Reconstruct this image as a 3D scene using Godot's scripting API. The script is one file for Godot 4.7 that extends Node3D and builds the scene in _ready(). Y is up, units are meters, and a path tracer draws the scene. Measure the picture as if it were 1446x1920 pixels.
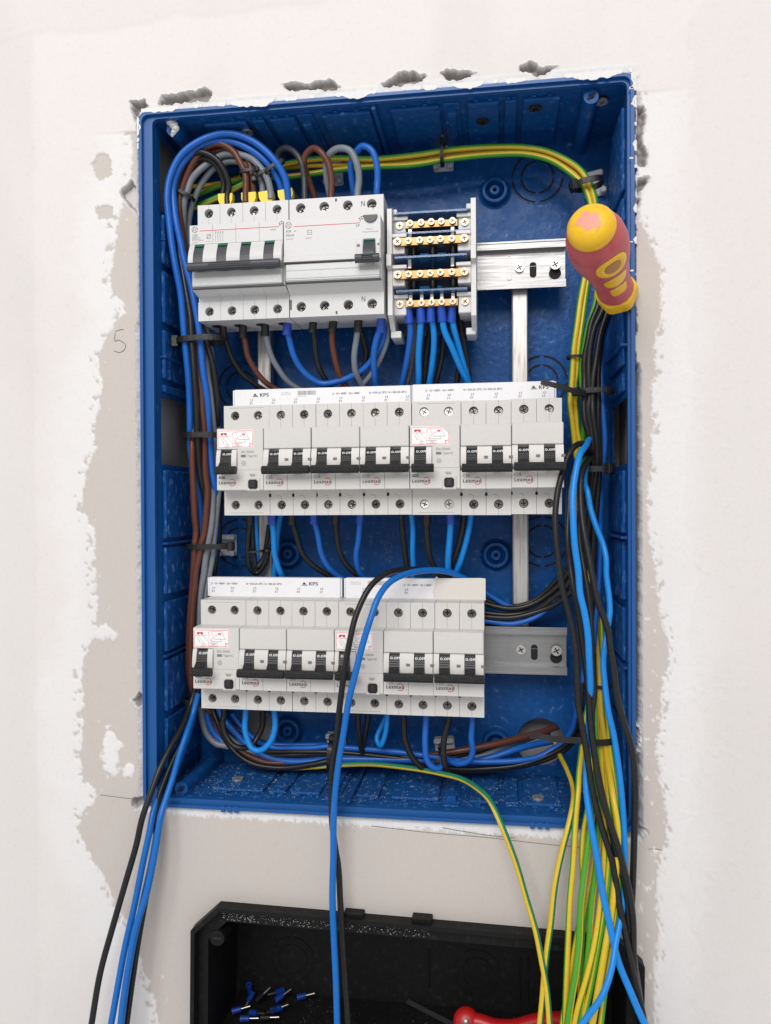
extends Node3D
# An open flush-mounted distribution board during wiring. All builders work in millimetres (x right, y up, z out of the wall,
# z = 0 on the back plate of the blue box, y = 0 at the middle row); meshes are committed in metres.

const MM := 0.001
var M := {}
var taken := {}
var rng := RandomNumberGenerator.new()
var text_cache := {}
var font_plain: SystemFont
var font_bold: SystemFont
var font_italic: FontVariation


class MB:
	var v := PackedVector3Array()
	var n := PackedVector3Array()
	var c := PackedColorArray()
	var uv := PackedVector2Array()
	var col := Color(1, 1, 1)
	var xf := Transform3D.IDENTITY
	var has_uv := false

	func put(p: Vector3, nn: Vector3, t := Vector2.ZERO) -> void:
		v.append((xf * p) * 0.001)
		n.append((xf.basis * nn).normalized())
		c.append(col)
		uv.append(t)

	func tri(a: Vector3, b: Vector3, d: Vector3, na: Vector3, nb: Vector3, nd: Vector3) -> void:
		# corners counter-clockwise seen from outside; Godot wants clockwise
		put(a, na)
		put(d, nd)
		put(b, nb)

	func quad(a: Vector3, b: Vector3, d: Vector3, e: Vector3) -> void:
		var nn := (b - a).cross(d - a)
		if nn.length_squared() < 1e-12:
			nn = (d - a).cross(e - a)
		nn = nn.normalized()
		tri(a, b, d, nn, nn, nn)
		tri(a, d, e, nn, nn, nn)

	func quad_uv(a: Vector3, b: Vector3, d: Vector3, e: Vector3) -> void:
		has_uv = true
		var nn := (b - a).cross(d - a).normalized()
		put(a, nn, Vector2(0, 1))
		put(d, nn, Vector2(1, 0))
		put(b, nn, Vector2(1, 1))
		put(a, nn, Vector2(0, 1))
		put(e, nn, Vector2(0, 0))
		put(d, nn, Vector2(1, 0))

	func squad(a: Vector3, b: Vector3, d: Vector3, e: Vector3, na: Vector3, nb: Vector3, nd: Vector3, ne: Vector3) -> void:
		tri(a, b, d, na, nb, nd)
		tri(a, d, e, na, nd, ne)

	func outq(pts: Array, mid: Vector3) -> void:
		# flat convex face turned away from mid
		var a: Vector3 = pts[0]
		var b: Vector3 = pts[1]
		var d: Vector3 = pts[2]
		var nn := (b - a).cross(d - a).normalized()
		var flip := nn.dot(a + b + d - mid * 3.0) < 0.0
		if flip:
			nn = -nn
		for i in range(1, pts.size() - 1):
			if flip:
				tri(a, pts[i + 1], pts[i], nn, nn, nn)
			else:
				tri(a, pts[i], pts[i + 1], nn, nn, nn)

	func box(x0: float, y0: float, z0: float, x1: float, y1: float, z1: float, ch := 0.0) -> void:
		var lo := Vector3(x0, y0, z0)
		var hi := Vector3(x1, y1, z1)
		var mid := (lo + hi) * 0.5
		var h := (hi - lo) * 0.5
		ch = minf(ch, minf(h.x, minf(h.y, h.z)) * 0.95)
		for ax in 3:
			var u := (ax + 1) % 3
			var w := (ax + 2) % 3
			for s: float in [-1.0, 1.0]:
				var pts := []
				for q in [[-1, -1], [1, -1], [1, 1], [-1, 1]]:
					var p := mid
					p[ax] += s * h[ax]
					p[u] += q[0] * (h[u] - ch)
					p[w] += q[1] * (h[w] - ch)
					pts.append(p)
				outq(pts, mid)
		if ch <= 0.0:
			return
		for ax in 3:
			var u := (ax + 1) % 3
			var w := (ax + 2) % 3
			for su: float in [-1.0, 1.0]:
				for sw: float in [-1.0, 1.0]:
					var p1 := mid
					var p2 := mid
					p1[u] += su * h[u]
					p1[w] += sw * (h[w] - ch)
					p2[u] += su * (h[u] - ch)
					p2[w] += sw * h[w]
					var d := Vector3.ZERO
					d[ax] = h[ax] - ch
					outq([p1 - d, p1 + d, p2 + d, p2 - d], mid)
		for sx: float in [-1.0, 1.0]:
			for sy: float in [-1.0, 1.0]:
				for sz: float in [-1.0, 1.0]:
					var k := mid + Vector3(sx * h.x, sy * h.y, sz * h.z)
					outq([k - Vector3(0, sy * ch, sz * ch), k - Vector3(sx * ch, 0, sz * ch), k - Vector3(sx * ch, sy * ch, 0)], mid)

	func prism(poly: PackedVector2Array, z0: float, z1: float) -> void:
		# polygon in xy extruded along z
		var area := 0.0
		var k := poly.size()
		for i in k:
			area += poly[i].cross(poly[(i + 1) % k])
		if area < 0.0:
			poly.reverse()
		for i in k:
			var a := poly[i]
			var b := poly[(i + 1) % k]
			quad(Vector3(a.x, a.y, z0), Vector3(b.x, b.y, z0), Vector3(b.x, b.y, z1), Vector3(a.x, a.y, z1))
		var ix := Geometry2D.triangulate_polygon(poly)
		for i in range(0, ix.size(), 3):
			var a := poly[ix[i]]
			var b := poly[ix[i + 1]]
			var d := poly[ix[i + 2]]
			if (b - a).cross(d - a) < 0.0:
				var t := b
				b = d
				d = t
			var f := Vector3(0, 0, 1)
			tri(Vector3(a.x, a.y, z1), Vector3(b.x, b.y, z1), Vector3(d.x, d.y, z1), f, f, f)
			tri(Vector3(a.x, a.y, z0), Vector3(d.x, d.y, z0), Vector3(b.x, b.y, z0), -f, -f, -f)

	func along_x(poly: PackedVector2Array, x0: float, x1: float) -> void:
		# polygon given as (z, y), extruded along x
		var keep := xf
		xf = xf * Transform3D(Basis(Vector3(0, 0, 1), Vector3(0, 1, 0), Vector3(-1, 0, 0)), Vector3.ZERO)
		prism(poly, -x1, -x0)
		xf = keep

	func along_y(poly: PackedVector2Array, y0: float, y1: float) -> void:
		# polygon given as (x, z), extruded along y
		var keep := xf
		xf = xf * Transform3D(Basis(Vector3(1, 0, 0), Vector3(0, 0, 1), Vector3(0, -1, 0)), Vector3.ZERO)
		prism(poly, -y1, -y0)
		xf = keep

	func cyl(p0: Vector3, p1: Vector3, r0: float, r1: float, seg := 14, caps := true) -> void:
		var ax := (p1 - p0).normalized()
		var u := ax.cross(Vector3(0.31, 0.87, 0.22)).normalized()
		var w := ax.cross(u)
		for i in seg:
			var a := TAU * i / seg
			var b := TAU * (i + 1) / seg
			var da := u * cos(a) + w * sin(a)
			var db := u * cos(b) + w * sin(b)
			squad(p0 + da * r0, p0 + db * r0, p1 + db * r1, p1 + da * r1, da, db, db, da)
			if caps:
				tri(p1, p1 + da * r1, p1 + db * r1, ax, ax, ax)
				tri(p0, p0 + db * r0, p0 + da * r0, -ax, -ax, -ax)

	func lathe(prof: Array, seg := 28) -> void:
		# prof: [radius, height] along local z, from bottom to top
		for j in prof.size() - 1:
			var r0: float = prof[j][0]
			var h0: float = prof[j][1]
			var r1: float = prof[j + 1][0]
			var h1: float = prof[j + 1][1]
			var n0 := slope(prof, j)
			var n1 := slope(prof, j + 1)
			for i in seg:
				var a := TAU * i / seg
				var b := TAU * (i + 1) / seg
				var ca := Vector3(cos(a), sin(a), 0)
				var cb := Vector3(cos(b), sin(b), 0)
				var z := Vector3(0, 0, 1)
				squad(ca * r0 + z * h0, cb * r0 + z * h0, cb * r1 + z * h1, ca * r1 + z * h1, ca * n0.x + z * n0.y, cb * n0.x + z * n0.y, cb * n1.x + z * n1.y, ca * n1.x + z * n1.y)

	func slope(prof: Array, j: int) -> Vector2:
		var a := maxi(j - 1, 0)
		var b := mini(j + 1, prof.size() - 1)
		var d := Vector2(float(prof[b][0]) - float(prof[a][0]), float(prof[b][1]) - float(prof[a][1]))
		return Vector2(d.y, -d.x).normalized()

	func arc(cx: float, cy: float, r0: float, r1: float, a0: float, a1: float, z0: float, z1: float, seg := 10) -> void:
		for i in seg:
			var a := lerpf(a0, a1, float(i) / seg)
			var b := lerpf(a0, a1, float(i + 1) / seg)
			var o := Vector3(cx, cy, 0)
			var da := Vector3(cos(a), sin(a), 0)
			var db := Vector3(cos(b), sin(b), 0)
			var lo := Vector3(0, 0, z0)
			var hi := Vector3(0, 0, z1)
			var f := Vector3(0, 0, 1)
			squad(o + da * r0 + hi, o + da * r1 + hi, o + db * r1 + hi, o + db * r0 + hi, f, f, f, f)
			squad(o + da * r1 + lo, o + db * r1 + lo, o + db * r1 + hi, o + da * r1 + hi, da, db, db, da)
			if r0 > 0.01:
				squad(o + db * r0 + lo, o + da * r0 + lo, o + da * r0 + hi, o + db * r0 + hi, -db, -da, -da, -db)

	func holed(x0: float, y0: float, x1: float, y1: float, z: float, cx: float, cy: float, r: float, depth: float, seg := 24) -> void:
		# rectangle facing +z with a round hole that goes in by depth
		var f := Vector3(0, 0, 1)
		var hole := []
		var edge := []
		for i in seg:
			var a := TAU * (i + 0.5) / seg
			var d := Vector2(cos(a), sin(a))
			hole.append(Vector3(cx + d.x * r, cy + d.y * r, z))
			var t := 1e9
			if d.x > 1e-6: t = minf(t, (x1 - cx) / d.x)
			if d.x < -1e-6: t = minf(t, (x0 - cx) / d.x)
			if d.y > 1e-6: t = minf(t, (y1 - cy) / d.y)
			if d.y < -1e-6: t = minf(t, (y0 - cy) / d.y)
			edge.append(Vector3(cx + d.x * t, cy + d.y * t, z))
		for i in seg:
			var j := (i + 1) % seg
			var e0: Vector3 = edge[i]
			var e1: Vector3 = edge[j]
			squad(hole[i], e0, e1, hole[j], f, f, f, f)
			if absf(e0.x - e1.x) > 0.001 and absf(e0.y - e1.y) > 0.001:
				var k := Vector3(x1 if maxf(e0.x, e1.x) > cx + (x1 - cx) * 0.999 else x0, y1 if maxf(e0.y, e1.y) > cy + (y1 - cy) * 0.999 else y0, z)
				tri(e0, k, e1, f, f, f)
			var ra: Vector3 = (Vector3(cx, cy, z) - hole[i]).normalized()
			var rb: Vector3 = (Vector3(cx, cy, z) - hole[j]).normalized()
			var d3 := Vector3(0, 0, depth)
			squad(hole[i] - d3, hole[i], hole[j], hole[j] - d3, ra, ra, rb, rb)

	func tube(pts: PackedVector3Array, r: float, seg := 12, stripe: Array = [], phase := 0.0, twist := 0.0) -> void:
		var k := pts.size()
		var tg := PackedVector3Array()
		for i in k:
			tg.append((pts[mini(i + 1, k - 1)] - pts[maxi(i - 1, 0)]).normalized())
		var u := Vector3(0, 0, 1)
		if absf(tg[0].dot(u)) > 0.95:
			u = Vector3(0, 1, 0)
		u = (u - tg[0] * u.dot(tg[0])).normalized()
		var us := PackedVector3Array()
		for i in k:
			var z := Vector3(0, 0, 1)
			u = (u - tg[i] * u.dot(tg[i])).normalized()
			if absf(tg[i].dot(z)) < 0.93:
				var want := (z - tg[i] * z.dot(tg[i])).normalized()
				if want.dot(u) > -0.5:
					u = u.slerp(want, 0.25).normalized() if u.dot(want) < 0.9999 else want
			us.append(u)
		for i in k - 1:
			var w0 := tg[i].cross(us[i])
			var w1 := tg[i + 1].cross(us[i + 1])
			for s in seg:
				var a := TAU * s / seg
				var b := TAU * (s + 1) / seg
				var p0 := phase + twist * i / k
				var p1 := phase + twist * (i + 1) / k
				var a0 := us[i] * cos(a + p0) + w0 * sin(a + p0)
				var b0 := us[i] * cos(b + p0) + w0 * sin(b + p0)
				var a1 := us[i + 1] * cos(a + p1) + w1 * sin(a + p1)
				var b1 := us[i + 1] * cos(b + p1) + w1 * sin(b + p1)
				if stripe.size():
					col = stripe[0] if s < seg / 2 else stripe[1]
				squad(pts[i] + a0 * r, pts[i] + b0 * r, pts[i + 1] + b1 * r, pts[i + 1] + a1 * r, a0, b0, b1, a1)
		for e in 2:
			var i := 0 if e == 0 else k - 1
			var w := tg[i].cross(us[i])
			var dir := -tg[i] if e == 0 else tg[i]
			for s in seg:
				var a := TAU * s / seg
				var b := TAU * (s + 1) / seg
				var pa := pts[i] + (us[i] * cos(a) + w * sin(a)) * r
				var pb := pts[i] + (us[i] * cos(b) + w * sin(b)) * r
				if e == 0:
					tri(pts[i], pb, pa, dir, dir, dir)
				else:
					tri(pts[i], pa, pb, dir, dir, dir)

	func ribbon(pts: PackedVector3Array, face: PackedVector3Array, half: float, th: float) -> void:
		# a flat strap: face gives the outward direction at each point
		var k := pts.size()
		for i in k - 1:
			var q := []
			for j in [i, i + 1]:
				var t := (pts[mini(j + 1, k - 1)] - pts[maxi(j - 1, 0)]).normalized()
				var f := (face[j] - t * face[j].dot(t)).normalized()
				var s := t.cross(f)
				q.append([pts[j] + s * half, pts[j] - s * half, pts[j] + s * half + f * th, pts[j] - s * half + f * th])
			var mid := Vector3.ZERO
			for e in q:
				for p: Vector3 in e:
					mid += p / 8.0
			outq([q[0][2], q[0][3], q[1][3], q[1][2]], mid)
			outq([q[0][0], q[0][1], q[1][1], q[1][0]], mid)
			outq([q[0][0], q[0][2], q[1][2], q[1][0]], mid)
			outq([q[0][1], q[0][3], q[1][3], q[1][1]], mid)
			if i == 0:
				outq([q[0][0], q[0][1], q[0][3], q[0][2]], mid)
			if i == k - 2:
				outq([q[1][0], q[1][1], q[1][3], q[1][2]], mid)

	func mesh(m: Material) -> ArrayMesh:
		var a := []
		a.resize(Mesh.ARRAY_MAX)
		a[Mesh.ARRAY_VERTEX] = v
		a[Mesh.ARRAY_NORMAL] = n
		if has_uv:
			a[Mesh.ARRAY_TEX_UV] = uv
		a[Mesh.ARRAY_COLOR] = c
		var out := ArrayMesh.new()
		out.add_surface_from_arrays(Mesh.PRIMITIVE_TRIANGLES, a)
		out.surface_set_material(0, m)
		return out


# ---------------------------------------------------------------- names, things, parts
func numbered(called: String) -> String:
	if not taken.has(called):
		taken[called] = 0
		return called
	taken[called] += 1
	return "%s_%03d" % [called, taken[called]]


func tag(o: Node3D, label: String, category: String, group := "") -> Node3D:
	o.set_meta("label", label)
	o.set_meta("category", category)
	if group:
		o.set_meta("group", group)
	return o


func thing(called: String, label: String, category: String, at: Vector3, group := "") -> Node3D:
	var o := Node3D.new()
	o.name = numbered(called)
	add_child(o)
	o.position = at * MM
	tag(o, label, category, group)
	return o


func part(called: String, mb: MB, m: Material, parent: Node3D, at := Vector3.ZERO) -> MeshInstance3D:
	return part_mesh(called, mb.mesh(m), parent, at)


func part_mesh(called: String, mesh: Mesh, parent: Node3D, at := Vector3.ZERO) -> MeshInstance3D:
	var o := MeshInstance3D.new()
	var k := 0
	var name_now := called
	while parent.has_node(NodePath(name_now)):
		k += 1
		name_now = "%s_%03d" % [called, k]
	o.name = name_now
	o.mesh = mesh
	o.position = at * MM
	parent.add_child(o, true)
	return o


func whole(called: String, mb: MB, m: Material, at: Vector3, label: String, category: String, group := "") -> MeshInstance3D:
	var o := MeshInstance3D.new()
	o.name = numbered(called)
	o.mesh = mb.mesh(m)
	o.position = at * MM
	add_child(o)
	tag(o, label, category, group)
	return o


func struct(called: String, mb: MB, m: Material) -> MeshInstance3D:
	var o := MeshInstance3D.new()
	o.name = numbered(called)
	o.mesh = mb.mesh(m)
	o.set_meta("kind", "structure")
	add_child(o)
	return o


func text(s: String, cap: float, m: Material, parent: Node3D, at: Vector3, how := "plain", turn := Vector3.ZERO, called := "lettering", wide := 1.0) -> MeshInstance3D:
	# cap: height of a capital in mm; at: left end of the baseline
	var k := cap / 0.715 * MM
	var key := "%s|%s|%s" % [s, how, m.resource_name]
	if not text_cache.has(key):
		var t := TextMesh.new()
		t.text = s
		t.font = font_bold if how == "bold" else font_italic if how == "italic" else font_plain
		t.font_size = 32
		t.pixel_size = 1.0 / 32.0
		t.depth = 0.04
		t.curve_step = 3.0
		t.horizontal_alignment = HORIZONTAL_ALIGNMENT_LEFT
		t.vertical_alignment = VERTICAL_ALIGNMENT_CENTER
		t.material = m
		text_cache[key] = t
	var o := part_mesh(called, text_cache[key], parent, at + Vector3(0, cap * 0.5, 0))
	o.basis = Basis.from_euler(turn) * Basis.from_scale(Vector3(k * wide, k, k))
	return o


# ---------------------------------------------------------------- materials
func noise_tex(freq: float, seed_at: int, ramp: Gradient = null, normal := false, strength := 4.0, size := 512, kind := FastNoiseLite.TYPE_SIMPLEX_SMOOTH, octaves := 4) -> NoiseTexture2D:
	var f := FastNoiseLite.new()
	f.noise_type = kind
	f.frequency = freq
	f.seed = seed_at
	f.fractal_octaves = octaves
	var t := NoiseTexture2D.new()
	t.width = size
	t.height = size
	t.seamless = true
	t.noise = f
	if ramp:
		t.color_ramp = ramp
	if normal:
		t.as_normal_map = true
		t.bump_strength = strength
	return t


func ramp(stops: Array) -> Gradient:
	var g := Gradient.new()
	var o := PackedFloat32Array()
	var cc := PackedColorArray()
	for s in stops:
		o.append(s[0])
		cc.append(s[1])
	g.offsets = o
	g.colors = cc
	return g


func lin(r: float, g: float, b: float) -> Color:
	return Color(r, g, b).linear_to_srgb()


func grey(x: float) -> Color:
	return Color(x, x, x)


func mat(called: String, c: Color, rough: float, more := {}) -> StandardMaterial3D:
	# c is a linear base colour
	var m := StandardMaterial3D.new()
	m.resource_name = called
	m.albedo_color = c.linear_to_srgb()
	m.roughness = rough
	m.uv1_triplanar = true
	m.uv1_scale = Vector3.ONE * 12.0
	for k in more:
		m.set(k, more[k])
	if more.has("normal_texture"):
		m.normal_enabled = true
	M[called] = m
	return m


func materials() -> void:
	font_plain = SystemFont.new()
	font_plain.font_names = PackedStringArray(["Droid Sans"])
	font_bold = SystemFont.new()
	font_bold.font_names = PackedStringArray(["Droid Sans"])
	font_bold.font_weight = 700
	font_italic = FontVariation.new()
	font_italic.base_font = font_plain
	font_italic.variation_transform = Transform2D(Vector2(1, 0), Vector2(0.22, 1), Vector2.ZERO)
	var fine := noise_tex(0.05, 3, null, true, 3.0)
	var speck := noise_tex(0.03, 11, ramp([[0.0, grey(0.90)], [0.5, grey(1.0)], [1.0, grey(0.94)]]))
	var dusty := noise_tex(0.012, 21, ramp([[0.0, grey(0.975)], [0.45, grey(1.0)], [1.0, grey(0.985)]]), false, 1.0, 512, FastNoiseLite.TYPE_SIMPLEX_SMOOTH, 5)
	var rough_var := noise_tex(0.02, 31, ramp([[0.0, grey(0.6)], [1.0, grey(1.0)]]))
	# blue plastic with dull scuffs and a film of plaster dust in streaks
	var scuff := noise_tex(0.02, 41, ramp([[0.0, Color(0.075, 0.295, 0.53)], [0.5, Color(0.085, 0.325, 0.59)], [0.68, Color(0.095, 0.335, 0.595)], [0.75, Color(0.15, 0.355, 0.62)], [0.83, Color(0.24, 0.42, 0.65)], [0.92, Color(0.40, 0.53, 0.71)], [1.0, Color(0.6, 0.68, 0.78)]]), false, 1.0, 1024, FastNoiseLite.TYPE_SIMPLEX_SMOOTH, 6)
	var soot := noise_tex(0.02, 43, ramp([[0.0, grey(0.085)], [0.7, grey(0.10)], [1.0, grey(0.17)]]), false, 1.0, 512, FastNoiseLite.TYPE_SIMPLEX_SMOOTH, 6)
	mat("blue_box", Color(1, 1, 1), 0.42, {"albedo_texture": scuff, "roughness_texture": rough_var, "normal_texture": fine, "normal_scale": 0.2, "metallic_specular": 0.3, "uv1_scale": Vector3(6, 6, 6)})
	var grit := noise_tex(0.02, 47, ramp([[0.0, Color(0.08, 0.295, 0.54)], [0.46, Color(0.09, 0.315, 0.565)], [0.64, Color(0.10, 0.325, 0.57)], [0.75, Color(0.22, 0.40, 0.61)], [0.88, Color(0.46, 0.55, 0.70)], [1.0, Color(0.74, 0.76, 0.79)]]), false, 1.0, 1024, FastNoiseLite.TYPE_SIMPLEX_SMOOTH, 6)
	mat("blue_dusty", Color(1, 1, 1), 0.45, {"albedo_texture": grit, "normal_texture": fine, "normal_scale": 0.3, "metallic_specular": 0.34, "uv1_scale": Vector3(6, 6, 4)})
	var rubbed := noise_tex(0.022, 49, ramp([[0.0, Color(0.075, 0.295, 0.53)], [0.56, Color(0.08, 0.335, 0.62)], [0.64, Color(0.14, 0.36, 0.63)], [0.74, Color(0.33, 0.48, 0.69)], [1.0, Color(0.62, 0.69, 0.78)]]), false, 1.0, 1024, FastNoiseLite.TYPE_SIMPLEX_SMOOTH, 7)
	mat("blue_rubbed", Color(1, 1, 1), 0.5, {"albedo_texture": rubbed, "normal_texture": fine, "normal_scale": 0.2, "metallic_specular": 0.3, "uv1_scale": Vector3(11, 4, 6)})
	mat("blue_rim", Color(0.005, 0.088, 0.31), 0.38, {"albedo_texture": dusty, "normal_texture": fine, "normal_scale": 0.05})
	mat("black_box", Color(1, 1, 1), 0.5, {"normal_texture": fine, "normal_scale": 0.25, "metallic_specular": 0.3, "albedo_texture": soot})
	mat("white_shell", Color(0.66, 0.645, 0.62), 0.42, {"albedo_texture": dusty, "normal_texture": fine, "normal_scale": 0.08, "uv1_scale": Vector3(25, 25, 25)})
	mat("grey_shell", Color(0.66, 0.66, 0.655), 0.4, {"albedo_texture": dusty, "normal_texture": fine, "normal_scale": 0.08, "uv1_scale": Vector3(25, 25, 25)})
	mat("flap", Color(0.56, 0.58, 0.575), 0.2, {"albedo_texture": dusty})
	mat("white_label", Color(0.88, 0.88, 0.90), 0.4, {"albedo_texture": dusty})
	mat("white_frame", Color(0.72, 0.72, 0.71), 0.4, {"albedo_texture": dusty})
	mat("seam", Color(0.12, 0.12, 0.12), 0.8)
	mat("dark_hole", Color(0.012, 0.012, 0.012), 0.8)
	mat("toggle_black", Color(0.012, 0.012, 0.013), 0.38, {"normal_texture": fine, "normal_scale": 0.3, "uv1_scale": Vector3(40, 40, 40)})
	mat("knurl_black", Color(0.011, 0.011, 0.012), 0.5, {"normal_texture": noise_tex(0.09, 7, null, true, 10.0, 256, FastNoiseLite.TYPE_CELLULAR, 1), "normal_scale": 1.0, "uv1_scale": Vector3(60, 60, 60)})
	mat("toggle_grey", Color(0.050, 0.053, 0.062), 0.4, {"albedo_texture": dusty})
	mat("green_print", Color(0.02, 0.20, 0.11), 0.5)
	mat("ink", Color(0.055, 0.055, 0.06), 0.6)
	mat("pale_ink", Color(0.18, 0.18, 0.19), 0.6)
	mat("white_ink", Color(0.85, 0.85, 0.85), 0.5)
	mat("red_ink", Color(0.62, 0.045, 0.05), 0.5)
	var streak := noise_tex(0.03, 51, ramp([[0.0, grey(0.93)], [0.5, grey(0.985)], [1.0, grey(1.0)]]))
	mat("zinc", Color(0.38, 0.38, 0.38), 0.5, {"metallic": 0.95, "albedo_texture": streak, "roughness_texture": rough_var, "normal_texture": fine, "normal_scale": 0.06, "uv1_scale": Vector3(2.5, 40, 40)})
	mat("strip_zinc", Color(0.58, 0.57, 0.55), 0.42, {"metallic": 0.9, "albedo_texture": noise_tex(0.02, 53, ramp([[0.0, Color(0.78, 0.72, 0.66)], [0.35, grey(0.94)], [1.0, grey(1.0)]])), "uv1_scale": Vector3(40, 2.5, 40)})
	mat("screw_metal", Color(0.62, 0.60, 0.58), 0.34, {"metallic": 0.75, "vertex_color_use_as_albedo": true, "normal_texture": fine, "normal_scale": 0.3})
	mat("dark_screw", Color(0.20, 0.19, 0.18), 0.3, {"metallic": 1.0, "vertex_color_use_as_albedo": true, "normal_texture": fine, "normal_scale": 0.3})
	mat("black_screw", Color(0.015, 0.015, 0.015), 0.4)
	mat("brass", Color(0.42, 0.26, 0.115), 0.42, {"metallic": 1.0, "albedo_texture": streak, "uv1_scale": Vector3(40, 10, 10)})
	mat("pale_brass", Color(0.44, 0.36, 0.27), 0.36, {"metallic": 1.0, "vertex_color_use_as_albedo": true})
	mat("blue_pane", Color(0.03, 0.14, 0.36, 0.6), 0.12, {"transparency": BaseMaterial3D.TRANSPARENCY_ALPHA, "uv1_triplanar": false})
	mat("insert_blue", Color(0.03, 0.28, 0.65), 0.35)
	mat("tie_black", Color(0.010, 0.010, 0.011), 0.45, {"normal_texture": fine, "normal_scale": 0.3})
	mat("mount_white", Color(0.62, 0.65, 0.66), 0.4)
	var cable := noise_tex(0.02, 61, ramp([[0.0, grey(0.95)], [0.5, grey(1.0)], [1.0, grey(1.0)]]))
	for w in [["wire_blue", Color(0.012, 0.122, 0.50)], ["wire_azure", Color(0.006, 0.145, 0.52)], ["wire_cyan", Color(0.008, 0.245, 0.72)], ["wire_black", Color(0.014, 0.0138, 0.0145)], ["wire_brown", Color(0.125, 0.043, 0.026)],
			["wire_grey", Color(0.20, 0.225, 0.255)], ["wire_charcoal", Color(0.045, 0.048, 0.053)], ["wire_taupe", Color(0.11, 0.10, 0.10)]]:
		mat(w[0], w[1], 0.32, {"albedo_texture": cable, "normal_texture": fine, "normal_scale": 0.12, "metallic_specular": 0.42, "uv1_scale": Vector3(20, 20, 20)})
	M.wire_black.albedo_color = Color(1, 1, 1)
	M.wire_black.albedo_texture = noise_tex(0.03, 63, ramp([[0.0, grey(0.115)], [0.6, grey(0.125)], [0.8, grey(0.15)], [0.92, grey(0.21)], [1.0, grey(0.33)]]), false, 1.0, 512, FastNoiseLite.TYPE_SIMPLEX_SMOOTH, 6)
	mat("wire_earth", Color(1, 1, 1), 0.36, {"albedo_texture": cable, "vertex_color_use_as_albedo": true, "uv1_scale": Vector3(20, 20, 20)})
	mat("ferrule_black", Color(0.012, 0.012, 0.012), 0.42)
	mat("ferrule_blue", Color(0.014, 0.075, 0.46), 0.32)
	mat("ferrule_yellow", Color(0.85, 0.66, 0.02), 0.4)
	mat("tin", Color(0.5, 0.49, 0.47), 0.35, {"metallic": 1.0})
	mat("handle_yellow", Color(0.88, 0.52, 0.012), 0.42, {"albedo_texture": noise_tex(0.03, 71, ramp([[0.0, Color(0.80, 0.72, 0.6)], [0.3, grey(0.98)], [1.0, grey(1.0)]])), "normal_texture": fine, "normal_scale": 0.25})
	mat("handle_red", Color(0.56, 0.10, 0.11), 0.5, {"albedo_texture": noise_tex(0.015, 73, ramp([[0.0, Color(0.86, 0.8, 0.8)], [0.5, grey(0.97)], [1.0, grey(1.0)]])), "normal_texture": fine, "normal_scale": 0.3})
	mat("worn_pink", Color(0.80, 0.33, 0.24), 0.5)
	mat("plier_red", Color(0.50, 0.012, 0.012), 0.35, {"albedo_texture": dusty})
	mat("beige_grip", Color(0.40, 0.33, 0.28), 0.6)
	mat("pencil", Color(0.12, 0.12, 0.13), 0.8)
	mat("plaster_white", Color(0.78, 0.77, 0.76), 0.8, {"normal_texture": fine, "normal_scale": 0.8, "uv1_scale": Vector3(40, 40, 40)})
	mat("dust", Color(0.55, 0.53, 0.51), 0.9)
	mat("cavity", Color(0.11, 0.105, 0.10), 0.9)
	mat("core", Color(0.62, 0.61, 0.60), 0.9)
	var paper := noise_tex(0.035, 81, ramp([[0.0, Color(0.972, 0.97, 0.968)], [0.5, grey(1.0)], [1.0, Color(0.985, 0.983, 0.98)]]), false, 1.0, 1024, FastNoiseLite.TYPE_SIMPLEX_SMOOTH, 4)
	mat("wall", Color(1, 1, 1), 0.85, {"vertex_color_use_as_albedo": true, "albedo_texture": paper, "normal_texture": noise_tex(0.03, 83, null, true, 3.0, 1024), "normal_scale": 0.05, "metallic_specular": 0.3, "uv1_scale": Vector3(5, 5, 5)})


# ---------------------------------------------------------------- camera, light, air
func view_and_light() -> void:
	var cam := Camera3D.new()
	cam.name = "camera"
	cam.position = Vector3(0.0769, -0.0344, 0.6178)
	cam.rotation = Vector3(-0.00734, 0.14148, -0.00475)
	cam.fov = 67.387
	cam.near = 0.02
	cam.far = 30.0
	add_child(cam)
	var env := Environment.new()
	env.background_mode = Environment.BG_COLOR
	env.background_color = lin(0.52, 0.515, 0.52)
	env.tonemap_mode = Environment.TONE_MAPPER_LINEAR
	env.tonemap_exposure = 1.15
	env.sdfgi_enabled = true
	env.ssao_enabled = true
	env.ssil_enabled = true
	var we := WorldEnvironment.new()
	we.name = "environment"
	we.environment = env
	add_child(we)
	# a large bright window behind and above the photographer, to the left
	var window := AreaLight3D.new()
	window.name = "window_light"
	window.area_size = Vector2(1.6, 1.3)
	window.light_energy = 4.3
	window.light_color = Color(1.0, 0.985, 0.975)
	window.shadow_enabled = true
	window.area_range = 12.0
	add_child(window)
	window.look_at_from_position(Vector3(-0.25, 1.4, 2.3), Vector3(0, -0.03, 0.05), Vector3.UP)


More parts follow.
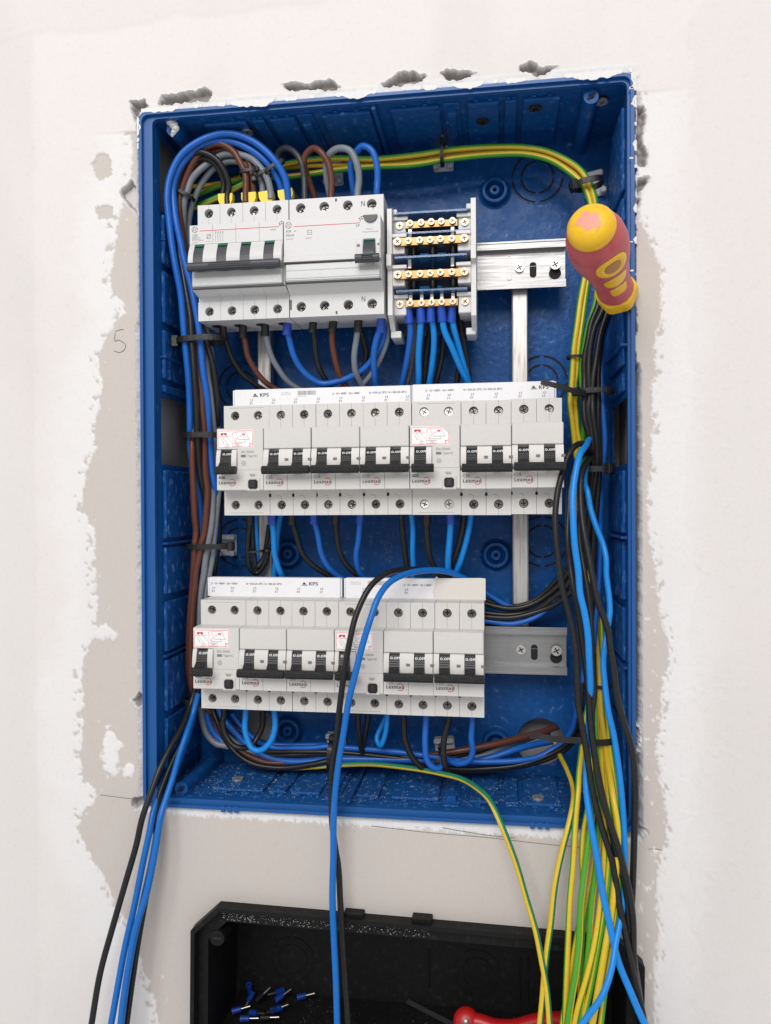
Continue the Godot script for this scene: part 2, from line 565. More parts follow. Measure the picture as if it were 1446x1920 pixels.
# ---------------------------------------------------------------- the wall
# outlines of the holes broken in the filler round the box
var chips := [[-163.9, 257.5, -161.4, 265, -145.9, 265, -127.3, 267.3, -124.3, 264.4, -125, 257.5, -143.7, 258], [-185.9, 262.3, -174.6, 262.6, -171.7, 258.1, -179.2, 254, -181.7, 246.4, -184.1, 253.2], [-71.9, 265.8, -58.6, 265.9, -55.5, 263.5, -37, 266.4, -29, 260.3, -32.1, 257.7, -49.8, 259.9, -65.7, 260.4], [-0.9, 259.7, 6.6, 262.8, 11.1, 267.2, 23, 266.6, 31, 262.9, 27.1, 258.8, 12, 257.5, 1.2, 257.3], [40.4, 264.4, 46.3, 266.2, 52.2, 264.8, 67.3, 262.1, 63.8, 260.2, 54.6, 258.6, 46.3, 257.6], [94.2, 264.6, 100.6, 266.9, 109.5, 262.2, 120.3, 261.6, 115.2, 259.2, 106.3, 256, 103.8, 258, 96, 260.4], [171.6, 230.3, 176, 232.8, 177.7, 224.2, 174.9, 211, 178, 199.4, 177, 190.6, 171.5, 193.1], [171.8, 183.2, 179.7, 184.8, 178.6, 180.2, 173.5, 174.9, 173.1, 162.1, 171.4, 162.2], [-193.7, 198.6, -185.7, 205.9, -182.2, 201.1, -181.8, 179.5, -192.1, 191.4], [-188.6, -177, -182.6, -170.3, -179.3, -178.1, -182.6, -181.7], [-190, -251, -177.9, -244.1, -178, -252.7, -187.2, -258.3], [167.5, -177.2, 173, -185.6, 171.6, -204, 168.2, -201.8]]
var chip_boxes: Array[Rect2] = []
var noise_a := FastNoiseLite.new()
var noise_b := FastNoiseLite.new()
var noise_c := FastNoiseLite.new()
var noise_d := FastNoiseLite.new()


func curve_at(table: Array, y: float) -> float:
	# table of [y, x] with falling y
	if y >= table[0][0]:
		return table[0][1]
	for i in table.size() - 1:
		if y >= table[i + 1][0]:
			return lerpf(table[i + 1][1], table[i][1], (y - table[i + 1][0]) / (table[i][0] - table[i + 1][0]))
	return table[-1][1]


var left_edge := [[278.4, -183.1], [235, -184.3], [208.6, -186.1], [191.2, -187.5], [183.7, -193.8], [174.1, -196.4], [164.4, -197.7], [141.1, -201.6], [127.4, -202.2], [115.3, -192.7], [108.2, -191.9], [99.9, -199.9], [84.5, -208.4], [76.8, -213.9], [64.9, -210.6], [49.1, -209.9], [31.5, -214.2], [9.8, -216.1], [-2, -219.6], [-13.8, -223.1], [-33.6, -224.9], [-47.4, -219.9], [-57.3, -215], [-77.1, -216], [-104.7, -214.5], [-128.5, -216.4], [-136.5, -220.7], [-148.6, -227.1], [-156.6, -228.5], [-180.4, -226.1], [-200.3, -227.1], [-220.3, -229.8], [-236.1, -227.8], [-243.6, -217.3], [-253.6, -218.2], [-260, -228], [-272.1, -230.3], [-283.8, -226.1], [-299.3, -217.7], [-310.7, -209.4], [-326.2, -203.2], [-333.7, -196.9], [-345.1, -190.3], [-364.3, -183.8], [-387.3, -174.4], [-414.4, -168.4]]
var right_edge := [[195.9, 172.9], [153.3, 172.8], [146, 175.5], [135.1, 180.9], [124.2, 186.4], [110.1, 185.7], [88.8, 185.3], [67.6, 183.5], [46.4, 181.4], [32.2, 180], [10.9, 179], [-10.5, 177.9], [-35.4, 177.1], [-56.8, 177.8], [-74.6, 180.5], [-88.9, 183.2], [-99.6, 185.2], [-117.3, 187.3], [-133.3, 190], [-141.5, 191.7], [-149.4, 187.2], [-170.9, 185.8], [-188.9, 183], [-203.1, 185], [-224.5, 186.4], [-245.9, 187], [-260.1, 188], [-271.1, 184.2], [-289.1, 183.5], [-317.9, 182], [-336.6, 181.3], [-382.7, 180.9]]
const PAPER := Color(0.585, 0.543, 0.502)
const SKIM := Color(0.775, 0.745, 0.728)
const FILLER := Color(0.80, 0.79, 0.785)
const GYPSUM := Color(0.74, 0.74, 0.745)
const CRUMB := Color(0.40, 0.375, 0.36)


func wall_point(x: float, y: float) -> Array:
	# [z, colour] of the wall's face
	var na := noise_a.get_noise_2d(x, y)
	var nb := noise_b.get_noise_2d(x, y)
	var nc := noise_c.get_noise_2d(x, y)
	var z := 85.0
	var c := PAPER
	var dx := maxf(-179.0 - x, x - 169.5)
	var dy := maxf(-254.0 - y, y - 255.0)
	var d := Vector2(maxf(dx, 0), maxf(dy, 0)).length() if maxf(dx, dy) > 0 else maxf(dx, dy)
	# skim coat: everything outside the bare strip of board
	var xl := curve_at(left_edge, y) + na * 2.5 + nb * 2.4 + nc * 0.7
	var xr := curve_at(right_edge, y) + na * 4.0 + nb * 2.5 + nc * 0.9
	var skim := maxf(xl - x, x - xr)
	if y > 240.0:
		skim = 60.0 + na * 10.0
	# islands of filler on the board beside the edges, and bare specks in the filler
	var near := 16.0 if x > 0 else 11.0
	if skim < 0.6 and skim > -near:
		skim = maxf(skim, (nb * 0.85 + nc * 0.22 - (0.36 if x > 0 and y < 10 else 0.55)) * 4.0)
	if skim > -0.5 and skim < 6.0 and y < 240.0:
		skim = minf(skim, (nb + 0.42) * 5.0)
	for b in [[-209.0, -127.0, 9.0, 6.0], [-205.0, -215.0, 8.0, 19.0], [-191.0, -229.0, 5.0, 6.0]]:
		if Vector2((x - b[0]) / b[2], (y - b[1]) / b[3]).length() + nb * 0.5 < 1.0:
			skim = maxf(skim, (1.0 - Vector2((x - b[0]) / b[2], (y - b[1]) / b[3]).length() - nb * 0.5) * 4.0)
	for b in [[-208.0, 217.0, 8.0, 9.0], [-207.0, 183.0, 7.0, 6.0]]:
		if Vector2((x - b[0]) / b[2], (y - b[1]) / b[3]).length() + nb * 0.35 < 1.0:
			skim = minf(skim, -(1.0 - Vector2((x - b[0]) / b[2], (y - b[1]) / b[3]).length() - nb * 0.35) * 5.0)
	if skim > 0.0:
		z += smoothstep(0.0, 1.6, skim) * 0.6 + smoothstep(4.0, 40.0, skim) * 0.5 + na * 0.12
		c = PAPER.lerp(FILLER.lerp(SKIM, smoothstep(14.0, 44.0, skim + na * 14.0)), smoothstep(0.0, 0.7, skim))
		# trowel lines and faint ridges beside the filled strip
		var ridge := absf(na + 0.18 * nb - 0.05)
		if ridge < 0.05 and skim > 10.0 and skim < 52.0 and x > 0.0 and y < 150.0:
			z += 0.22 * (1.0 - ridge / 0.05)
		# laps of the filling knife and faint old stains
		var lap := smoothstep(0.0, 2.0, -262.0 + na * 3.0 - x) + smoothstep(0.0, 3.0, y - 322.0 - na * 6.0 - x * 0.03) + 0.7 * smoothstep(0.0, 4.0, x - 205.0 - na * 14.0)
		z += 0.35 * lap
		var stain := noise_a.get_noise_2d(x * 0.35 + 500.0, y * 0.12)
		c = c * (1.0 - 0.035 * clampf(lap, 0.0, 1.0) - 0.04 * smoothstep(0.05, 0.5, stain))
	else:
		z += nc * 0.04
	# the board's cut edge round the box: broken white gypsum sloping in
	if d < 12.0:
		var w := 4.2 + nb * 1.2 + nc * 0.5
		if y > 250.0:
			w = -3.0
		elif x > 165.0 and y > -252.0:
			w = 4.6 + nb * 1.0 if y < 60.0 else 1.0 + nb * 2.0
		elif y < -250.0:
			w = 6.0 + nb * 2.2 + nc * 1.5 + x * 0.008
		elif y > 100.0:
			w = 2.0 + nb * 1.5
		if d < w:
			var t := clampf((w - d) / maxf(w, 0.5), 0.0, 1.0)
			var drop := 4.0
			if x > 165.0:
				drop = 14.0
			elif y < -250.0:
				drop = 2.5
			z = 84.6 - t * drop + nc * 0.5
			c = GYPSUM if x < 165.0 or t < 0.3 else CRUMB
		elif y > 250.0 and d < 4.0:
			z = maxf(z, 86.6 + nb * 0.5)
			c = GYPSUM
	for k in chips.size():
		if not chip_boxes[k].has_point(Vector2(x, y)):
			continue
		var e := outline_depth(chips[k], Vector2(x, y)) + noise_d.get_noise_2d(x * 2.0, y * 2.0) * 1.4 + nc * 0.15
		if e > 0.0:
			var floor_z := 6.5 + 3.0 * noise_d.get_noise_2d(x * 0.6 + 300.0, y * 2.0) + nb * 0.25
			z = 84.8 - maxf(floor_z, 2.0) * smoothstep(0.0, 1.7, e)
			c = GYPSUM.lerp(CRUMB, smoothstep(0.0, 0.7, e + nc * 0.25))
		elif e > -1.6 and y > -240.0:
			z += 0.5 * (e + 1.6) / 1.6
			c = GYPSUM.lerp(c, -e / 1.6)
	return [z, c]


func outline_depth(poly: PackedVector2Array, p: Vector2) -> float:
	# distance to the outline, positive inside
	var d := 1e9
	var k := poly.size()
	for i in k:
		d = minf(d, p.distance_to(Geometry2D.get_closest_point_to_segment(p, poly[i], poly[(i + 1) % k])))
	return d if Geometry2D.is_point_in_polygon(p, poly) else -d


func in_lower_box(x: float, y: float) -> bool:
	var p := Vector2(x - 17.0, y - -322.2).rotated(--0.014)
	return p.x > -153.0 + maxf(0.0, 19.0 + p.y) and p.x < 153.0 - maxf(0.0, 16.0 + p.y) and p.y < -4.0 and p.y > -205.0


func wall() -> void:
	for k in chips.size():
		var poly := PackedVector2Array()
		for i in range(0, chips[k].size(), 2):
			poly.append(Vector2(chips[k][i], chips[k][i + 1]))
		var r := Rect2(poly[0], Vector2.ZERO)
		for p in poly:
			r = r.expand(p)
		chips[k] = poly
		chip_boxes.append(r.grow(4.0))
	noise_a.seed = 5
	noise_a.frequency = 0.02
	noise_a.fractal_octaves = 3
	noise_b.seed = 6
	noise_b.frequency = 0.11
	noise_b.fractal_octaves = 3
	noise_c.seed = 8
	noise_c.frequency = 0.42
	noise_c.fractal_octaves = 2
	noise_d.seed = 15
	noise_d.frequency = 0.07
	noise_d.fractal_octaves = 2
	var xs := PackedFloat32Array([-900, -700, -520, -420, -360, -330, -318])
	var x := -310.0
	while x < 280.0:
		xs.append(x)
		x += 0.9 if (x > -235 and x < 212) else 2.4
	xs.append_array(PackedFloat32Array([286, 300, 340, 420, 560, 760, 900]))
	var ys := PackedFloat32Array([900, 700, 520, 440, 400, 380, 372])
	var y := 366.0
	while y > -440.0:
		ys.append(y)
		y -= (0.6 if y > 250 and y < 282 else 1.0) if y > -285 and y < 290 else 2.0
	ys.append_array(PackedFloat32Array([-446, -470, -520, -600, -760, -900]))
	var nx := xs.size()
	var ny := ys.size()
	var p := PackedVector3Array()
	var cc := PackedColorArray()
	p.resize(nx * ny)
	cc.resize(nx * ny)
	for j in ny:
		for i in nx:
			var w := wall_point(xs[i], ys[j])
			p[j * nx + i] = Vector3(xs[i], ys[j], w[0])
			cc[j * nx + i] = w[1]
	var nn := PackedVector3Array()
	nn.resize(nx * ny)
	for j in ny:
		for i in nx:
			var a := p[j * nx + mini(i + 1, nx - 1)] - p[j * nx + maxi(i - 1, 0)]
			var b := p[maxi(j - 1, 0) * nx + i] - p[mini(j + 1, ny - 1) * nx + i]
			nn[j * nx + i] = a.cross(b).normalized()
	var ix := PackedInt32Array()
	for j in ny - 1:
		for i in nx - 1:
			var k := j * nx + i
			var mx := (xs[i] + xs[i + 1]) * 0.5
			var my := (ys[j] + ys[j + 1]) * 0.5
			if mx > -177.5 and mx < 168.0 and my > -252.5 and my < 252.0:
				continue
			if in_lower_box(mx, my):
				continue
			ix.append_array(PackedInt32Array([k, k + 1, k + nx + 1, k, k + nx + 1, k + nx]))
	for k in p.size():
		p[k] *= MM
	var a := []
	a.resize(Mesh.ARRAY_MAX)
	a[Mesh.ARRAY_VERTEX] = p
	a[Mesh.ARRAY_NORMAL] = nn
	a[Mesh.ARRAY_COLOR] = cc
	a[Mesh.ARRAY_INDEX] = ix
	var am := ArrayMesh.new()
	am.add_surface_from_arrays(Mesh.PRIMITIVE_TRIANGLES, a)
	am.surface_set_material(0, M.wall)
	var o := MeshInstance3D.new()
	o.name = "wall"
	o.mesh = am
	o.set_meta("kind", "structure")
	add_child(o)
	# the hollow behind the board
	var mb := MB.new()
	mb.box(-905, -905, -120, 905, 905, -110)
	mb.box(-905, -905, -110, -900, 905, 80)
	mb.box(900, -905, -110, 905, 905, 80)
	mb.box(-900, 900, -110, 900, 905, 80)
	mb.box(-900, -905, -110, 900, -900, 80)
	struct("wall_cavity", mb, M.cavity)
	mb = MB.new()
	mb.box(-196, -70, -60, -184, 264, 80)
	mb.box(178, -70, -60, 190, 264, 80)
	mb.box(-190, -264, -40, 184, 264, -34)
	struct("wall_core", mb, M.core)
	# pencil marks on the bare board
	for s in [["five", [[-192.8, 96.5], [-196, 96.3], [-199.1, 95.1]]], ["five", [[-199.3, 94.2], [-199.5, 88.1], [-197, 88.9], [-194.5, 87.9], [-191.6, 85.5], [-191.4, 83.4], [-193.8, 80.4], [-197, 79.9], [-200.4, 81.1]]],
			["line", [[-214, -247.5], [-200, -248.5], [-188, -249.2]]], ["line", [[-10, -259.5], [30, -262], [70, -263.2], [110, -265.5], [150, -267]]], ["line", [[40, -258], [70, -261.5], [90, -262.5]]], ["line", [[178, -265], [184, -264.6], [190, -266]]], ["line", [[-250, 218], [-230, 221], [-205, 229], [-190, 231]]]]:
		var q := MB.new()
		var pts := PackedVector3Array()
		for e in s[1]:
			pts.append(Vector3(e[0], e[1], 85.15))
		q.tube(smooth(pts, 5), 0.2, 5)
		part("pencil_mark", q, M.pencil if s[0] == "five" else M.pale_ink, o)


func smooth(pts: PackedVector3Array, per := 8) -> PackedVector3Array:
	var out := PackedVector3Array()
	var k := pts.size()
	for i in k - 1:
		var a := pts[maxi(i - 1, 0)]
		var b := pts[i]
		var c := pts[i + 1]
		var d := pts[mini(i + 2, k - 1)]
		# centripetal Catmull-Rom
		var t0 := 0.0
		var t1 := t0 + maxf(pow(a.distance_to(b), 0.5), 0.01)
		var t2 := t1 + maxf(pow(b.distance_to(c), 0.5), 0.01)
		var t3 := t2 + maxf(pow(c.distance_to(d), 0.5), 0.01)
		for j in per:
			var t := lerpf(t1, t2, float(j) / per)
			var a1 := a.lerp(b, (t - t0) / (t1 - t0))
			var a2 := b.lerp(c, (t - t1) / (t2 - t1))
			var a3 := c.lerp(d, (t - t2) / (t3 - t2))
			var b1 := a1.lerp(a2, (t - t0) / (t2 - t0))
			var b2 := a2.lerp(a3, (t - t1) / (t3 - t1))
			out.append(b1.lerp(b2, (t - t1) / (t2 - t1)))
	out.append(pts[k - 1])
	return out


# ---------------------------------------------------------------- the blue flush-mounting box
func rounded(x0: float, y0: float, x1: float, y1: float, r: float, seg := 5) -> PackedVector2Array:
	var out := PackedVector2Array()
	for q in [[x1 - r, y1 - r, 0.0], [x0 + r, y1 - r, 0.5], [x0 + r, y0 + r, 1.0], [x1 - r, y0 + r, 1.5]]:
		for i in seg + 1:
			var a: float = (q[2] + 0.5 * i / seg) * PI
			out.append(Vector2(q[0] + cos(a) * r, q[1] + sin(a) * r))
	return out


func frame_ring(mb: MB, outer: PackedVector2Array, inner: PackedVector2Array, z0: float, z1: float) -> void:
	var k := outer.size()
	for i in k:
		var a := outer[i]
		var b := outer[(i + 1) % k]
		var c := inner[i]
		var d := inner[(i + 1) % k]
		mb.quad(Vector3(a.x, a.y, z0), Vector3(b.x, b.y, z0), Vector3(b.x, b.y, z1), Vector3(a.x, a.y, z1))
		mb.quad(Vector3(d.x, d.y, z0), Vector3(c.x, c.y, z0), Vector3(c.x, c.y, z1), Vector3(d.x, d.y, z1))
		mb.quad(Vector3(a.x, a.y, z1), Vector3(b.x, b.y, z1), Vector3(d.x, d.y, z1), Vector3(c.x, c.y, z1))


func blue_box() -> void:
	var t := thing("flush_mounting_box", "big blue plastic wiring box set into the wall, lid off, rows of switchgear inside", "electrical box", Vector3(0, 0, 0))
	var mb := MB.new()
	# back plate with two opened round knockouts at the bottom
	for r in [[-172, -200, 168, 252, 0], [-172, -252, -142, -200, 0], [-102, -252, 92, -200, 0], [132, -252, 168, -200, 0]]:
		mb.box(r[0], r[1], -2.5, r[2], r[3], 0)
	mb.holed(-142, -252, -102, -200, 0, -122, -221, 19, 2.5)
	mb.holed(92, -252, 132, -200, 0, 112, -221.5, 19, 2.5)
	part("back_plate", mb, M.blue_box, t)
	# knockout rings: broken grooves in the back plate
	for k in [[111.1, 224.4], [113.7, 63.7], [113.9, -62.6], [-134.1, -64.4], [-132, 66], [-132, 224]]:
		mb = MB.new()
		for rr: float in [19.5, 12.5]:
			for q in 4:
				var a0: float = q * PI / 2 + 0.09
				mb.arc(k[0], k[1], rr - 0.75, rr + 0.75, a0, a0 + PI / 2 - 0.18, -0.5, 0.12, 10)
		part("knockout_groove", mb, M.dark_hole, t)
		mb = MB.new()
		mb.arc(k[0], k[1], 20.4, 21.2, 0, TAU, -0.5, 0.5, 36)
		mb.arc(k[0], k[1], 13.5, 14.1, 0, TAU, -0.5, 0.4, 36)
		part("knockout_lip", mb, M.blue_box, t)
	for k in [[77.8, 213.9], [77.6, -73.3], [-91.5, -73.1], [-92.4, -218.7], [77.1, -222.4], [-92, 214]]:
		mb = MB.new()
		mb.lathe([[13, 0.0], [12.6, 0.6], [10.4, 1.2], [10.2, 6.5], [9.6, 7.2], [7.6, 7.2], [7.3, 6.8], [7.2, 0.3], [4.4, 0.3], [4.2, 6.6], [3.6, 7.2], [1.7, 7.2], [1.5, 6.9], [1.4, 1.0], [0.0, 1.0]], 30)
		part("screw_boss", mb, M.blue_box, t, Vector3(k[0], k[1], 0))
	# raised lettering and marks moulded into the back
	text(">ABS<", 6.0, M.blue_rim, t, Vector3(-9, 72, 0.1), "plain", Vector3(0, 0, -PI / 2), "moulded_lettering")
	text("0", 6.0, M.blue_rim, t, Vector3(-9, -42, 0.1), "plain", Vector3(0, 0, -PI / 2), "moulded_lettering")
	text("CA5", 6.5, M.blue_rim, t, Vector3(-9.5, -66, 0.1), "plain", Vector3(0, 0, -PI / 2), "moulded_lettering")
	mb = MB.new()
	mb.arc(-5, -57, 4.3, 4.9, 0, TAU, 0, 0.4, 24)
	mb.box(-5.4, -59.5, 0, -4.6, -55.5, 0.35)
	mb.arc(-5, -55, 0.0, 1.1, 0, TAU, 0, 0.35, 10)
	part("moulded_emblem", mb, M.blue_rim, t)
	mb = MB.new()
	for r in [[-3, 206, 1, 214], [-5, 200, 3, 206]]:
		mb.box(r[0], r[1], 0, r[2], r[3], 0.35)
	part("moulded_arrow", mb, M.blue_box, t)
	# side walls with openings
	mb = MB.new()
	for r in [[-254, -2], [49, 188], [244, 254]]:
		mb.box(-173, r[0], -2, -170, r[1], 78)
	for r in [[-2, 49], [188, 244]]:
		mb.box(-173, r[0], -2, -170, r[1], 16)
		mb.box(-173, r[0], 72, -170, r[1], 78)
	part("left_wall", mb, M.blue_box, t)
	mb = MB.new()
	for r in [[-254, -6], [40, 254]]:
		mb.box(166.4, r[0], -2, 168.4, r[1], 82)
	mb.box(166.4, -6, -2, 168.4, 40, 6)
	mb.box(166.4, -6, 77, 168.4, 40, 82)
	part("right_wall", mb, M.blue_box, t)
	mb = MB.new()
	mb.box(-173, 250, -2, 168, 253, 78)
	part("top_wall", mb, M.blue_box, t)
	mb = MB.new()
	mb.box(-173, -252, -2, 168, -248, 78)
	part("bottom_wall", mb, M.blue_dusty, t)
	# knock-out panels standing a little proud of the walls
	for r in [[-233, -192], [-189, -148], [-144, -104], [-101, -63], [-59, -5], [51, 59], [61, 100], [103, 144], [147, 186]]:
		mb = MB.new()
		mb.box(-170, r[0] + 1.2, 12, -167.2, r[1] - 1.2, 71, 0.7)
		part("knockout_panel", mb, M.blue_rubbed, t)
	for r in [[-236, -186], [-183, -146], [-143, -104], [-101, -58], [-55, -9], [43, 58], [61, 110], [113, 178], [181, 240]]:
		mb = MB.new()
		mb.box(163.9, r[0] + 1.2, 10, 166.4, r[1] - 1.2, 71, 0.7)
		part("knockout_panel", mb, M.blue_rubbed, t)
	for r in [[-136, -102], [-99.5, -88], [-86, -65], [-47, -9], [3, 40], [57.5, 82], [84, 94.5], [96.5, 124]]:
		mb = MB.new()
		mb.box(r[0] + 1.1, 247.3, 6, r[1] - 1.1, 250, 73, 0.7)
		part("knockout_panel", mb, M.blue_box, t)
		mb = MB.new()
		for s: float in [0.3, 0.7]:
			mb = MB.new()
			var px := lerpf(r[0], r[1], s)
			mb.box(px - 1.6, 248.7, 73, px + 1.6, 250, 75.5, 0.4)
			part("snap_tab", mb, M.blue_box, t)
	for r in [[-136, -94], [-91, -77], [-75, -51], [-26, -7], [0, 37], [57, 80], [82, 94], [96, 124]]:
		mb = MB.new()
		mb.box(r[0] + 1.1, -248, 6, r[1] - 1.1, -245.5, 66, 0.7)
		part("knockout_panel", mb, M.blue_dusty, t)
		mb = MB.new()
		for s: float in [0.3, 0.7]:
			mb = MB.new()
			var px := lerpf(r[0], r[1], s)
			mb.box(px - 2.0, -248, 66, px + 2.0, -246.6, 69, 0.4)
			part("snap_tab", mb, M.blue_box, t)
	# ribs and cover guides
	for r in [[-8.5, 248.2, -5.5, 246.0], [-29, -247, -26.5, -244.5]]:
		mb = MB.new()
		mb.box(r[0], minf(r[1], r[3]), 0, r[2], maxf(r[1], r[3]) + (2.0 if r[1] > 0 else 0.0), 80, 0.4)
		part("rib", mb, M.blue_box, t)
	for k in [[-58.5, 1], [47.5, 1], [-42, -1], [45, -1]]:
		mb = MB.new()
		var y0: float = 250.0 if k[1] > 0 else -248.0
		var s: float = -k[1]
		mb.box(k[0] - 6, minf(y0, y0 + s * 1.2), 4, k[0] + 6, maxf(y0, y0 + s * 1.2), 74, 0.5)
		mb.box(k[0] - 2.5, minf(y0, y0 + s * 3.2), 4, k[0] + 2.5, maxf(y0, y0 + s * 3.2), 62, 0.5)
		mb.box(k[0] - 3.5, minf(y0, y0 + s * 4.4), 58, k[0] + 3.5, maxf(y0, y0 + s * 4.4), 66, 0.8)
		part("cover_guide", mb, M.blue_box, t)
	for r in [[-170, 166, 72, 4], [-170, 78, 74, 5], [-170, -61.5, 73, 4.2], [-170, -146, 73, 3.0], [166.4, 74, 82, -5.2], [166.4, -56.5, 80, -5.0], [166.4, -145, 80, -3.2], [166.4, 112, 78, -3.2]]:
		mb = MB.new()
		mb.box(minf(r[0], r[0] + r[3]), r[1] - 0.9, 8, maxf(r[0], r[0] + r[3]), r[1] + 0.9, r[2], 0.3)
		part("rib", mb, M.blue_box, t)
	# corner pillars for the cover screws
	for k in [[-157, 244.5], [143, 244.5], [-154, -243], [153, -243]]:
		mb = MB.new()
		mb.cyl(Vector3(k[0], k[1], 0), Vector3(k[0], k[1], 76), 5.4, 5.0, 20)
		var px: float = k[0]
		mb.box(px - 5.0, minf(k[1], 252.0 * signf(k[1])), 0, px + 5.0, maxf(k[1], 252.0 * signf(k[1])), 75.5)
		mb.arc(k[0], k[1], 2.0, 5.0, 0, TAU, 76, 77.2, 20)
		var pl := part("corner_pillar", mb, M.blue_box, t)
		mb = MB.new()
		mb.xf = Transform3D(Basis(Vector3(0, 0, 1), 0.7), Vector3(px, k[1], 0))
		mb.box(-3.2, -1.0, 75, 3.2, 1.0, 77.35)
		part("screw_slot", mb, M.dark_hole, pl)
	# rim: front lip and the ledge just inside it
	mb = MB.new()
	frame_ring(mb, rounded(-179.3, -253.2, 169.8, 253.6, 6), rounded(-177.0, -251.0, 167.4, 251.4, 5), 77, 87)
	frame_ring(mb, rounded(-177.2, -251.2, 167.8, 251.6, 5), rounded(-170.0, -247.4, 165.6, 249.2, 4), 80, 84)
	part("rim", mb, M.blue_rim, t)
	for q in [[-120, -251.6], [100, -251.6]]:
		for i in 3:
			mb = MB.new()
			mb.box(q[0] + i * 5.0, q[1] - 3.2, 82, q[0] + i * 5.0 + 3.0, q[1] + 1, 87.3, 0.3)
			part("snap_tab", mb, M.blue_rim, t)
	# screws driven through the walls
	for k in [[-106, 247.2, 60, -1, "screw_metal"], [69, 247.2, 50, -1, "black_screw"], [106, 247.2, 63, -1, "black_screw"], [152, 248.2, 63, -1, "screw_metal"], [-121, -245.4, 47, 1, "screw_metal"], [107, -245.4, 56, 1, "screw_metal"]]:
		var sc := part_mesh("wall_screw", screw_mesh(4.3, k[4]), t, Vector3(k[0], k[1], k[2]))
		sc.rotation = Vector3(PI / 2 * (1 if k[3] < 0 else -1), 0.4, 0)
	# plaster smeared over the rim
	var mbp := MB.new()
	rng.seed = 77
	var step := 0.8
	var x := -177.0
	while x < 168.0:
		var q := []
		for e: float in [x, x + step]:
			var cover := noise_b.get_noise_2d(e * 0.35, 900.0) + 0.14 * noise_c.get_noise_2d(e * 0.5, 40.0)
			var depth := clampf(1.3 + cover * 4.6, 0.0, 3.6)
			q.append(Vector3(e, 253.9 - depth, 87.25 + 0.25 * noise_c.get_noise_2d(e, 5.0)))
			q.append(Vector3(e, 256.0, 87.0))
		if q[0].y < 253.6 or q[2].y < 253.6:
			mbp.quad(q[0], q[2], q[3], q[1])
			mbp.quad(q[0] - Vector3(0, 0, 0.5), q[2] - Vector3(0, 0, 0.5), q[2], q[0])
		x += step
	var y := 90.0
	while y < 253.0:
		var q := []
		for e: float in [y, y + step]:
			var cover := noise_b.get_noise_2d(e * 0.5, 300.0) + 0.14 * noise_c.get_noise_2d(e * 0.5, 70.0) + clampf((e - 190.0) / 160.0, -0.3, 0.4)
			var depth := clampf(cover * 4.0, 0.0, 2.4)
			q.append(Vector3(170.0 - depth, e, 87.25))
			q.append(Vector3(171.2, e, 86.7))
		if q[0].x < 169.8 or q[2].x < 169.8:
			mbp.quad(q[0], q[1], q[3], q[2])
			mbp.quad(q[2] - Vector3(0, 0, 0.5), q[0] - Vector3(0, 0, 0.5), q[0], q[2])
		y += step
	y = 196.0
	while y < 251.0:
		var q := []
		for e: float in [y, y + step]:
			var cover := noise_b.get_noise_2d(e * 0.5, 500.0) + 0.4 * noise_c.get_noise_2d(e, 90.0) + clampf((e - 235.0) / 30.0, -0.3, 0.5)
			var depth := clampf(cover * 3.6, 0.0, 2.2)
			q.append(Vector3(-179.5 + depth, e, 87.25))
			q.append(Vector3(-180.6, e, 86.7))
		if q[0].x > -179.3 or q[2].x > -179.3:
			mbp.quad(q[1], q[0], q[2], q[3])
		y += step
	for k in 6:
		var e := rng.randf_range(110, 245)
		var s := rng.randf_range(0.3, 1.2)
		mbp.box(168.2 - rng.randf() * 2.5, e, 86.8, 168.2 + s, e + s * 1.6, 87.35, 0.3)
	var sm := whole("plaster_smear", mbp, M.plaster_white, Vector3.ZERO, "white plaster smeared along the top rim of the blue box", "plaster")
	sm.set_meta("kind", "stuff")
	# a blob of plaster hanging over the upper left pillar
	mbp = MB.new()
	for b in [[-158, 250, 4.0], [-156, 247, 3.4], [-154.5, 244, 3.0], [-156, 241.5, 2.3], [-157, 239.5, 1.5]]:
		mbp.xf = Transform3D(Basis.from_scale(Vector3(1, 1, 0.45)), Vector3(b[0], b[1], 78.5))
		mbp.lathe([[0.01, -b[2]], [b[2] * 0.7, -b[2] * 0.7], [b[2], 0.0], [b[2] * 0.7, b[2] * 0.7], [0.01, b[2]]], 14)
	whole("plaster_blob", mbp, M.plaster_white, Vector3.ZERO, "white blob of plaster on the upper left screw pillar of the blue box", "plaster")
	# crumbs and dust on the box floor
	dust("plaster_dust", "pale plaster crumbs lying along the floor of the blue box", Vector3(-168, -245.3, 4), Vector3(164, -245.45, 79), 4200, 0.06, 0.5, 91)


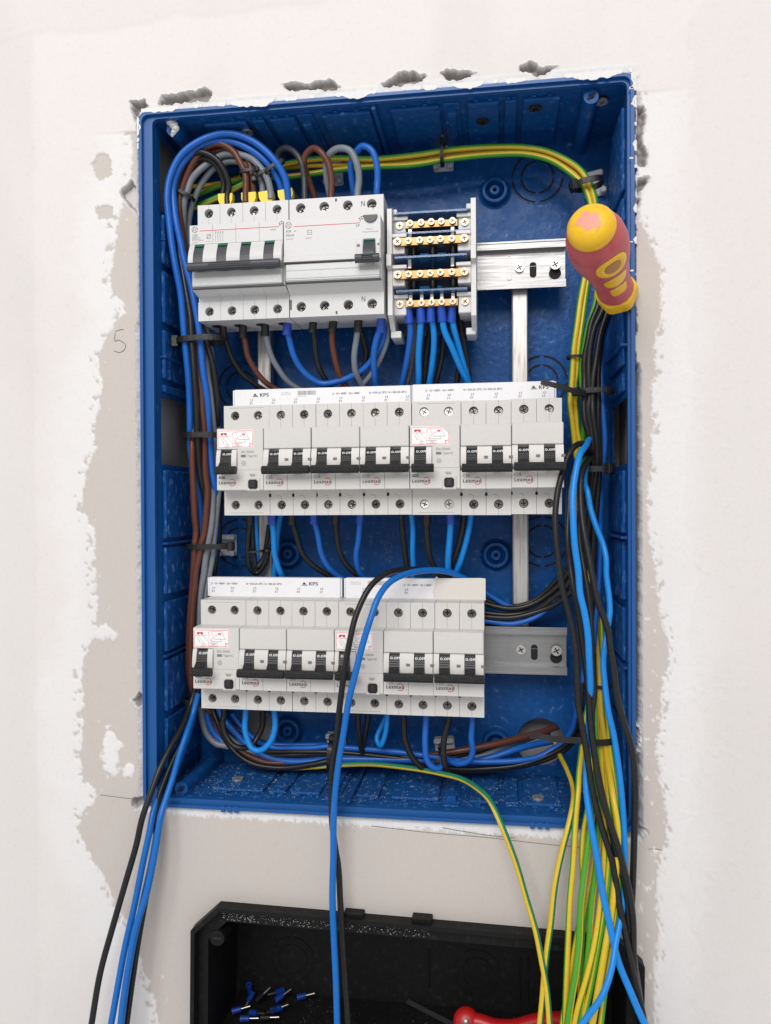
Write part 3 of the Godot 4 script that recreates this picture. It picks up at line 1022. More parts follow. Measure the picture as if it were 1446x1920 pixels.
func dust(called: String, label: String, lo: Vector3, hi: Vector3, count: int, small: float, big: float, seed_at: int) -> void:
	var mb := MB.new()
	mb.outq([Vector3(1, 0, 0), Vector3(0, 1, 0), Vector3(0, 0, 1)], Vector3.ZERO)
	mb.outq([Vector3(-1, 0, 0), Vector3(0, 1, 0), Vector3(0, 0, 1)], Vector3.ZERO)
	mb.outq([Vector3(1, 0, 0), Vector3(0, 1, 0), Vector3(0, 0, -1)], Vector3.ZERO)
	mb.outq([Vector3(-1, 0, 0), Vector3(0, 1, 0), Vector3(0, 0, -1)], Vector3.ZERO)
	var mm := MultiMesh.new()
	mm.transform_format = MultiMesh.TRANSFORM_3D
	mm.mesh = mb.mesh(M.dust)
	mm.instance_count = count
	rng.seed = seed_at
	for i in count:
		var u := rng.randf()
		if rng.randf() < 0.5:
			u = u * u
		var p := Vector3(lerpf(lo.x, hi.x, u), lerpf(lo.y, hi.y, rng.randf()), lerpf(lo.z, hi.z, pow(rng.randf(), 0.6)))
		var s := lerpf(small, big, pow(rng.randf(), 6.0))
		if rng.randf() < 0.006:
			s *= 3.0
		mm.set_instance_transform(i, Transform3D(Basis(Vector3(0, 1, 0), rng.randf() * 6.0).scaled(Vector3(s, s * 0.5, s)), p * MM))
	var o := MultiMeshInstance3D.new()
	o.name = numbered(called)
	o.multimesh = mm
	o.set_meta("kind", "stuff")
	add_child(o)
	tag(o, label, "dust")


var screw_cache := {}


func screw_mesh(r: float, m: String) -> ArrayMesh:
	# a cross-head screw facing +z, its head's underside at z = 0
	var key := "%s|%s" % [r, m]
	if screw_cache.has(key):
		return screw_cache[key]
	var mb := MB.new()
	mb.col = Color(0.05, 0.05, 0.05)
	mb.arc(0, 0, 0.0, r * 0.96, 0, TAU, -1.5, r * 0.10, 20)
	mb.col = Color(1, 1, 1)
	for q in 4:
		var a := q * PI / 2 + PI / 4
		var o := Vector2(cos(a), sin(a)) * r * 0.16
		var pl := PackedVector2Array([o])
		for i in 7:
			var b := a - PI / 4 + 0.18 + (PI / 2 - 0.36) * i / 6.0
			pl.append(Vector2(cos(b), sin(b)) * r)
		mb.prism(pl, 0, r * 0.34)
	for q in 4:
		var a := q * PI / 2
		mb.prism(PackedVector2Array([Vector2(cos(a - 0.2), sin(a - 0.2)) * r * 0.62, Vector2(cos(a - 0.17), sin(a - 0.17)) * r, Vector2(cos(a + 0.17), sin(a + 0.17)) * r, Vector2(cos(a + 0.2), sin(a + 0.2)) * r * 0.62]), 0, r * 0.31)
	screw_cache[key] = mb.mesh(M[m])
	return screw_cache[key]


# ---------------------------------------------------------------- rails
func rails() -> void:
	for k in [[-143.9, "lower"], [147.3, "upper"], [0.5, "middle"]]:
		var x1 := 118.0 if k[1] == "middle" else 130.2
		var lab := "galvanised mounting rail %s, bare right end with screws" % ("behind the top row of switchgear" if k[1] == "upper" else "behind the bottom row of switchgear")
		if k[1] == "middle":
			lab = "galvanised mounting rail almost wholly hidden behind the middle row of switchgear"
		var t := thing("mounting_rail", lab, "rail", Vector3(0, k[0], 0), "galvanised mounting rails")
		var mb := MB.new()
		var th := 1.1
		# top-hat profile (z, y)
		mb.along_x(PackedVector2Array([Vector2(28.6, 17.5), Vector2(28.6, 12.2), Vector2(22.4, 12.2), Vector2(22.4, -12.2), Vector2(28.6, -12.2), Vector2(28.6, -17.5), Vector2(28.6 - th, -17.5), Vector2(28.6 - th, -13.3), Vector2(21.2, -13.3), Vector2(21.2, 13.3), Vector2(28.6 - th, 13.3), Vector2(28.6 - th, 17.5)]), -143, x1)
		var r := part("rail_profile", mb, M.zinc, t)
		mb = MB.new()
		mb.along_x(PackedVector2Array([Vector2(29.3, 17.9), Vector2(29.3, 16.6), Vector2(28.4, 16.6), Vector2(28.4, 17.9)]), -143, x1)
		mb.along_x(PackedVector2Array([Vector2(29.3, -17.9), Vector2(29.3, -16.6), Vector2(28.4, -16.6), Vector2(28.4, -17.9)]), -143, x1)
		part("rail_lip", mb, M.zinc, t)
		if k[1] == "middle":
			continue
		mb = MB.new()
		var oval := PackedVector2Array()
		for i in 24:
			var a := TAU * i / 24
			oval.append(Vector2(106.3 + cos(a) * 2.6, -2.4 + sin(a) * 2.6 + signf(sin(a)) * 3.4))
		mb.prism(oval, 22.0, 22.46)
		mb.arc(122.6, -6.0, 0, 4.6, 0, TAU, 22.0, 22.46, 20)
		part("rail_slot", mb, M.dark_hole, t)
		mb = MB.new()
		mb.arc(122.6, -6.0, 4.6, 5.1, 0, TAU, 22.3, 22.8, 20)
		frame_ring(mb, rounded(86.8, -9.4, 90.2, 9.6, 1.4), rounded(87.5, -8.8, 89.5, 9.0, 0.8), 22.3, 23.1)
		mb.box(-143, 0.2, 22.4, x1, 0.45, 22.55)
		part("rail_embossing", mb, M.zinc, t)
		for s in [[96.2, -0.5, 23.0, 3.6], [122.6, -0.2, 25.5, 3.9]]:
			part_mesh("rail_screw", screw_mesh(s[3], "screw_metal"), t, Vector3(s[0], s[1], s[2])).rotation.z = 0.5
	for k in [[90.4, 102.4, "right"], [-111.6, -100.8, "left"]]:
		var mb := MB.new()
		mb.along_y(PackedVector2Array([Vector2(0, 10), Vector2(k[1] - k[0], 10), Vector2(k[1] - k[0], 20.4), Vector2(k[1] - k[0] - 1, 20.9), Vector2(1, 20.9), Vector2(0, 20.4)]), 0, 300)
		mb.box(-1, -3, 0, k[1] - k[0] + 1, 6, 10)
		mb.box(-1, 294, 0, k[1] - k[0] + 1, 303, 10)
		whole("upright_strip", mb, M.strip_zinc, Vector3(k[0], -158, 0), "upright zinc strip joining the rails, %s" % ("stained, crossing the open space beside the switchgear" if k[2] == "right" else "bright, glimpsed near the bundle with brown wires"), "metal strip", "upright zinc strips")


# ---------------------------------------------------------------- the black box below
func lower_box() -> void:
	var t := thing("junction_box", "open black plastic box with chamfered corners below the blue box", "junction box", Vector3(17.0, -322.2, 0))
	t.rotation.z = -0.014
	var w := 157.0
	var outer := PackedVector2Array([Vector2(-w + 19, 0), Vector2(w - 16, 0), Vector2(w, -15), Vector2(w, -210), Vector2(-w, -210), Vector2(-w, -18)])
	var inner := PackedVector2Array([Vector2(-w + 21, -3), Vector2(w - 18, -3), Vector2(w - 3, -17), Vector2(w - 3, -207), Vector2(-w + 3, -207), Vector2(-w + 3, -20)])
	var inner2 := PackedVector2Array([Vector2(-w + 24, -14), Vector2(w - 22, -14), Vector2(w - 10, -26), Vector2(w - 10, -200), Vector2(-w + 10, -200), Vector2(-w + 10, -28)])
	outer.reverse()
	inner.reverse()
	inner2.reverse()
	var mb := MB.new()
	frame_ring(mb, outer, inner, 20, 95)
	part("rim", mb, M.black_box, t)
	mb = MB.new()
	frame_ring(mb, inner, inner2, 24, 86)
	part("inner_ledge", mb, M.black_box, t)
	mb = MB.new()
	mb.box(-w + 3, -207, 18, w - 3, -3, 22)
	part("back_plate", mb, M.black_box, t)
	mb = MB.new()
	mb.xf = Transform3D(Basis(Vector3(0, 0, 1), --0.014), Vector3.ZERO)
	mb.box(-w + 12, -106, 22, w - 14, -102, 84)
	part("floor", mb, M.black_box, t)
	for k in [[-101, -76], [46, -73]]:
		mb = MB.new()
		for rr: float in [17.5, 11.5]:
			for q in 4:
				var a0: float = q * PI / 2 + 0.1
				mb.arc(k[0], k[1], rr - 0.5, rr + 0.5, a0, a0 + PI / 2 - 0.2, 21.5, 22.7, 9)
		part("knockout_ring", mb, M.black_box, t)
	for x: float in [-66, -59, 8, 78, 84]:
		mb = MB.new()
		mb.box(x, -90, 21.8, x + 1.4, -58, 23.4, 0.3)
		part("rib", mb, M.black_box, t)
	mb = MB.new()
	mb.cyl(Vector3(-w + 17, -26, 60), Vector3(-w + 17, -26, 87.5), 6.0, 5.6, 18)
	part("screw_post", mb, M.black_box, t)
	mb = MB.new()
	mb.box(-w + 14, -27, 87.2, -w + 20, -25, 87.7)
	part("screw_slot", mb, M.dark_hole, t)
	for x: float in [-46, 2]:
		mb = MB.new()
		mb.box(x, -0.5, 84, x + 14, 2.8 if x < 0 else 3.6, 92, 0.6)
		part("fixing_tab", mb, M.black_box, t)
	# plaster crumbs on the lip
	var mbd := MB.new()
	rng.seed = 17
	for i in 500:
		var x := rng.randf_range(-136, 140)
		var s := rng.randf_range(0.08, 0.26)
		mbd.xf = Transform3D(Basis(Vector3(0, 0, 1), rng.randf() * 3.0), Vector3(x, -3.1 - rng.randf() * 0.5, 86.1 + rng.randf_range(0, 0.9)))
		mbd.box(-s * 2, -s, -s * 0.5, s * 2, s, s * 0.6)
	mbd.xf = Transform3D.IDENTITY
	for i in 700:
		var x := -136.0 + 150.0 * pow(rng.randf(), 1.4)
		var s := rng.randf_range(0.05, 0.17)
		mbd.xf = Transform3D(Basis(Vector3(0, 0, 1), rng.randf() * 3.0), Vector3(x, -4 - pow(rng.randf(), 1.5) * 9.0, 86.1))
		mbd.box(-s * 2, -s, 0, s * 2, s, s)
	part("plaster_crumbs", mbd, M.dust, t).set_meta("kind", "stuff")
	dust("floor_dust", "pale specks of plaster dust scattered on the floor of the black box", Vector3(-70, -423.9, 24), Vector3(120, -423.5, 80), 1100, 0.06, 0.26, 92)


# ---------------------------------------------------------------- switchgear
const ZT := 70.0   # front of the terminal blocks
const ZN := 85.5   # front of the raised middle


func terminal_block(mb: MB, x0: float, x1: float, y0: float, y1: float, holes: Array, r: float) -> void:
	# open box from the rail to ZT with screw holes in its front
	var z0 := 32.0
	mb.quad(Vector3(x0, y0, z0), Vector3(x0, y0, ZT), Vector3(x0, y1, ZT), Vector3(x0, y1, z0))
	mb.quad(Vector3(x1, y0, ZT), Vector3(x1, y0, z0), Vector3(x1, y1, z0), Vector3(x1, y1, ZT))
	mb.quad(Vector3(x0, y1, ZT), Vector3(x1, y1, ZT), Vector3(x1, y1, z0), Vector3(x0, y1, z0))
	mb.quad(Vector3(x0, y0, z0), Vector3(x1, y0, z0), Vector3(x1, y0, ZT), Vector3(x0, y0, ZT))
	mb.quad(Vector3(x0, y1, z0), Vector3(x1, y1, z0), Vector3(x1, y0, z0), Vector3(x0, y0, z0))
	var n := holes.size()
	for i in n:
		var a: float = x0 if i == 0 else (holes[i - 1].x + holes[i].x) * 0.5
		var b: float = x1 if i == n - 1 else (holes[i].x + holes[i + 1].x) * 0.5
		mb.holed(a, y0, b, y1, ZT, holes[i].x, holes[i].y, r, 12.0)


func terminal_screws(t: Node3D, holes: Array, kind: String, r: float, z: float) -> void:
	for h: Vector2 in holes:
		var s := part_mesh("terminal_screw", screw_mesh(r, kind), t, Vector3(h.x, h.y, z - rng.randf_range(0, 1.2)))
		s.rotation = Vector3(0, 0, rng.randf() * 1.5)
		if kind != "bright":
			s.rotation = Vector3(rng.randf_range(-0.1, 0.1), rng.randf_range(-0.1, 0.1), rng.randf() * 1.5)


func cheek(mb: MB, x0: float, x1: float) -> void:
	var p := PackedVector2Array([Vector2(78, 7.0), Vector2(85.0, 7.0)])
	for i in 9:
		var a := lerpf(0.15, 1.0, i / 8.0)
		p.append(Vector2(85.2 + 2.6 * sin(a * PI * 0.55), lerpf(6.4, -6.2, i / 8.0)))
	p.append(Vector2(85.4, -7.6))
	p.append(Vector2(78, -7.6))
	mb.along_x(p, x0, x1)


func toggle_shape(mb: MB, x0: float, x1: float, top: float, ribs := true) -> void:
	mb.along_x(PackedVector2Array([Vector2(78, top), Vector2(83.6, top), Vector2(86.2, top - 4.0), Vector2(88.4, top - 8.0), Vector2(92, top - 11.0), Vector2(92, top - 14.0), Vector2(78, top - 14.0)]), x0, x1)
	if ribs:
		for i in 3:
			var y := top - 4.6 - i * 1.5
			var z := 86.5 + i * 0.85
			mb.along_x(PackedVector2Array([Vector2(z - 0.6, y), Vector2(z + 0.35, y - 0.1), Vector2(z + 0.4, y - 0.6), Vector2(z - 0.6, y - 0.7)]), x0 + 0.5, x1 - 0.5)


func bar_shape(mb: MB, x0: float, x1: float, y: float, z: float, r: float) -> void:
	var p := PackedVector2Array()
	for i in 14:
		var a := TAU * i / 14
		p.append(Vector2(z + cos(a) * r * 0.92, y + sin(a) * r))
	mb.along_x(p, x0, x1)


func brand_line(t: Node3D, x: float, y: float, z: float, rating: String, bold: bool) -> void:
	text(rating, 2.1, M.ink, t, Vector3(x, y + 3.8, z), "bold" if bold else "plain", Vector3.ZERO, "rating_print", 1.0)
	text("Lexman", 2.35, M.ink, t, Vector3(x, y - 0.1, z), "bold", Vector3.ZERO, "maker_print", 1.05)
	var mb := MB.new()
	mb.arc(x + 10.2, y + 1.2, 2.2, 2.68, -2.35, 2.35, z - 0.05, z + 0.06, 20)
	part("maker_ring", mb, M.red_ink, t)


const HOLE := 3.3


func two_pole_body(t: Node3D, groove: bool, bright := false) -> void:
	var h := 40.55
	var holes_top := [Vector2(8.75, 33.1), Vector2(26.25, 33.1)]
	var holes_bot := [Vector2(8.75, -32.9), Vector2(26.25, -32.9)]
	if groove:
		for k in 2:
			var mb := MB.new()
			var x0 := 0.12 + k * 17.5
			terminal_block(mb, x0, x0 + 17.26, 22.0, h, [holes_top[k]], HOLE)
			terminal_block(mb, x0, x0 + 17.26, -h, -22.0, [holes_bot[k]], HOLE)
			mb.box(x0, -22.4, 32, x0 + 17.26, 22.3, 81)
			mb.along_x(PackedVector2Array([Vector2(81, -9.6), Vector2(ZN, -9.9), Vector2(ZN, -22.0), Vector2(ZN - 0.4, -22.4), Vector2(81, -22.4)]), x0, x0 + 17.26)
			part("pole_housing", mb, M.white_shell, t)
			mb = MB.new()
			mb.box(x0 + 8.5, 22.5, ZT - 0.3, x0 + 8.68, 29.7, ZT + 0.03)
			mb.box(x0 + 8.5, 36.5, ZT - 0.3, x0 + 8.68, 40.5, ZT + 0.03)
			mb.box(x0 + 8.5, -40.5, ZT - 0.3, x0 + 8.68, -36.3, ZT + 0.03)
			mb.box(x0 + 8.5, -29.5, ZT - 0.3, x0 + 8.68, -26.8, ZT + 0.03)
			mb.xf = Transform3D(Basis(Vector3(0, 0, 1), -0.22), Vector3(x0 + 8.6, -26.6, 0))
			mb.box(-4.0, -0.12, ZT - 0.3, 0.0, 0.12, ZT + 0.03)
			part("contact_symbol", mb, M.pale_ink, t)
			mb = MB.new()
			mb.box(x0 - 0.9, -27.0, ZT - 0.4, x0 + 0.9, -24.7, ZT + 0.1)
			part("link_slot", mb, M.dark_hole, t)
	else:
		var mb := MB.new()
		terminal_block(mb, 0.12, 34.88, 22.0, h, holes_top, HOLE)
		terminal_block(mb, 0.12, 34.88, -h, -22.0, holes_bot, HOLE)
		mb.box(0.12, -22.4, 32, 34.88, 22.3, 81)
		part("housing", mb, M.white_shell, t)
		mb = MB.new()
		for s: float in [1.0, -1.0]:
			mb.box(4.4, minf(s * 38.9, s * 38.7), ZT - 0.2, 30.4, maxf(s * 38.9, s * 38.7), ZT + 0.02)
		part("moulding_line", mb, M.pale_ink, t)
	terminal_screws(t, holes_top, "screw_metal" if bright else "dark_screw", 3.0, 67.6 if bright else 66.0)
	terminal_screws(t, holes_bot, "screw_metal" if bright else "dark_screw", 3.0, 67.6 if bright else 65.6)


func breaker(rating: String, at: Vector3, label: String, group: String) -> Node3D:
	var t := thing("circuit_breaker", label, "circuit breaker", at + Vector3(0, rng.randf_range(-0.3, 0.3), rng.randf_range(-0.3, 0.3)), group)
	t.rotation.z = rng.randf_range(-0.004, 0.004)
	two_pole_body(t, true)
	var mb := MB.new()
	mb.box(0.25, 7.3, 80, 34.7, 22.2, ZN, 0.5)
	part("label_window", mb, M.white_shell, t)
	for r in [[0.3, 4.1], [11.7, 21.6], [29.2, 34.7]]:
		mb = MB.new()
		cheek(mb, r[0], r[1])
		part("toggle_cheek", mb, M.white_shell, t)
	for x: float in [17.6, 34.4]:
		mb = MB.new()
		mb.box(x - 1.3, -1.6, 86, x + 1.3, 0.2, 87.95)
		part("flag_slot", mb, M.pale_ink, t)
	for x: float in [4.4, 21.9]:
		mb = MB.new()
		toggle_shape(mb, x, x + 7.0, 5.6)
		var g := part("toggle", mb, M.toggle_black, t)
		text("O.Off", 1.75, M.white_ink, g, Vector3(x + 0.25, 2.55, 85.2), "bold", Vector3(-0.57, 0, 0), "toggle_print", 1.12)
	mb = MB.new()
	bar_shape(mb, 1.5, 35.4, -8.3, 94.0, 3.0)
	part("toggle_bar", mb, M.knurl_black, t)
	brand_line(t, 1.6, -18.0, ZN, rating, false)
	return t


func sticker_image() -> ImageTexture:
	var im := Image.create_empty(300, 128, false, Image.FORMAT_RGBA8)
	im.fill(Color(0.96, 0.955, 0.95))
	var red := Color(0.86, 0.22, 0.24)
	var ink := Color(0.22, 0.2, 0.2)
	for i in 3:
		line(im, 8, 6 + i, 292, 6 + i, red)
		line(im, 8, 120 + i, 292, 120 + i, red)
		line(im, 5 + i, 8, 5 + i, 120, red)
		line(im, 292 + i, 8, 292 + i, 120, red)
	im.fill_rect(Rect2i(28, 22, 50, 16), Color(0.80, 0.12, 0.16))
	im.fill_rect(Rect2i(46, 30, 14, 8), Color(0.96, 0.9, 0.9))
	for i in 2:
		line(im, 10, 44 + i, 108, 44 + i, red)
		line(im, 40, 46 + i, 100, 118, ink)
		line(im, 70, 38 + i, 122, 88, ink)
		line(im, 62, 104 + i, 96, 104 + i, ink)
		line(im, 60, 118 + i, 94, 118 + i, ink)
	for i in 9:
		line(im, 30 + i, 56 + i * 2, 52 + i / 2, 92, ink)
	for i in 2:
		for q in [[124, 20, 124, 116], [124, 116, 200, 116], [200, 116, 200, 96], [124, 96, 200, 96], [124, 20, 150, 92], [150, 86, 236, 86], [236, 86, 226, 66], [150, 20, 176, 68], [176, 68, 268, 68], [268, 68, 232, 14], [150, 16, 232, 14], [124, 20, 150, 16]]:
			line(im, q[0], q[1] + i, q[2], q[3] + i, ink if q[1] > 60 else red)
	for k in [[140, 76], [154, 58], [182, 42]]:
		for i in 3:
			line(im, k[0], k[1] + i, k[0] + 6, k[1] + 8 + i, red)
			line(im, k[0] + 6, k[1] + 8 + i, k[0] + 14, k[1] - 8 + i, red)
	im.fill_rect(Rect2i(206, 26, 26, 14), Color(0.90, 0.45, 0.48))
	im.fill_rect(Rect2i(150, 101, 34, 10), Color(0.93, 0.68, 0.70))
	for i in 16:
		line(im, 268 + i, 98, 268, 98 + 22 - i, Color(0.93, 0.6, 0.62))
	for i in 2:
		line(im, 266, 96 + i, 290, 96 + i, red)
		line(im, 266 + i, 96, 266 + i, 120, red)
		line(im, 290, 96 + i, 266, 120 + i, red)
	return ImageTexture.create_from_image(im)


func line(im: Image, x0: int, y0: int, x1: int, y1: int, c: Color) -> void:
	var n := maxi(absi(x1 - x0), absi(y1 - y0))
	for i in n + 1:
		var f := float(i) / maxi(n, 1)
		var x := clampi(roundi(lerpf(x0, x1, f)), 0, im.get_width() - 1)
		var y := clampi(roundi(lerpf(y0, y1, f)), 0, im.get_height() - 1)
		im.set_pixel(x, y, c)


func earth_leakage(at: Vector3, label: String, bright: bool, cut: float) -> Node3D:
	# two-module residual current switch with a test button
	var t := thing("residual_current_switch", label, "safety switch", at, "two-module residual current switches")
	two_pole_body(t, false, bright)
	var mb := MB.new()
	mb.along_x(PackedVector2Array([Vector2(80, -22.4), Vector2(ZN - 0.6, -22.4), Vector2(ZN, -21.8), Vector2(ZN, -7.9), Vector2(80, -7.9)]), 0.25, 34.75)
	mb.box(15.4, -8.0, 80, 34.75, 22.2, ZN, 0.4)
	mb.box(0.25, 7.2, 80, 15.5, 22.2, ZN, 0.4)
	mb.box(22.5, -22.9, 80, 32.5, -12.9, ZN + 0.7, 0.5)
	part("front_cover", mb, M.white_shell, t)
	for r in [[0.3, 3.2], [11.6, 15.3]]:
		mb = MB.new()
		cheek(mb, r[0], r[1])
		part("toggle_cheek", mb, M.white_shell, t)
	mb = MB.new()
	toggle_shape(mb, 3.4, 11.4, 5.8)
	var g := part("toggle", mb, M.toggle_black, t)
	text("O.Off", 1.8, M.white_ink, g, Vector3(4.3, 2.75, 85.2), "bold", Vector3(-0.57, 0, 0), "toggle_print", 1.12)
	mb = MB.new()
	bar_shape(mb, 2.2, 17.4, -8.3, 94.0, 3.0)
	part("toggle_bar", mb, M.knurl_black, t)
	# sticker on the upper left
	mb = MB.new()
	var z := ZN + 0.12
	mb.quad_uv(Vector3(0.8, 8.0, z), Vector3(27.6, 8.0, z), Vector3(27.6, 21.2, z), Vector3(0.8, 21.2, z))
	mb.quad(Vector3(0.8, 8.0, ZN), Vector3(27.6, 8.0, ZN), Vector3(27.6, 8.0, z), Vector3(0.8, 8.0, z))
	mb.quad(Vector3(27.6, 8.0, ZN), Vector3(27.6, 21.2, ZN), Vector3(27.6, 21.2, z), Vector3(27.6, 8.0, z))
	part("instruction_sticker", mb, M.sticker, t)
	if cut > 0.0:
		mb = MB.new()
		mb.prism(PackedVector2Array([Vector2(27.7, 21.3), Vector2(27.7, 15.5), Vector2(21.0, 21.3)]), z - 0.05, z + 0.12)
		part("sticker_fold", mb, M.white_shell, t)
	var zt := ZN
	text("I∆n 30mA", 1.6, M.ink, t, Vector3(18.3, 4.4, zt), "plain", Vector3.ZERO, "data_print")
	text("Type AC", 1.5, M.ink, t, Vector3(23.0, 1.5, zt), "plain", Vector3.ZERO, "data_print")
	mb = MB.new()
	mb.box(18.3, 1.3, zt - 0.05, 22.0, 3.2, zt + 0.04)
	for i in 6:
		mb.xf = Transform3D(Basis(Vector3(0, 0, 1), i * PI / 3), Vector3(20.4, -3.0, 0))
		mb.box(1.25, -0.45, zt - 0.05, 1.75, 0.45, zt + 0.04)
	mb.xf = Transform3D.IDENTITY
	mb.arc(20.4, -3.0, 0.55, 0.85, 0, TAU, zt - 0.05, zt + 0.04, 14)
	part("symbol_print", mb, M.pale_ink, t)
	text("TEST", 1.45, M.ink, t, Vector3(24.8, -12.4, zt + 0.7), "plain", Vector3.ZERO, "test_print")
	mb = MB.new()
	mb.box(24.0, -21.3, 84, 30.8, -14.7, 88.2, 1.1)
	var b := part("test_button", mb, M.toggle_black, t)
	text("T", 3.0, M.toggle_grey, b, Vector3(26.3, -19.6, 88.2), "plain", Vector3.ZERO, "button_print")
	brand_line(t, 1.3, -18.0, zt, "40A", true)
	return t


func busbar(at: Vector3, w: float, h: float, label: String, marks: Array, logo_x: float, maker_x: float, rating_x: float, torn: float) -> void:
	var t := thing("comb_busbar", label, "busbar", at, "white comb busbars")
	var mb := MB.new()
	mb.box(0, 0, 0, w, h, 7.0, 0.3)
	part("cover", mb, M.white_label, t)
	mb = MB.new()
	mb.box(-1.4, 0.4, 0.5, -0.2, h - 0.4, 6.5, 0.2)
	mb.box(w + 0.2, 0.4, 0.5, w + 1.2, h - 0.4, 6.5, 0.2)
	part("end_cap", mb, M.white_label, t)
	for k in marks[1].size():
		var x: float = marks[1][k]
		for q in [["L1" if k % 2 == 0 else "L2", 9.1, 0.0], ["L2" if k % 2 == 0 else "L1", 11.4, PI]]:
			var o := text(q[0], 1.6, M.ink, t, Vector3(x, h - q[1], 7.0), "bold", Vector3(0, 0, q[2]), "phase_print")
			if q[2] > 0:
				o.position = Vector3(x + 1.9, h - 10.7, 7.0) * MM
	if logo_x >= 0.0:
		text("KPS", 2.7, M.ink, t, Vector3(logo_x + 6.0, h - 5.8, 7.0), "bold", Vector3.ZERO, "maker_print", 1.15)
		mb = MB.new()
		mb.prism(PackedVector2Array([Vector2(logo_x, h - 5.8), Vector2(logo_x + 5.4, h - 5.8), Vector2(logo_x + 4.4, h - 5.2), Vector2(logo_x + 1.4, h - 5.2)]), 6.95, 7.05)
		mb.prism(PackedVector2Array([Vector2(logo_x + 1.0, h - 4.9), Vector2(logo_x + 2.4, h - 3.0), Vector2(logo_x + 4.3, h - 4.9)]), 6.95, 7.05)
		part("maker_emblem", mb, M.ink, t)
	if maker_x >= 0.0:
		text("KPS EUROPE S.L.", 0.75, M.pale_ink, t, Vector3(maker_x, h - 3.6, 7.0), "plain", Vector3.ZERO, "small_print")
		text("MADE IN CHINA", 0.75, M.pale_ink, t, Vector3(maker_x, h - 4.9, 7.0), "plain", Vector3.ZERO, "small_print")
		mb = MB.new()
		rng.seed = 31
		var x := maker_x + 13.0
		while x < maker_x + 27.0:
			var d := rng.randf_range(0.12, 0.42)
			mb.box(x, h - 5.2, 6.95, x + d, h - 2.0, 7.05)
			x += d + rng.randf_range(0.16, 0.4)
		part("barcode", mb, M.pale_ink, t)
		text("8 435099 501234", 0.7, M.pale_ink, t, Vector3(maker_x + 12.6, h - 6.5, 7.0), "plain", Vector3.ZERO, "small_print")
	if rating_x >= 0.0:
		text("2~  Ui = 400V~  Un = 400V~", 1.5, M.ink, t, Vector3(rating_x, h - 5.6, 7.0), "bold", Vector3.ZERO, "rating_print", 0.85)
		if torn <= 0.0:
			text("In = 63A (Δt: 20ºC)  In = 80A (Δt: 40ºC)", 1.5, M.ink, t, Vector3(rating_x + 28.0, h - 5.6, 7.0), "bold", Vector3.ZERO, "rating_print", 0.78)
	if torn > 0.0:
		mb = MB.new()
		mb.prism(PackedVector2Array([Vector2(torn, -0.6), Vector2(w + 1.6, -0.4), Vector2(w + 1.6, h + 0.5), Vector2(w - 2, h + 0.9), Vector2(torn + 3.5, h + 0.3), Vector2(torn + 2.4, h + 2.0), Vector2(torn + 1.0, h + 0.2), Vector2(torn + 0.4, h * 0.62), Vector2(torn - 0.9, h * 0.4), Vector2(torn - 0.2, h * 0.2)]), 6.9, 7.35)
		part("masking_tape", mb, M.tape, t)


func monogram(t: Node3D, x: float, y: float, z: float) -> void:
	var mb := MB.new()
	mb.arc(x, y, 2.05, 2.3, 0, TAU, z - 0.05, z + 0.04, 22)
	for i in 4:
		var a := i * PI / 2 + 0.5
		mb.arc(x + cos(a) * 1.45, y + sin(a) * 1.45, 0.35, 0.55, a - 1.9, a + 1.9, z - 0.05, z + 0.04, 8)
	mb.arc(x - 0.55, y, 0.5, 0.75, 0.9, 5.4, z - 0.05, z + 0.04, 10)
	mb.arc(x + 0.6, y + 0.45, 0.3, 0.52, 0.6, 4.7, z - 0.05, z + 0.04, 8)
	mb.arc(x + 0.6, y - 0.45, 0.3, 0.52, 1.6, 5.7, z - 0.05, z + 0.04, 8)
	part("maker_emblem", mb, M.ink, t)


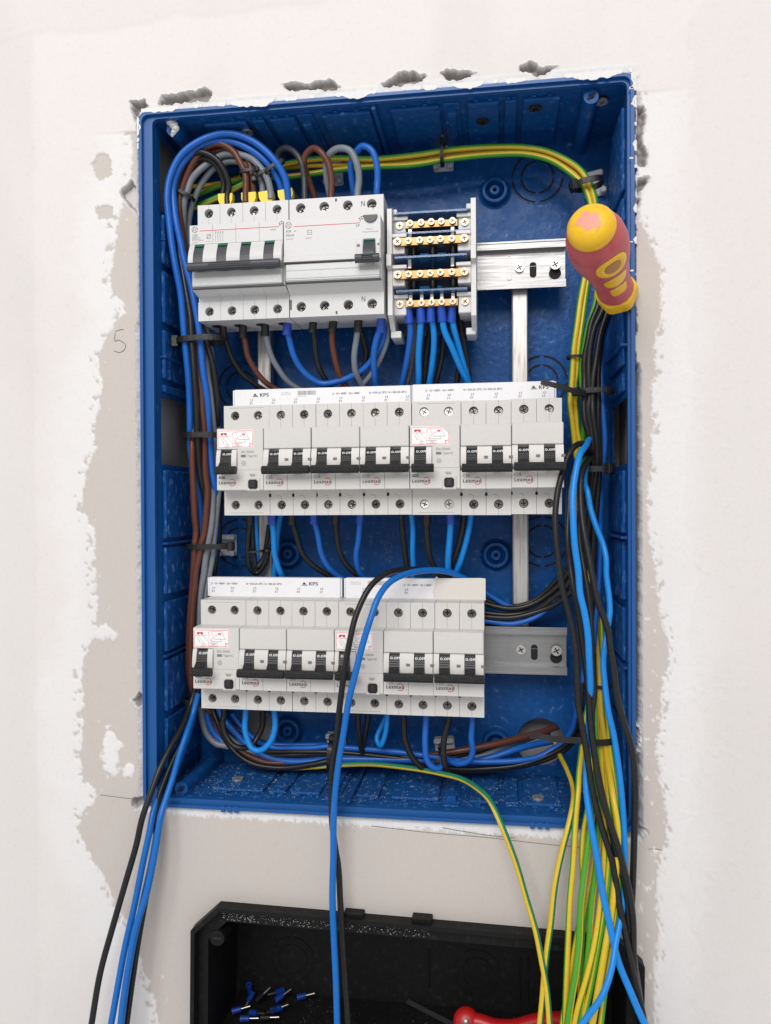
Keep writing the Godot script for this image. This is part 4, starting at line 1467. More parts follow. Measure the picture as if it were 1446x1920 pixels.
func main_breaker(at: Vector3) -> void:
	var t := thing("main_circuit_breaker", "four-pole white breaker with long grey toggle bar, leftmost in the top row", "circuit breaker", at)
	var h := 42.95
	var holes_top := []
	var holes_bot := []
	for k in 4:
		var x0 := 0.1 + k * 17.4
		var ht := Vector2(x0 + 8.6, 36.6)
		var hb := Vector2(x0 + 8.6, -36.2)
		holes_top.append(ht)
		holes_bot.append(hb)
		var mb := MB.new()
		terminal_block(mb, x0, x0 + 17.2, 22.4, h, [ht], 3.4)
		terminal_block(mb, x0, x0 + 17.2, -h, -29.2, [hb], 3.4)
		mb.along_x(PackedVector2Array([Vector2(32, 22.4), Vector2(ZN, 22.4), Vector2(ZN, 8.6), Vector2(80, 8.2), Vector2(80, -22.0), Vector2(79, -23.2), Vector2(71.5, -25.0), Vector2(68.6, -25.4), Vector2(68.6, -29.4), Vector2(32, -29.4)]), x0, x0 + 17.2)
		part("pole_housing", mb, M.grey_shell, t)
		mb = MB.new()
		mb.box(x0 + 8.5, 24.4, ZT - 0.3, x0 + 8.66, 33.0, ZT + 0.03)
		mb.box(x0 + 8.5, 40.2, ZT - 0.3, x0 + 8.66, h - 0.1, ZT + 0.03)
		mb.box(x0 + 8.5, -h + 0.1, ZT - 0.3, x0 + 8.66, -39.8, ZT + 0.03)
		mb.box(x0 + 8.5, -32.6, ZT - 0.3, x0 + 8.66, -29.3, ZT + 0.03)
		part("moulding_line", mb, M.pale_ink, t)
		# recesses under the bottom wire entries
		mb = MB.new()
		mb.arc(x0 + 8.6, 0, 0, 4.6, 0, TAU, 0, 0.2, 18)
		var e := part("wire_entry", mb, M.dark_hole, t, Vector3(0, -h - 0.02, 52))
		e.rotation.x = PI / 2
	terminal_screws(t, holes_top, "dark_screw", 3.1, 65.5)
	terminal_screws(t, holes_bot, "dark_screw", 3.1, 65.0)
	for k in 5:
		var x0: float = [0.2, 11.3, 28.8, 46.2, 63.6][k]
		var x1: float = [3.9, 21.4, 38.8, 56.2, 69.4][k]
		var mb := MB.new()
		var p := PackedVector2Array([Vector2(78, 8.4), Vector2(85.4, 8.4)])
		for i in 9:
			p.append(Vector2(85.6 + 4.0 * sin(i / 8.0 * PI * 0.62), lerpf(7.6, -7.0, i / 8.0)))
		p.append(Vector2(78, -7.2))
		mb.along_x(p, x0, x1)
		part("toggle_cheek", mb, M.grey_shell, t)
	for k in 4:
		var x0 := 4.0 + k * 17.4
		var mb := MB.new()
		var p := PackedVector2Array([Vector2(78, 8.3), Vector2(84.6, 8.3)])
		for i in 8:
			p.append(Vector2(84.8 + 4.6 * sin(i / 7.0 * PI * 0.55), lerpf(8.0, -9.0, i / 7.0)))
		p.append(Vector2(78, -9.0))
		mb.along_x(p, x0, x0 + 7.2)
		var g := part("toggle", mb, M.toggle_grey, t)
		mb = MB.new()
		mb.xf = Transform3D(Basis(Vector3(1, 0, 0), -0.9), Vector3(x0, 7.45, 85.55))
		mb.box(0.1, -1.1, -0.2, 7.1, 1.1, 0.35)
		part("green_marker", mb, M.green_print, g)
		text("O-OFF", 1.0, M.white_ink, g, Vector3(x0 + 1.2, 6.9, 86.05), "bold", Vector3(-0.9, 0, 0), "toggle_print", 1.1)
	var mb := MB.new()
	bar_shape(mb, 1.0, 68.6, -9.6, 91.5, 3.2)
	for i in 4:
		mb.box(17.0, -8.0 - i * 1.3, 93.5, 48.0, -7.4 - i * 1.3, 94.9 - absf(i - 1.2) * 0.3, 0.2)
	part("toggle_bar", mb, M.toggle_grey, t)
	mb = MB.new()
	mb.box(0.8, -21.6, 80, 68.4, -10.4, 84.2, 0.8)
	mb.arc(64.0, -15.8, 3.9, 4.15, 0.3, TAU - 0.6, 84.1, 84.32, 24)
	part("lower_flap", mb, M.flap, t)
	mb = MB.new()
	mb.box(0.6, -22.6, 79, 69.2, -21.9, 83.4)
	part("flap_gap", mb, M.seam, t)
	mb = MB.new()
	for k in 3:
		mb.box(17.3 + k * 17.4, 8.7, ZN - 0.2, 17.42 + k * 17.4, 22.3, ZN + 0.02)
	part("moulding_line", mb, M.pale_ink, t)
	monogram(t, 4.0, 19.3, ZN)
	mb = MB.new()
	mb.box(7.6, 17.9, ZN - 0.05, 66.6, 18.4, ZN + 0.04)
	part("red_line", mb, M.red_ink, t)
	text("C40", 1.65, M.ink, t, Vector3(2.1, 14.4, ZN), "plain", Vector3.ZERO, "rating_print")
	text("6000 3", 1.0, M.pale_ink, t, Vector3(2.3, 12.6, ZN), "plain", Vector3.ZERO, "data_print")
	text("N-I IEC 60898", 0.95, M.pale_ink, t, Vector3(1.9, 10.9, ZN), "plain", Vector3.ZERO, "data_print")
	text("230/400~", 0.8, M.pale_ink, t, Vector3(1.9, 9.4, ZN), "plain", Vector3.ZERO, "data_print")
	text("671603", 0.75, M.pale_ink, t, Vector3(12.4, 9.9, ZN), "plain", Vector3.ZERO, "data_print")
	text("EP64", 1.15, M.ink, t, Vector3(60.4, 15.4, ZN), "italic", Vector3.ZERO, "data_print", 1.15)
	mb = MB.new()
	frame_ring(mb, rounded(13.0, 12.4, 15.9, 15.4, 0.2, 1), rounded(13.3, 12.7, 15.6, 15.1, 0.1, 1), ZN - 0.05, ZN + 0.04)
	frame_ring(mb, rounded(2.0, 12.2, 7.8, 13.9, 0.2, 1), rounded(2.15, 12.35, 7.65, 13.75, 0.1, 1), ZN - 0.05, ZN + 0.04)
	mb.xf = Transform3D(Basis(Vector3(0, 0, 1), 0.8), Vector3(14.45, 13.9, 0))
	mb.box(-1.7, -0.12, ZN - 0.05, 1.7, 0.12, ZN + 0.04)
	mb.xf = Transform3D.IDENTITY
	for i in 4:
		var x := 19.6 + i * 1.8
		mb.box(x, 15.2, ZN - 0.05, x + 0.18, 17.6, ZN + 0.04)
		mb.box(x - 0.3, 16.6, ZN - 0.05, x + 0.5, 16.8, ZN + 0.04)
		mb.box(x - 0.3, 15.9, ZN - 0.05, x + 0.5, 16.1, ZN + 0.04)
		mb.xf = Transform3D(Basis(Vector3(0, 0, 1), 0.35), Vector3(x + 0.2, 12.9, 0))
		mb.box(-0.1, -0.2, ZN - 0.05, 0.1, 2.4, ZN + 0.04)
		mb.xf = Transform3D.IDENTITY
		mb.box(x, 9.6, ZN - 0.05, x + 0.18, 12.6, ZN + 0.04)
	for q in [[66.6, 20.2], [68.0, 21.2], [68.2, 19.6], [66.9, 18.9]]:
		mb.box(q[0], q[1], ZN - 0.05, q[0] + 0.9, q[1] + 0.8, ZN + 0.04)
	part("symbol_print", mb, M.ink, t)


func twin_ferrule(at: Vector3, turn: float, label: String) -> void:
	var t := thing("twin_wire_ferrule", label, "wire ferrule", at, "yellow twin ferrules on top of the main breaker")
	t.rotation.z = turn
	var mb := MB.new()
	mb.along_y(PackedVector2Array([Vector2(-5.6, -2.6), Vector2(5.6, -2.6), Vector2(5.6, 2.6), Vector2(-5.6, 2.6)]), 3.0, 7.6)
	mb.prism(PackedVector2Array([Vector2(-3.2, -3.0), Vector2(3.2, -3.0), Vector2(5.6, 3.0), Vector2(-5.6, 3.0)]), -2.6, 2.6)
	part("sleeve", mb, M.ferrule_yellow, t)
	mb = MB.new()
	for s: float in [-2.7, 2.7]:
		mb.arc(s, 0, 0.0, 2.45, 0, TAU, 0, 0.15, 16)
	var o := part("socket", mb, M.dark_hole, t, Vector3(0, 7.62, 0))
	o.rotation.x = -PI / 2


func main_residual(at: Vector3) -> void:
	var t := thing("main_residual_current_switch", "four-pole white residual current switch marked 40A, between main breaker and terminal block", "safety switch", at)
	var h := 42.95
	var ht := []
	var hb := []
	for k in 4:
		ht.append(Vector2(8.6 + k * 17.5, 36.4))
		hb.append(Vector2(8.6 + k * 17.5, -35.4))
	var mb := MB.new()
	terminal_block(mb, 0.2, 69.7, 22.4, h, ht, 3.6)
	terminal_block(mb, 0.2, 69.7, -h, -27.0, hb, 3.6)
	mb.along_x(PackedVector2Array([Vector2(32, 22.4), Vector2(ZN, 22.4), Vector2(ZN, -3.4), Vector2(86.2, -4.2), Vector2(86.2, -7.6), Vector2(80, -7.8), Vector2(80, -21.0), Vector2(76, -23.6), Vector2(ZT, -27.0), Vector2(32, -27.0)]), 0.2, 69.7)
	part("housing", mb, M.grey_shell, t)
	terminal_screws(t, ht, "dark_screw", 3.2, 64.5)
	terminal_screws(t, hb, "dark_screw", 3.2, 64.0)
	mb = MB.new()
	mb.box(0.6, -21.0, 79.8, 69.2, -8.2, 84.4, 0.9)
	mb.box(0.6, -19.2, 84.3, 69.2, -18.6, 84.8, 0.2)
	mb.box(0.6, -13.6, 84.3, 69.2, -13.1, 84.7, 0.2)
	part("lower_flap", mb, M.flap, t)
	mb = MB.new()
	mb.box(58.5, -12.8, 84.3, 63.6, -10.2, 84.6)
	part("flap_window", mb, M.white_shell, t)
	mb = MB.new()
	mb.box(0.4, -8.2, 80, 50.0, -7.7, 85.9)
	mb.box(0.4, -21.6, 79, 69.4, -21.0, 83.0)
	mb.box(34.2, 39.6, ZT - 0.3, 35.6, 41.8, ZT + 0.04)
	mb.box(34.2, -41.8, ZT - 0.3, 35.6, -39.6, ZT + 0.04)
	mb.box(0.3, -37.5, ZT - 0.3, 1.6, -30.2, ZT + 0.04)
	part("notch", mb, M.seam, t)
	monogram(t, 3.6, 18.6, ZN)
	mb = MB.new()
	mb.box(7.4, 17.2, ZN - 0.05, 55.5, 17.7, ZN + 0.04)
	part("red_line", mb, M.red_ink, t)
	text("40A", 1.75, M.ink, t, Vector3(1.5, 13.4, ZN), "plain", Vector3.ZERO, "rating_print", 1.0)
	text("4P", 1.0, M.ink, t, Vector3(7.6, 13.6, ZN), "italic", Vector3.ZERO, "rating_print")
	text("30mA", 1.75, M.ink, t, Vector3(1.4, 10.5, ZN), "plain", Vector3.ZERO, "rating_print", 1.0)
	text("230/400V~", 0.95, M.pale_ink, t, Vector3(1.4, 8.2, ZN), "plain", Vector3.ZERO, "data_print")
	text("604078", 0.95, M.pale_ink, t, Vector3(16.0, 8.2, ZN), "plain", Vector3.ZERO, "data_print")
	text("FP", 1.8, M.ink, t, Vector3(52.3, 14.4, ZN), "italic", Vector3.ZERO, "data_print")
	text("Pulsar T", 1.1, M.pale_ink, t, Vector3(59.4, 12.2, ZN), "plain", Vector3.ZERO, "data_print")
	text("Frecuentemente", 1.1, M.pale_ink, t, Vector3(56.8, 10.4, ZN), "plain", Vector3.ZERO, "data_print")
	text("N", 3.5, M.ink, t, Vector3(53.0, 35.0, ZT), "plain", Vector3.ZERO, "data_print")
	text("N", 3.5, M.ink, t, Vector3(53.0, -33.6, ZT), "plain", Vector3.ZERO, "data_print")
	mb = MB.new()
	frame_ring(mb, rounded(17.4, 11.2, 20.6, 14.4, 0.2, 1), rounded(17.65, 11.45, 20.35, 14.15, 0.1, 1), ZN - 0.05, ZN + 0.04)
	mb.arc(18.5, 12.7, 0.35, 0.55, 0, PI, ZN - 0.05, ZN + 0.04, 6)
	mb.arc(19.4, 12.8, 0.35, 0.55, PI, TAU, ZN - 0.05, ZN + 0.04, 6)
	for q in [[54.4, 20.2], [55.6, 21.2], [56.2, 19.9], [54.9, 19.0], [57.0, 21.4]]:
		mb.box(q[0], q[1], ZN - 0.05, q[0] + 0.9, q[1] + 0.8, ZN + 0.04)
	part("symbol_print", mb, M.ink, t)
	mb = MB.new()
	var half := PackedVector2Array()
	for i in 13:
		var a := PI + PI * i / 12.0
		half.append(Vector2(62.6 + cos(a) * 5.0, 22.3 + sin(a) * 5.0))
	mb.prism(half, ZN - 0.5, ZN + 1.4)
	part("test_button", mb, M.toggle_grey, t)
	for r in [[52.5, 57.6], [66.0, 69.5]]:
		mb = MB.new()
		mb.box(r[0], -6.5, ZN - 0.5, r[1], 6.2, ZN + 1.1, 0.5)
		part("toggle_cheek", mb, M.grey_shell, t)
	mb = MB.new()
	mb.box(53.0, 0.4, ZN, 55.3, 2.2, ZN + 1.2)
	mb.box(67.6, 0.8, ZN, 69.0, 2.4, ZN + 1.2)
	part("flag_slot", mb, M.pale_ink, t)
	mb = MB.new()
	var p := PackedVector2Array([Vector2(78, 6.3), Vector2(85.0, 6.3)])
	for i in 8:
		p.append(Vector2(85.2 + 6.0 * sin(i / 7.0 * PI * 0.5), lerpf(6.0, -9.0, i / 7.0)))
	p.append(Vector2(78, -9.0))
	mb.along_x(p, 57.8, 65.8)
	var g := part("toggle", mb, M.toggle_grey, t)
	mb = MB.new()
	mb.xf = Transform3D(Basis(Vector3(1, 0, 0), -0.85), Vector3(57.9, 5.2, 86.0))
	mb.box(0, -1.3, -0.2, 7.8, 1.3, 0.45)
	part("green_marker", mb, M.green_print, g)
	text("O-OFF", 1.3, M.white_ink, g, Vector3(59.0, 4.6, 86.5), "bold", Vector3(-0.85, 0, 0), "toggle_print")
	mb = MB.new()
	bar_shape(mb, 52.8, 69.6, -9.6, 92.0, 3.1)
	for i in 3:
		mb.box(57.5, -8.4 - i * 1.4, 94.2, 65.5, -7.7 - i * 1.4, 95.6, 0.2)
	part("toggle_bar", mb, M.toggle_grey, t)


func terminal_distributor() -> void:
	var t := thing("terminal_block", "white distribution terminal block with four stepped brass bars and blue separators", "terminal block", Vector3(0.5, 140, 0))
	var mb := MB.new()
	mb.along_x(PackedVector2Array([Vector2(24, 46), Vector2(50, 46), Vector2(58, 43), Vector2(68, 40), Vector2(68, 8), Vector2(72, 6), Vector2(72, -2), Vector2(66, -4), Vector2(66, -36), Vector2(56, -40), Vector2(46, -46), Vector2(24, -46)]), 0.2, 3.6)
	mb.box(3.0, 40, 30, 6.0, 44, 56, 0.4)
	mb.box(0.2, -49, 26, 8.0, -44, 50, 0.4)
	part("left_frame", mb, M.white_frame, t)
	mb = MB.new()
	mb.along_x(PackedVector2Array([Vector2(24, 49), Vector2(56, 49), Vector2(66, 45), Vector2(66, 12), Vector2(70, 10), Vector2(70, 1), Vector2(64, -1), Vector2(64, -38), Vector2(56, -42), Vector2(46, -46), Vector2(24, -46)]), 60.2, 63.7)
	mb.box(56.5, 42, 30, 60.5, 46, 54, 0.4)
	mb.box(56.0, -48, 26, 63.0, -43, 48, 0.4)
	part("right_frame", mb, M.white_frame, t)
	# stepped shoulders that carry the bars
	for r in [[26, 36, 60], [8, 20.5, 69], [-15, -2, 69], [-34, -21, 60]]:
		mb = MB.new()
		mb.box(3.6, r[0], 26, 12.6, r[1], r[2] - 3.5, 0.5)
		mb.box(3.6, r[1] - 1.2, 26, 14.2, r[1] + 1.6, r[2] - 1.5, 0.4)
		part("shoulder", mb, M.white_frame, t)
		mb = MB.new()
		mb.box(50.8, r[0], 26, 60.2, r[1], r[2] - 3.5, 0.5)
		mb.box(49.6, r[1] - 1.2, 26, 60.2, r[1] + 1.6, r[2] - 1.5, 0.4)
		part("shoulder", mb, M.white_frame, t)
	mb = MB.new()
	mb.box(3.6, -44, 24, 60.2, 44, 30)
	part("base", mb, M.insert_dark, t)
	for k in 4:
		var y: float = [31.2, 15.4, -8.3, -26.2][k]
		var z: float = [58.0, 69.0, 69.0, 58.0][k]
		var short := k == 0 or k == 3
		mb = MB.new()
		if short:
			mb.box(12.0, y - 2.6, z - 7.5, 50.6, y + 2.6, z, 0.3)
		else:
			mb.prism(rounded(4.6, y - 2.7, 58.8, y + 2.7, 2.6, 4), z - 6.5, z)
		var b := part("brass_bar", mb, M.brass, t)
		for x: float in [15.8, 24.0, 31.4, 38.7, 46.8]:
			part_mesh("bar_screw", screw_mesh(2.35, "pale_brass"), b, Vector3(x, y + (0.8 if k == 0 else 0.0), z + rng.randf_range(0.6, 1.6))).rotation.z = rng.randf() * 1.5
		for x: float in [8.0, 55.6]:
			part_mesh("end_screw", screw_mesh(2.75, "pale_brass"), b, Vector3(x, y, (z + 0.6) if not short else 57.0)).rotation.z = rng.randf() * 1.5
	for r in [[38.6, 62], [23.2, 64], [3.4, 72], [-18.4, 64]]:
		mb = MB.new()
		mb.box(6.0, r[0] - 0.7, 34, 57.5, r[0] + 0.7, r[1])
		part("separator", mb, M.blue_pane, t)
	for x: float in [17.0, 31.5, 46.6]:
		mb = MB.new()
		mb.cyl(Vector3(x, -24, 46), Vector3(x, 26, 46), 2.6, 2.6, 10)
		part("conductor_sleeve", mb, M.ferrule_black, t)
	for x: float in [15.8, 24.0, 31.4, 38.7, 46.8]:
		mb = MB.new()
		mb.box(x - 1.5, -24, 52, x + 1.5, -19, 56.5, 0.4)
		if x < 17 or x > 45:
			mb.box(x - 1.5, 21, 56, x + 1.5, 28, 59.0, 0.4)
			mb.box(x - 1.5, -2, 58, x + 1.5, 5, 62.0, 0.4)
		part("contact_pin", mb, M.tin, t)
	for r in [[22, 5.5, 29, 12], [35, 5.5, 41.5, 12], [22, -17.5, 29.5, -12], [35, -17.5, 38.5, -12]]:
		mb = MB.new()
		mb.box(r[0], r[1], 40, r[2], r[3], 52, 0.6)
		part("blue_insert", mb, M.insert_blue, t)


func switchgear() -> void:
	rng.seed = 4
	M.sticker = StandardMaterial3D.new()
	M.sticker.resource_name = "sticker"
	M.sticker.albedo_texture = sticker_image()
	M.sticker.roughness = 0.4
	mat("tape", Color(0.74, 0.70, 0.64), 0.7)
	mat("insert_dark", Color(0.02, 0.05, 0.12), 0.5)
	main_breaker(Vector3(-141.3, 147.1, 0))
	main_residual(Vector3(-71.2, 147.1, 0))
	terminal_distributor()
	var y2 := 0.0
	var x2 := -122.0
	earth_leakage(Vector3(x2, y2, 0), "switch with red and white sticker, leftmost in the middle row", false, 0.0)
	var g := "two-module circuit breakers"
	breaker("C16", Vector3(x2 + 35, y2, 0), "breaker marked C16 just after the leftmost stickered switch of the middle row", g)
	breaker("C16", Vector3(x2 + 70, y2, 0), "breaker marked C16 between another C16 and the C10 of the middle row", g)
	breaker("C10", Vector3(x2 + 105, y2, 0), "only breaker marked C10 in the middle row, before the second stickered switch", g)
	earth_leakage(Vector3(x2 + 140.3, y2, 0), "switch with cut-cornered sticker amid the middle row, bright terminal screws", true, 1.0)
	breaker("C16", Vector3(x2 + 175.4, y2, 0), "breaker marked C16 just after the cut-cornered sticker in the middle row", g)
	breaker("C16", Vector3(x2 + 210.4, y2, 0), "last breaker of the middle row, marked C16, beside the hanging black wires", g)
	var y3 := -144.0
	var x3 := -140.9
	earth_leakage(Vector3(x3, y3, 0), "switch with red and white sticker, leftmost in the bottom row", false, 0.0)
	breaker("C16", Vector3(x3 + 35, y3, 0), "breaker marked C16 just after the leftmost stickered switch of the bottom row", g)
	breaker("C20", Vector3(x3 + 70, y3, 0), "only breaker marked C20, in the bottom row before the long crossing wires", g)
	earth_leakage(Vector3(x3 + 105, y3, 0), "stickered switch of the bottom row partly hidden by long black and blue wires", false, 0.0)
	breaker("C10", Vector3(x3 + 140, y3, 0), "breaker just after the stickered switch crossed by wires in the bottom row", g)
	breaker("C16", Vector3(x3 + 175, y3, 0), "last breaker of the bottom row, beside the bare rail end", g)
	busbar(Vector3(-121.4, 39.6, 41), 136.2, 16.2, "long white comb busbar with a barcode above the left half of the middle row", [0, [12.6, 30.0, 47.5, 65.0, 82.4, 99.8, 117.2, 133.0]], 14.0, 37.0, 77.0, 0.0)
	busbar(Vector3(16.6, 39.6, 41), 103.6, 16.6, "white comb busbar above the right half of the middle row, black tie end touching it", [0, [10.6, 26.0, 43.0, 60.5, 78.0, 95.0]], 86.0, -1.0, 9.6, 0.0)
	busbar(Vector3(-142.6, -103.6, 41), 103.4, 15.0, "white comb busbar above the left half of the bottom row", [0, [2.5, 17.6, 35.4, 52.9, 70.2, 88.0]], 73.0, -1.0, 1.6, 0.0)
	busbar(Vector3(-34.9, -103.6, 41), 103.2, 15.2, "white comb busbar with masking tape at one end above the bottom row", [0, [13.0, 28.0, 45.2]], -1.0, 4.0, 44.0, 66.5)


func wires() -> void:
	wire("wire_blue", 2.6, "outermost thick blue wire arching over the top left corner into the main breaker", [-75, 194.5, 58, -75.1, 199.7, 59, -76.7, 209.9, 61, -83.3, 222.2, 64, -95.7, 234, 66, -111, 240.8, 68, -124.6, 242.5, 69, -141.7, 236.5, 71, -153.8, 226.4, 72, -161.8, 210.8, 72, -164.6, 196.9, 72, -163.7, 181.7, 71, -161.4, 164, 70, -159, 146.3, 69, -156.6, 125.9, 66, -154.7, 99.4, 64, -153.7, 80.3, 62, -153.2, 63, 60, -153.5, 45.5, 58, -153.6, 27.7, 57, -154.7, 13.3, 53, -154.3, -2.9, 48, -152.6, -19.4, 46, -150.8, -36, 46, -150.6, -59, 44, -152, -84.3, 40, -154.2, -108.6, 38, -156.1, -131.3, 36, -156.2, -157.1, 34, -154.9, -183.1, 32, -152.3, -199.5, 31, -149.4, -208, 31, -144.8, -215.9, 31, -138.6, -221.3, 31, -124.9, -226.1, 30])
	wire("wire_blue", 2.6, "inner thick blue wire of the arch, ending beside the outermost one in the main breaker", [-80.5, 196.4, 53, -80.8, 202.9, 54, -83.5, 211, 56, -90.7, 222.5, 60, -102.9, 232.3, 63, -119.4, 239.4, 64, -132.8, 238.6, 66, -146.2, 231.9, 67, -156.4, 218.7, 68, -160.7, 206.4, 68, -161.2, 194.6, 68, -159.2, 179.5, 68, -156.8, 166.4, 67, -153.5, 150.6, 66, -149.4, 132.9, 64, -146.1, 115.8, 63, -144.1, 97.5, 62, -143.1, 83.1, 61, -142, 68.4, 60, -140.5, 54.1, 58, -139.7, 39.3, 56, -139.3, 27.7, 54, -139.3, 11.1, 52, -138.9, -7.2, 50, -138, -18.3, 48, -139.5, -29.8, 42, -141.4, -50.9, 36, -144.4, -80.7, 32, -148.1, -110.8, 30, -149.1, -153.9, 28, -146.6, -183.8, 28, -141, -201.7, 28, -132.7, -209.4, 30, -120.1, -222.7, 31, -102.4, -231.4, 32, -83.5, -234.1, 33, -64.8, -232.9, 34, -48.2, -231, 34, -16.9, -230, 33, 20.2, -230.3, 31, 48.7, -230.6, 29, 71.4, -227, 27, 95.7, -220.9, 20, 124, -219.1, 2])
	wire("wire_black", 2.3, "front black wire arching into the second terminal of the main breaker, doubled with its twin", [-121.6, 193.4, 60, -121.5, 199, 60, -120.5, 208.1, 61, -122.8, 217.4, 63, -127.9, 224.8, 65, -135.8, 230.1, 66, -142.9, 231.4, 66, -150, 228.7, 65, -156.8, 220, 63, -160.7, 204.6, 62, -161.3, 184.5, 62, -158.9, 159.8, 63, -154.4, 137.2, 64, -149.6, 108.6, 65, -148.4, 92.6, 65, -147.7, 79.5, 65, -146.9, 62.2, 64, -146.2, 44.6, 63, -145.9, 27, 62, -145.9, 14.7, 60, -146.4, -2.1, 56, -145.9, -13.9, 53, -146.2, -23.6, 48, -147.3, -42.3, 40, -149.7, -76.5, 32, -153.7, -111.1, 28, -154.5, -162.8, 27, -148.1, -192.2, 29, -142.6, -204.1, 32, -134.5, -220.2, 34, -122.9, -230.1, 36, -111.7, -235.6, 37, -100.9, -238.1, 37, -86.3, -238.5, 37, -70.9, -235.9, 37, -58.1, -232.9, 37, -41.5, -228.4, 36])
	wire("wire_black", 2.2, "thick black wire behind its twin at the second terminal of the main breaker", [-126.6, 195.2, 56, -126.5, 201.7, 56, -125.9, 210.5, 57, -128.1, 219.4, 60, -132.3, 225.7, 62, -140.3, 229, 62, -149.5, 226.5, 60, -156.8, 216.1, 58, -159.9, 198.8, 56, -158.4, 170.3, 56, -153.5, 140.9, 58, -148.2, 118.1, 59, -142.7, 99.9, 58, -139.6, 88.7, 57, -136.5, 77, 56, -134.3, 63.1, 54, -133.7, 51.1, 52, -134.8, 37.3, 48, -137.3, 26.4, 42, -138.7, 4, 34, -139.5, -21.3, 30, -140.5, -48.9, 30, -141.4, -63.8, 31, -143.5, -79, 32, -145.8, -91.3, 32, -149.8, -115.3, 28, -151.2, -158.8, 25])
	wire("wire_brown", 2.5, "thick brown wire in front, third terminal of the main breaker, down the left side", [-107.4, 194.1, 60, -107.4, 199.7, 60, -107.1, 214, 61, -110.8, 224.6, 62, -116.5, 232.9, 63, -126.5, 237.3, 64, -137.8, 234.3, 64, -147.5, 225.4, 63, -154.7, 214.3, 62, -159.3, 200.9, 61, -160, 190, 60, -159.2, 176.9, 58, -156.8, 158, 56, -153.5, 133.4, 56, -150.7, 108.6, 57, -147.9, 92, 58, -146.3, 68.8, 58, -144.7, 54.2, 58, -143.1, 39.1, 58, -142.6, 27.5, 57, -143.3, 6.9, 55, -142.5, -8, 54, -142.1, -20.9, 53, -142.8, -34, 52, -145.5, -52.9, 51, -147.2, -62.8, 51, -149.5, -71.9, 51, -151.7, -83, 51, -153.7, -98, 50, -154.9, -107.1, 50, -156.5, -129.2, 49, -158.3, -154.8, 46, -159.2, -181.3, 40, -155.5, -193.6, 33, -148.2, -199.2, 30, -144.6, -208, 29, -141.6, -215.1, 29, -132.8, -223.9, 30, -121.2, -228.9, 33, -110.5, -232.7, 34, -100.9, -235.3, 34, -76.4, -234.9, 32, -42.5, -231.3, 31, -0.5, -228.3, 31, 24.3, -225.6, 31, 39.9, -222.6, 32, 65.4, -217.8, 30, 88, -214, 22, 111.3, -211.1, 8, 126.3, -210.4, -6])
	wire("wire_brown", 2.5, "thick brown wire behind its twin, third terminal of the main breaker", [-103.6, 197, 55, -103.6, 201.5, 55, -103.8, 213.1, 56, -104.9, 222, 57, -109.1, 229.5, 58, -116.6, 234.4, 58, -128.3, 236, 58, -140.1, 231.6, 58, -150.4, 223.8, 58, -158.6, 212.6, 57, -162.9, 199, 56, -163.5, 179.4, 54, -160.7, 151.2, 52, -157, 118.2, 52, -155.5, 85.7, 50, -154, 52.7, 50, -152.9, 31.8, 53, -151.8, 15, 57, -151.9, -1.3, 58, -151.6, -21.7, 57, -151.3, -40.9, 54, -152.1, -52.9, 51, -152.7, -64.9, 51, -154, -76.9, 50, -155.6, -92.2, 50, -157.5, -112.7, 49, -160, -138.1, 46, -163.1, -169.2, 38, -161.1, -192.4, 30])
	wire("wire_grey", 2.5, "thick grey wire in front, fourth terminal of the main breaker, down the left side", [-88.3, 195.7, 59, -88.6, 199.7, 59, -89.9, 209.8, 60, -94.2, 218.4, 61, -103.5, 226.5, 61, -113.8, 230.5, 60, -124.6, 231.7, 59, -134.7, 227.5, 59, -144.1, 220.7, 60, -149.6, 213.6, 60, -153.1, 206.2, 60, -156.1, 197.8, 59, -158.5, 188.6, 56, -159.7, 171.7, 52, -157.7, 139.4, 50, -151.9, 110.3, 50, -146.4, 91.4, 51, -143.1, 81.6, 52, -140.7, 66.7, 53, -138.8, 51.1, 53, -137.6, 34.1, 51, -137.7, 21.7, 48, -139, 3.3, 46, -140.1, -13.3, 47, -139.3, -28.2, 48, -140.3, -46.8, 48, -142.8, -62.1, 48, -145.3, -74.1, 48, -147.9, -86.2, 47, -150.1, -101.3, 46, -152.8, -121.6, 44, -155.5, -151.7, 40, -156.6, -178, 36, -156.2, -192, 34, -155.3, -205.5, 33, -150.7, -216.4, 33, -143.2, -222.5, 33, -136.2, -223.5, 33, -124.2, -227.2, 32, -94.3, -234.2, 30])
	wire("wire_grey", 2.4, "thick grey wire behind its twin, fourth terminal of the main breaker", [-95.6, 197.4, 54, -95.8, 201.4, 54, -96.6, 210.7, 55, -101.5, 219.4, 56, -111, 225.7, 56, -123.6, 228.2, 55, -134.1, 224.4, 54, -143.9, 215.3, 53, -150.8, 203.9, 52, -156.1, 188.6, 50, -157.5, 161.2, 46, -151.5, 128.3, 44, -143.1, 94.8, 44, -139.3, 61.7, 43, -137.3, 28.5, 42, -135.8, -0.7, 42, -136, -19.5, 43, -137.2, -37.7, 44, -139.8, -58.9, 44, -142, -74.4, 44, -144.9, -89.5, 43, -147.4, -105.1, 42, -150.9, -130.9, 38, -151.7, -165.8, 33, -147.7, -196.2, 30, -134, -219.5, 29, -103.6, -233.6, 28])
	wire("wire_blue", 1.7, "thin blue wire behind the left bundle, showing beside the top row", [-157.4, 200.2, 28, -153.3, 170.4, 30, -147.6, 130.8, 34, -145.1, 109.6, 34, -144, 91.7, 33, -144.1, 76.6, 30, -144, 55.9, 26, -144.8, 30.7, 22])
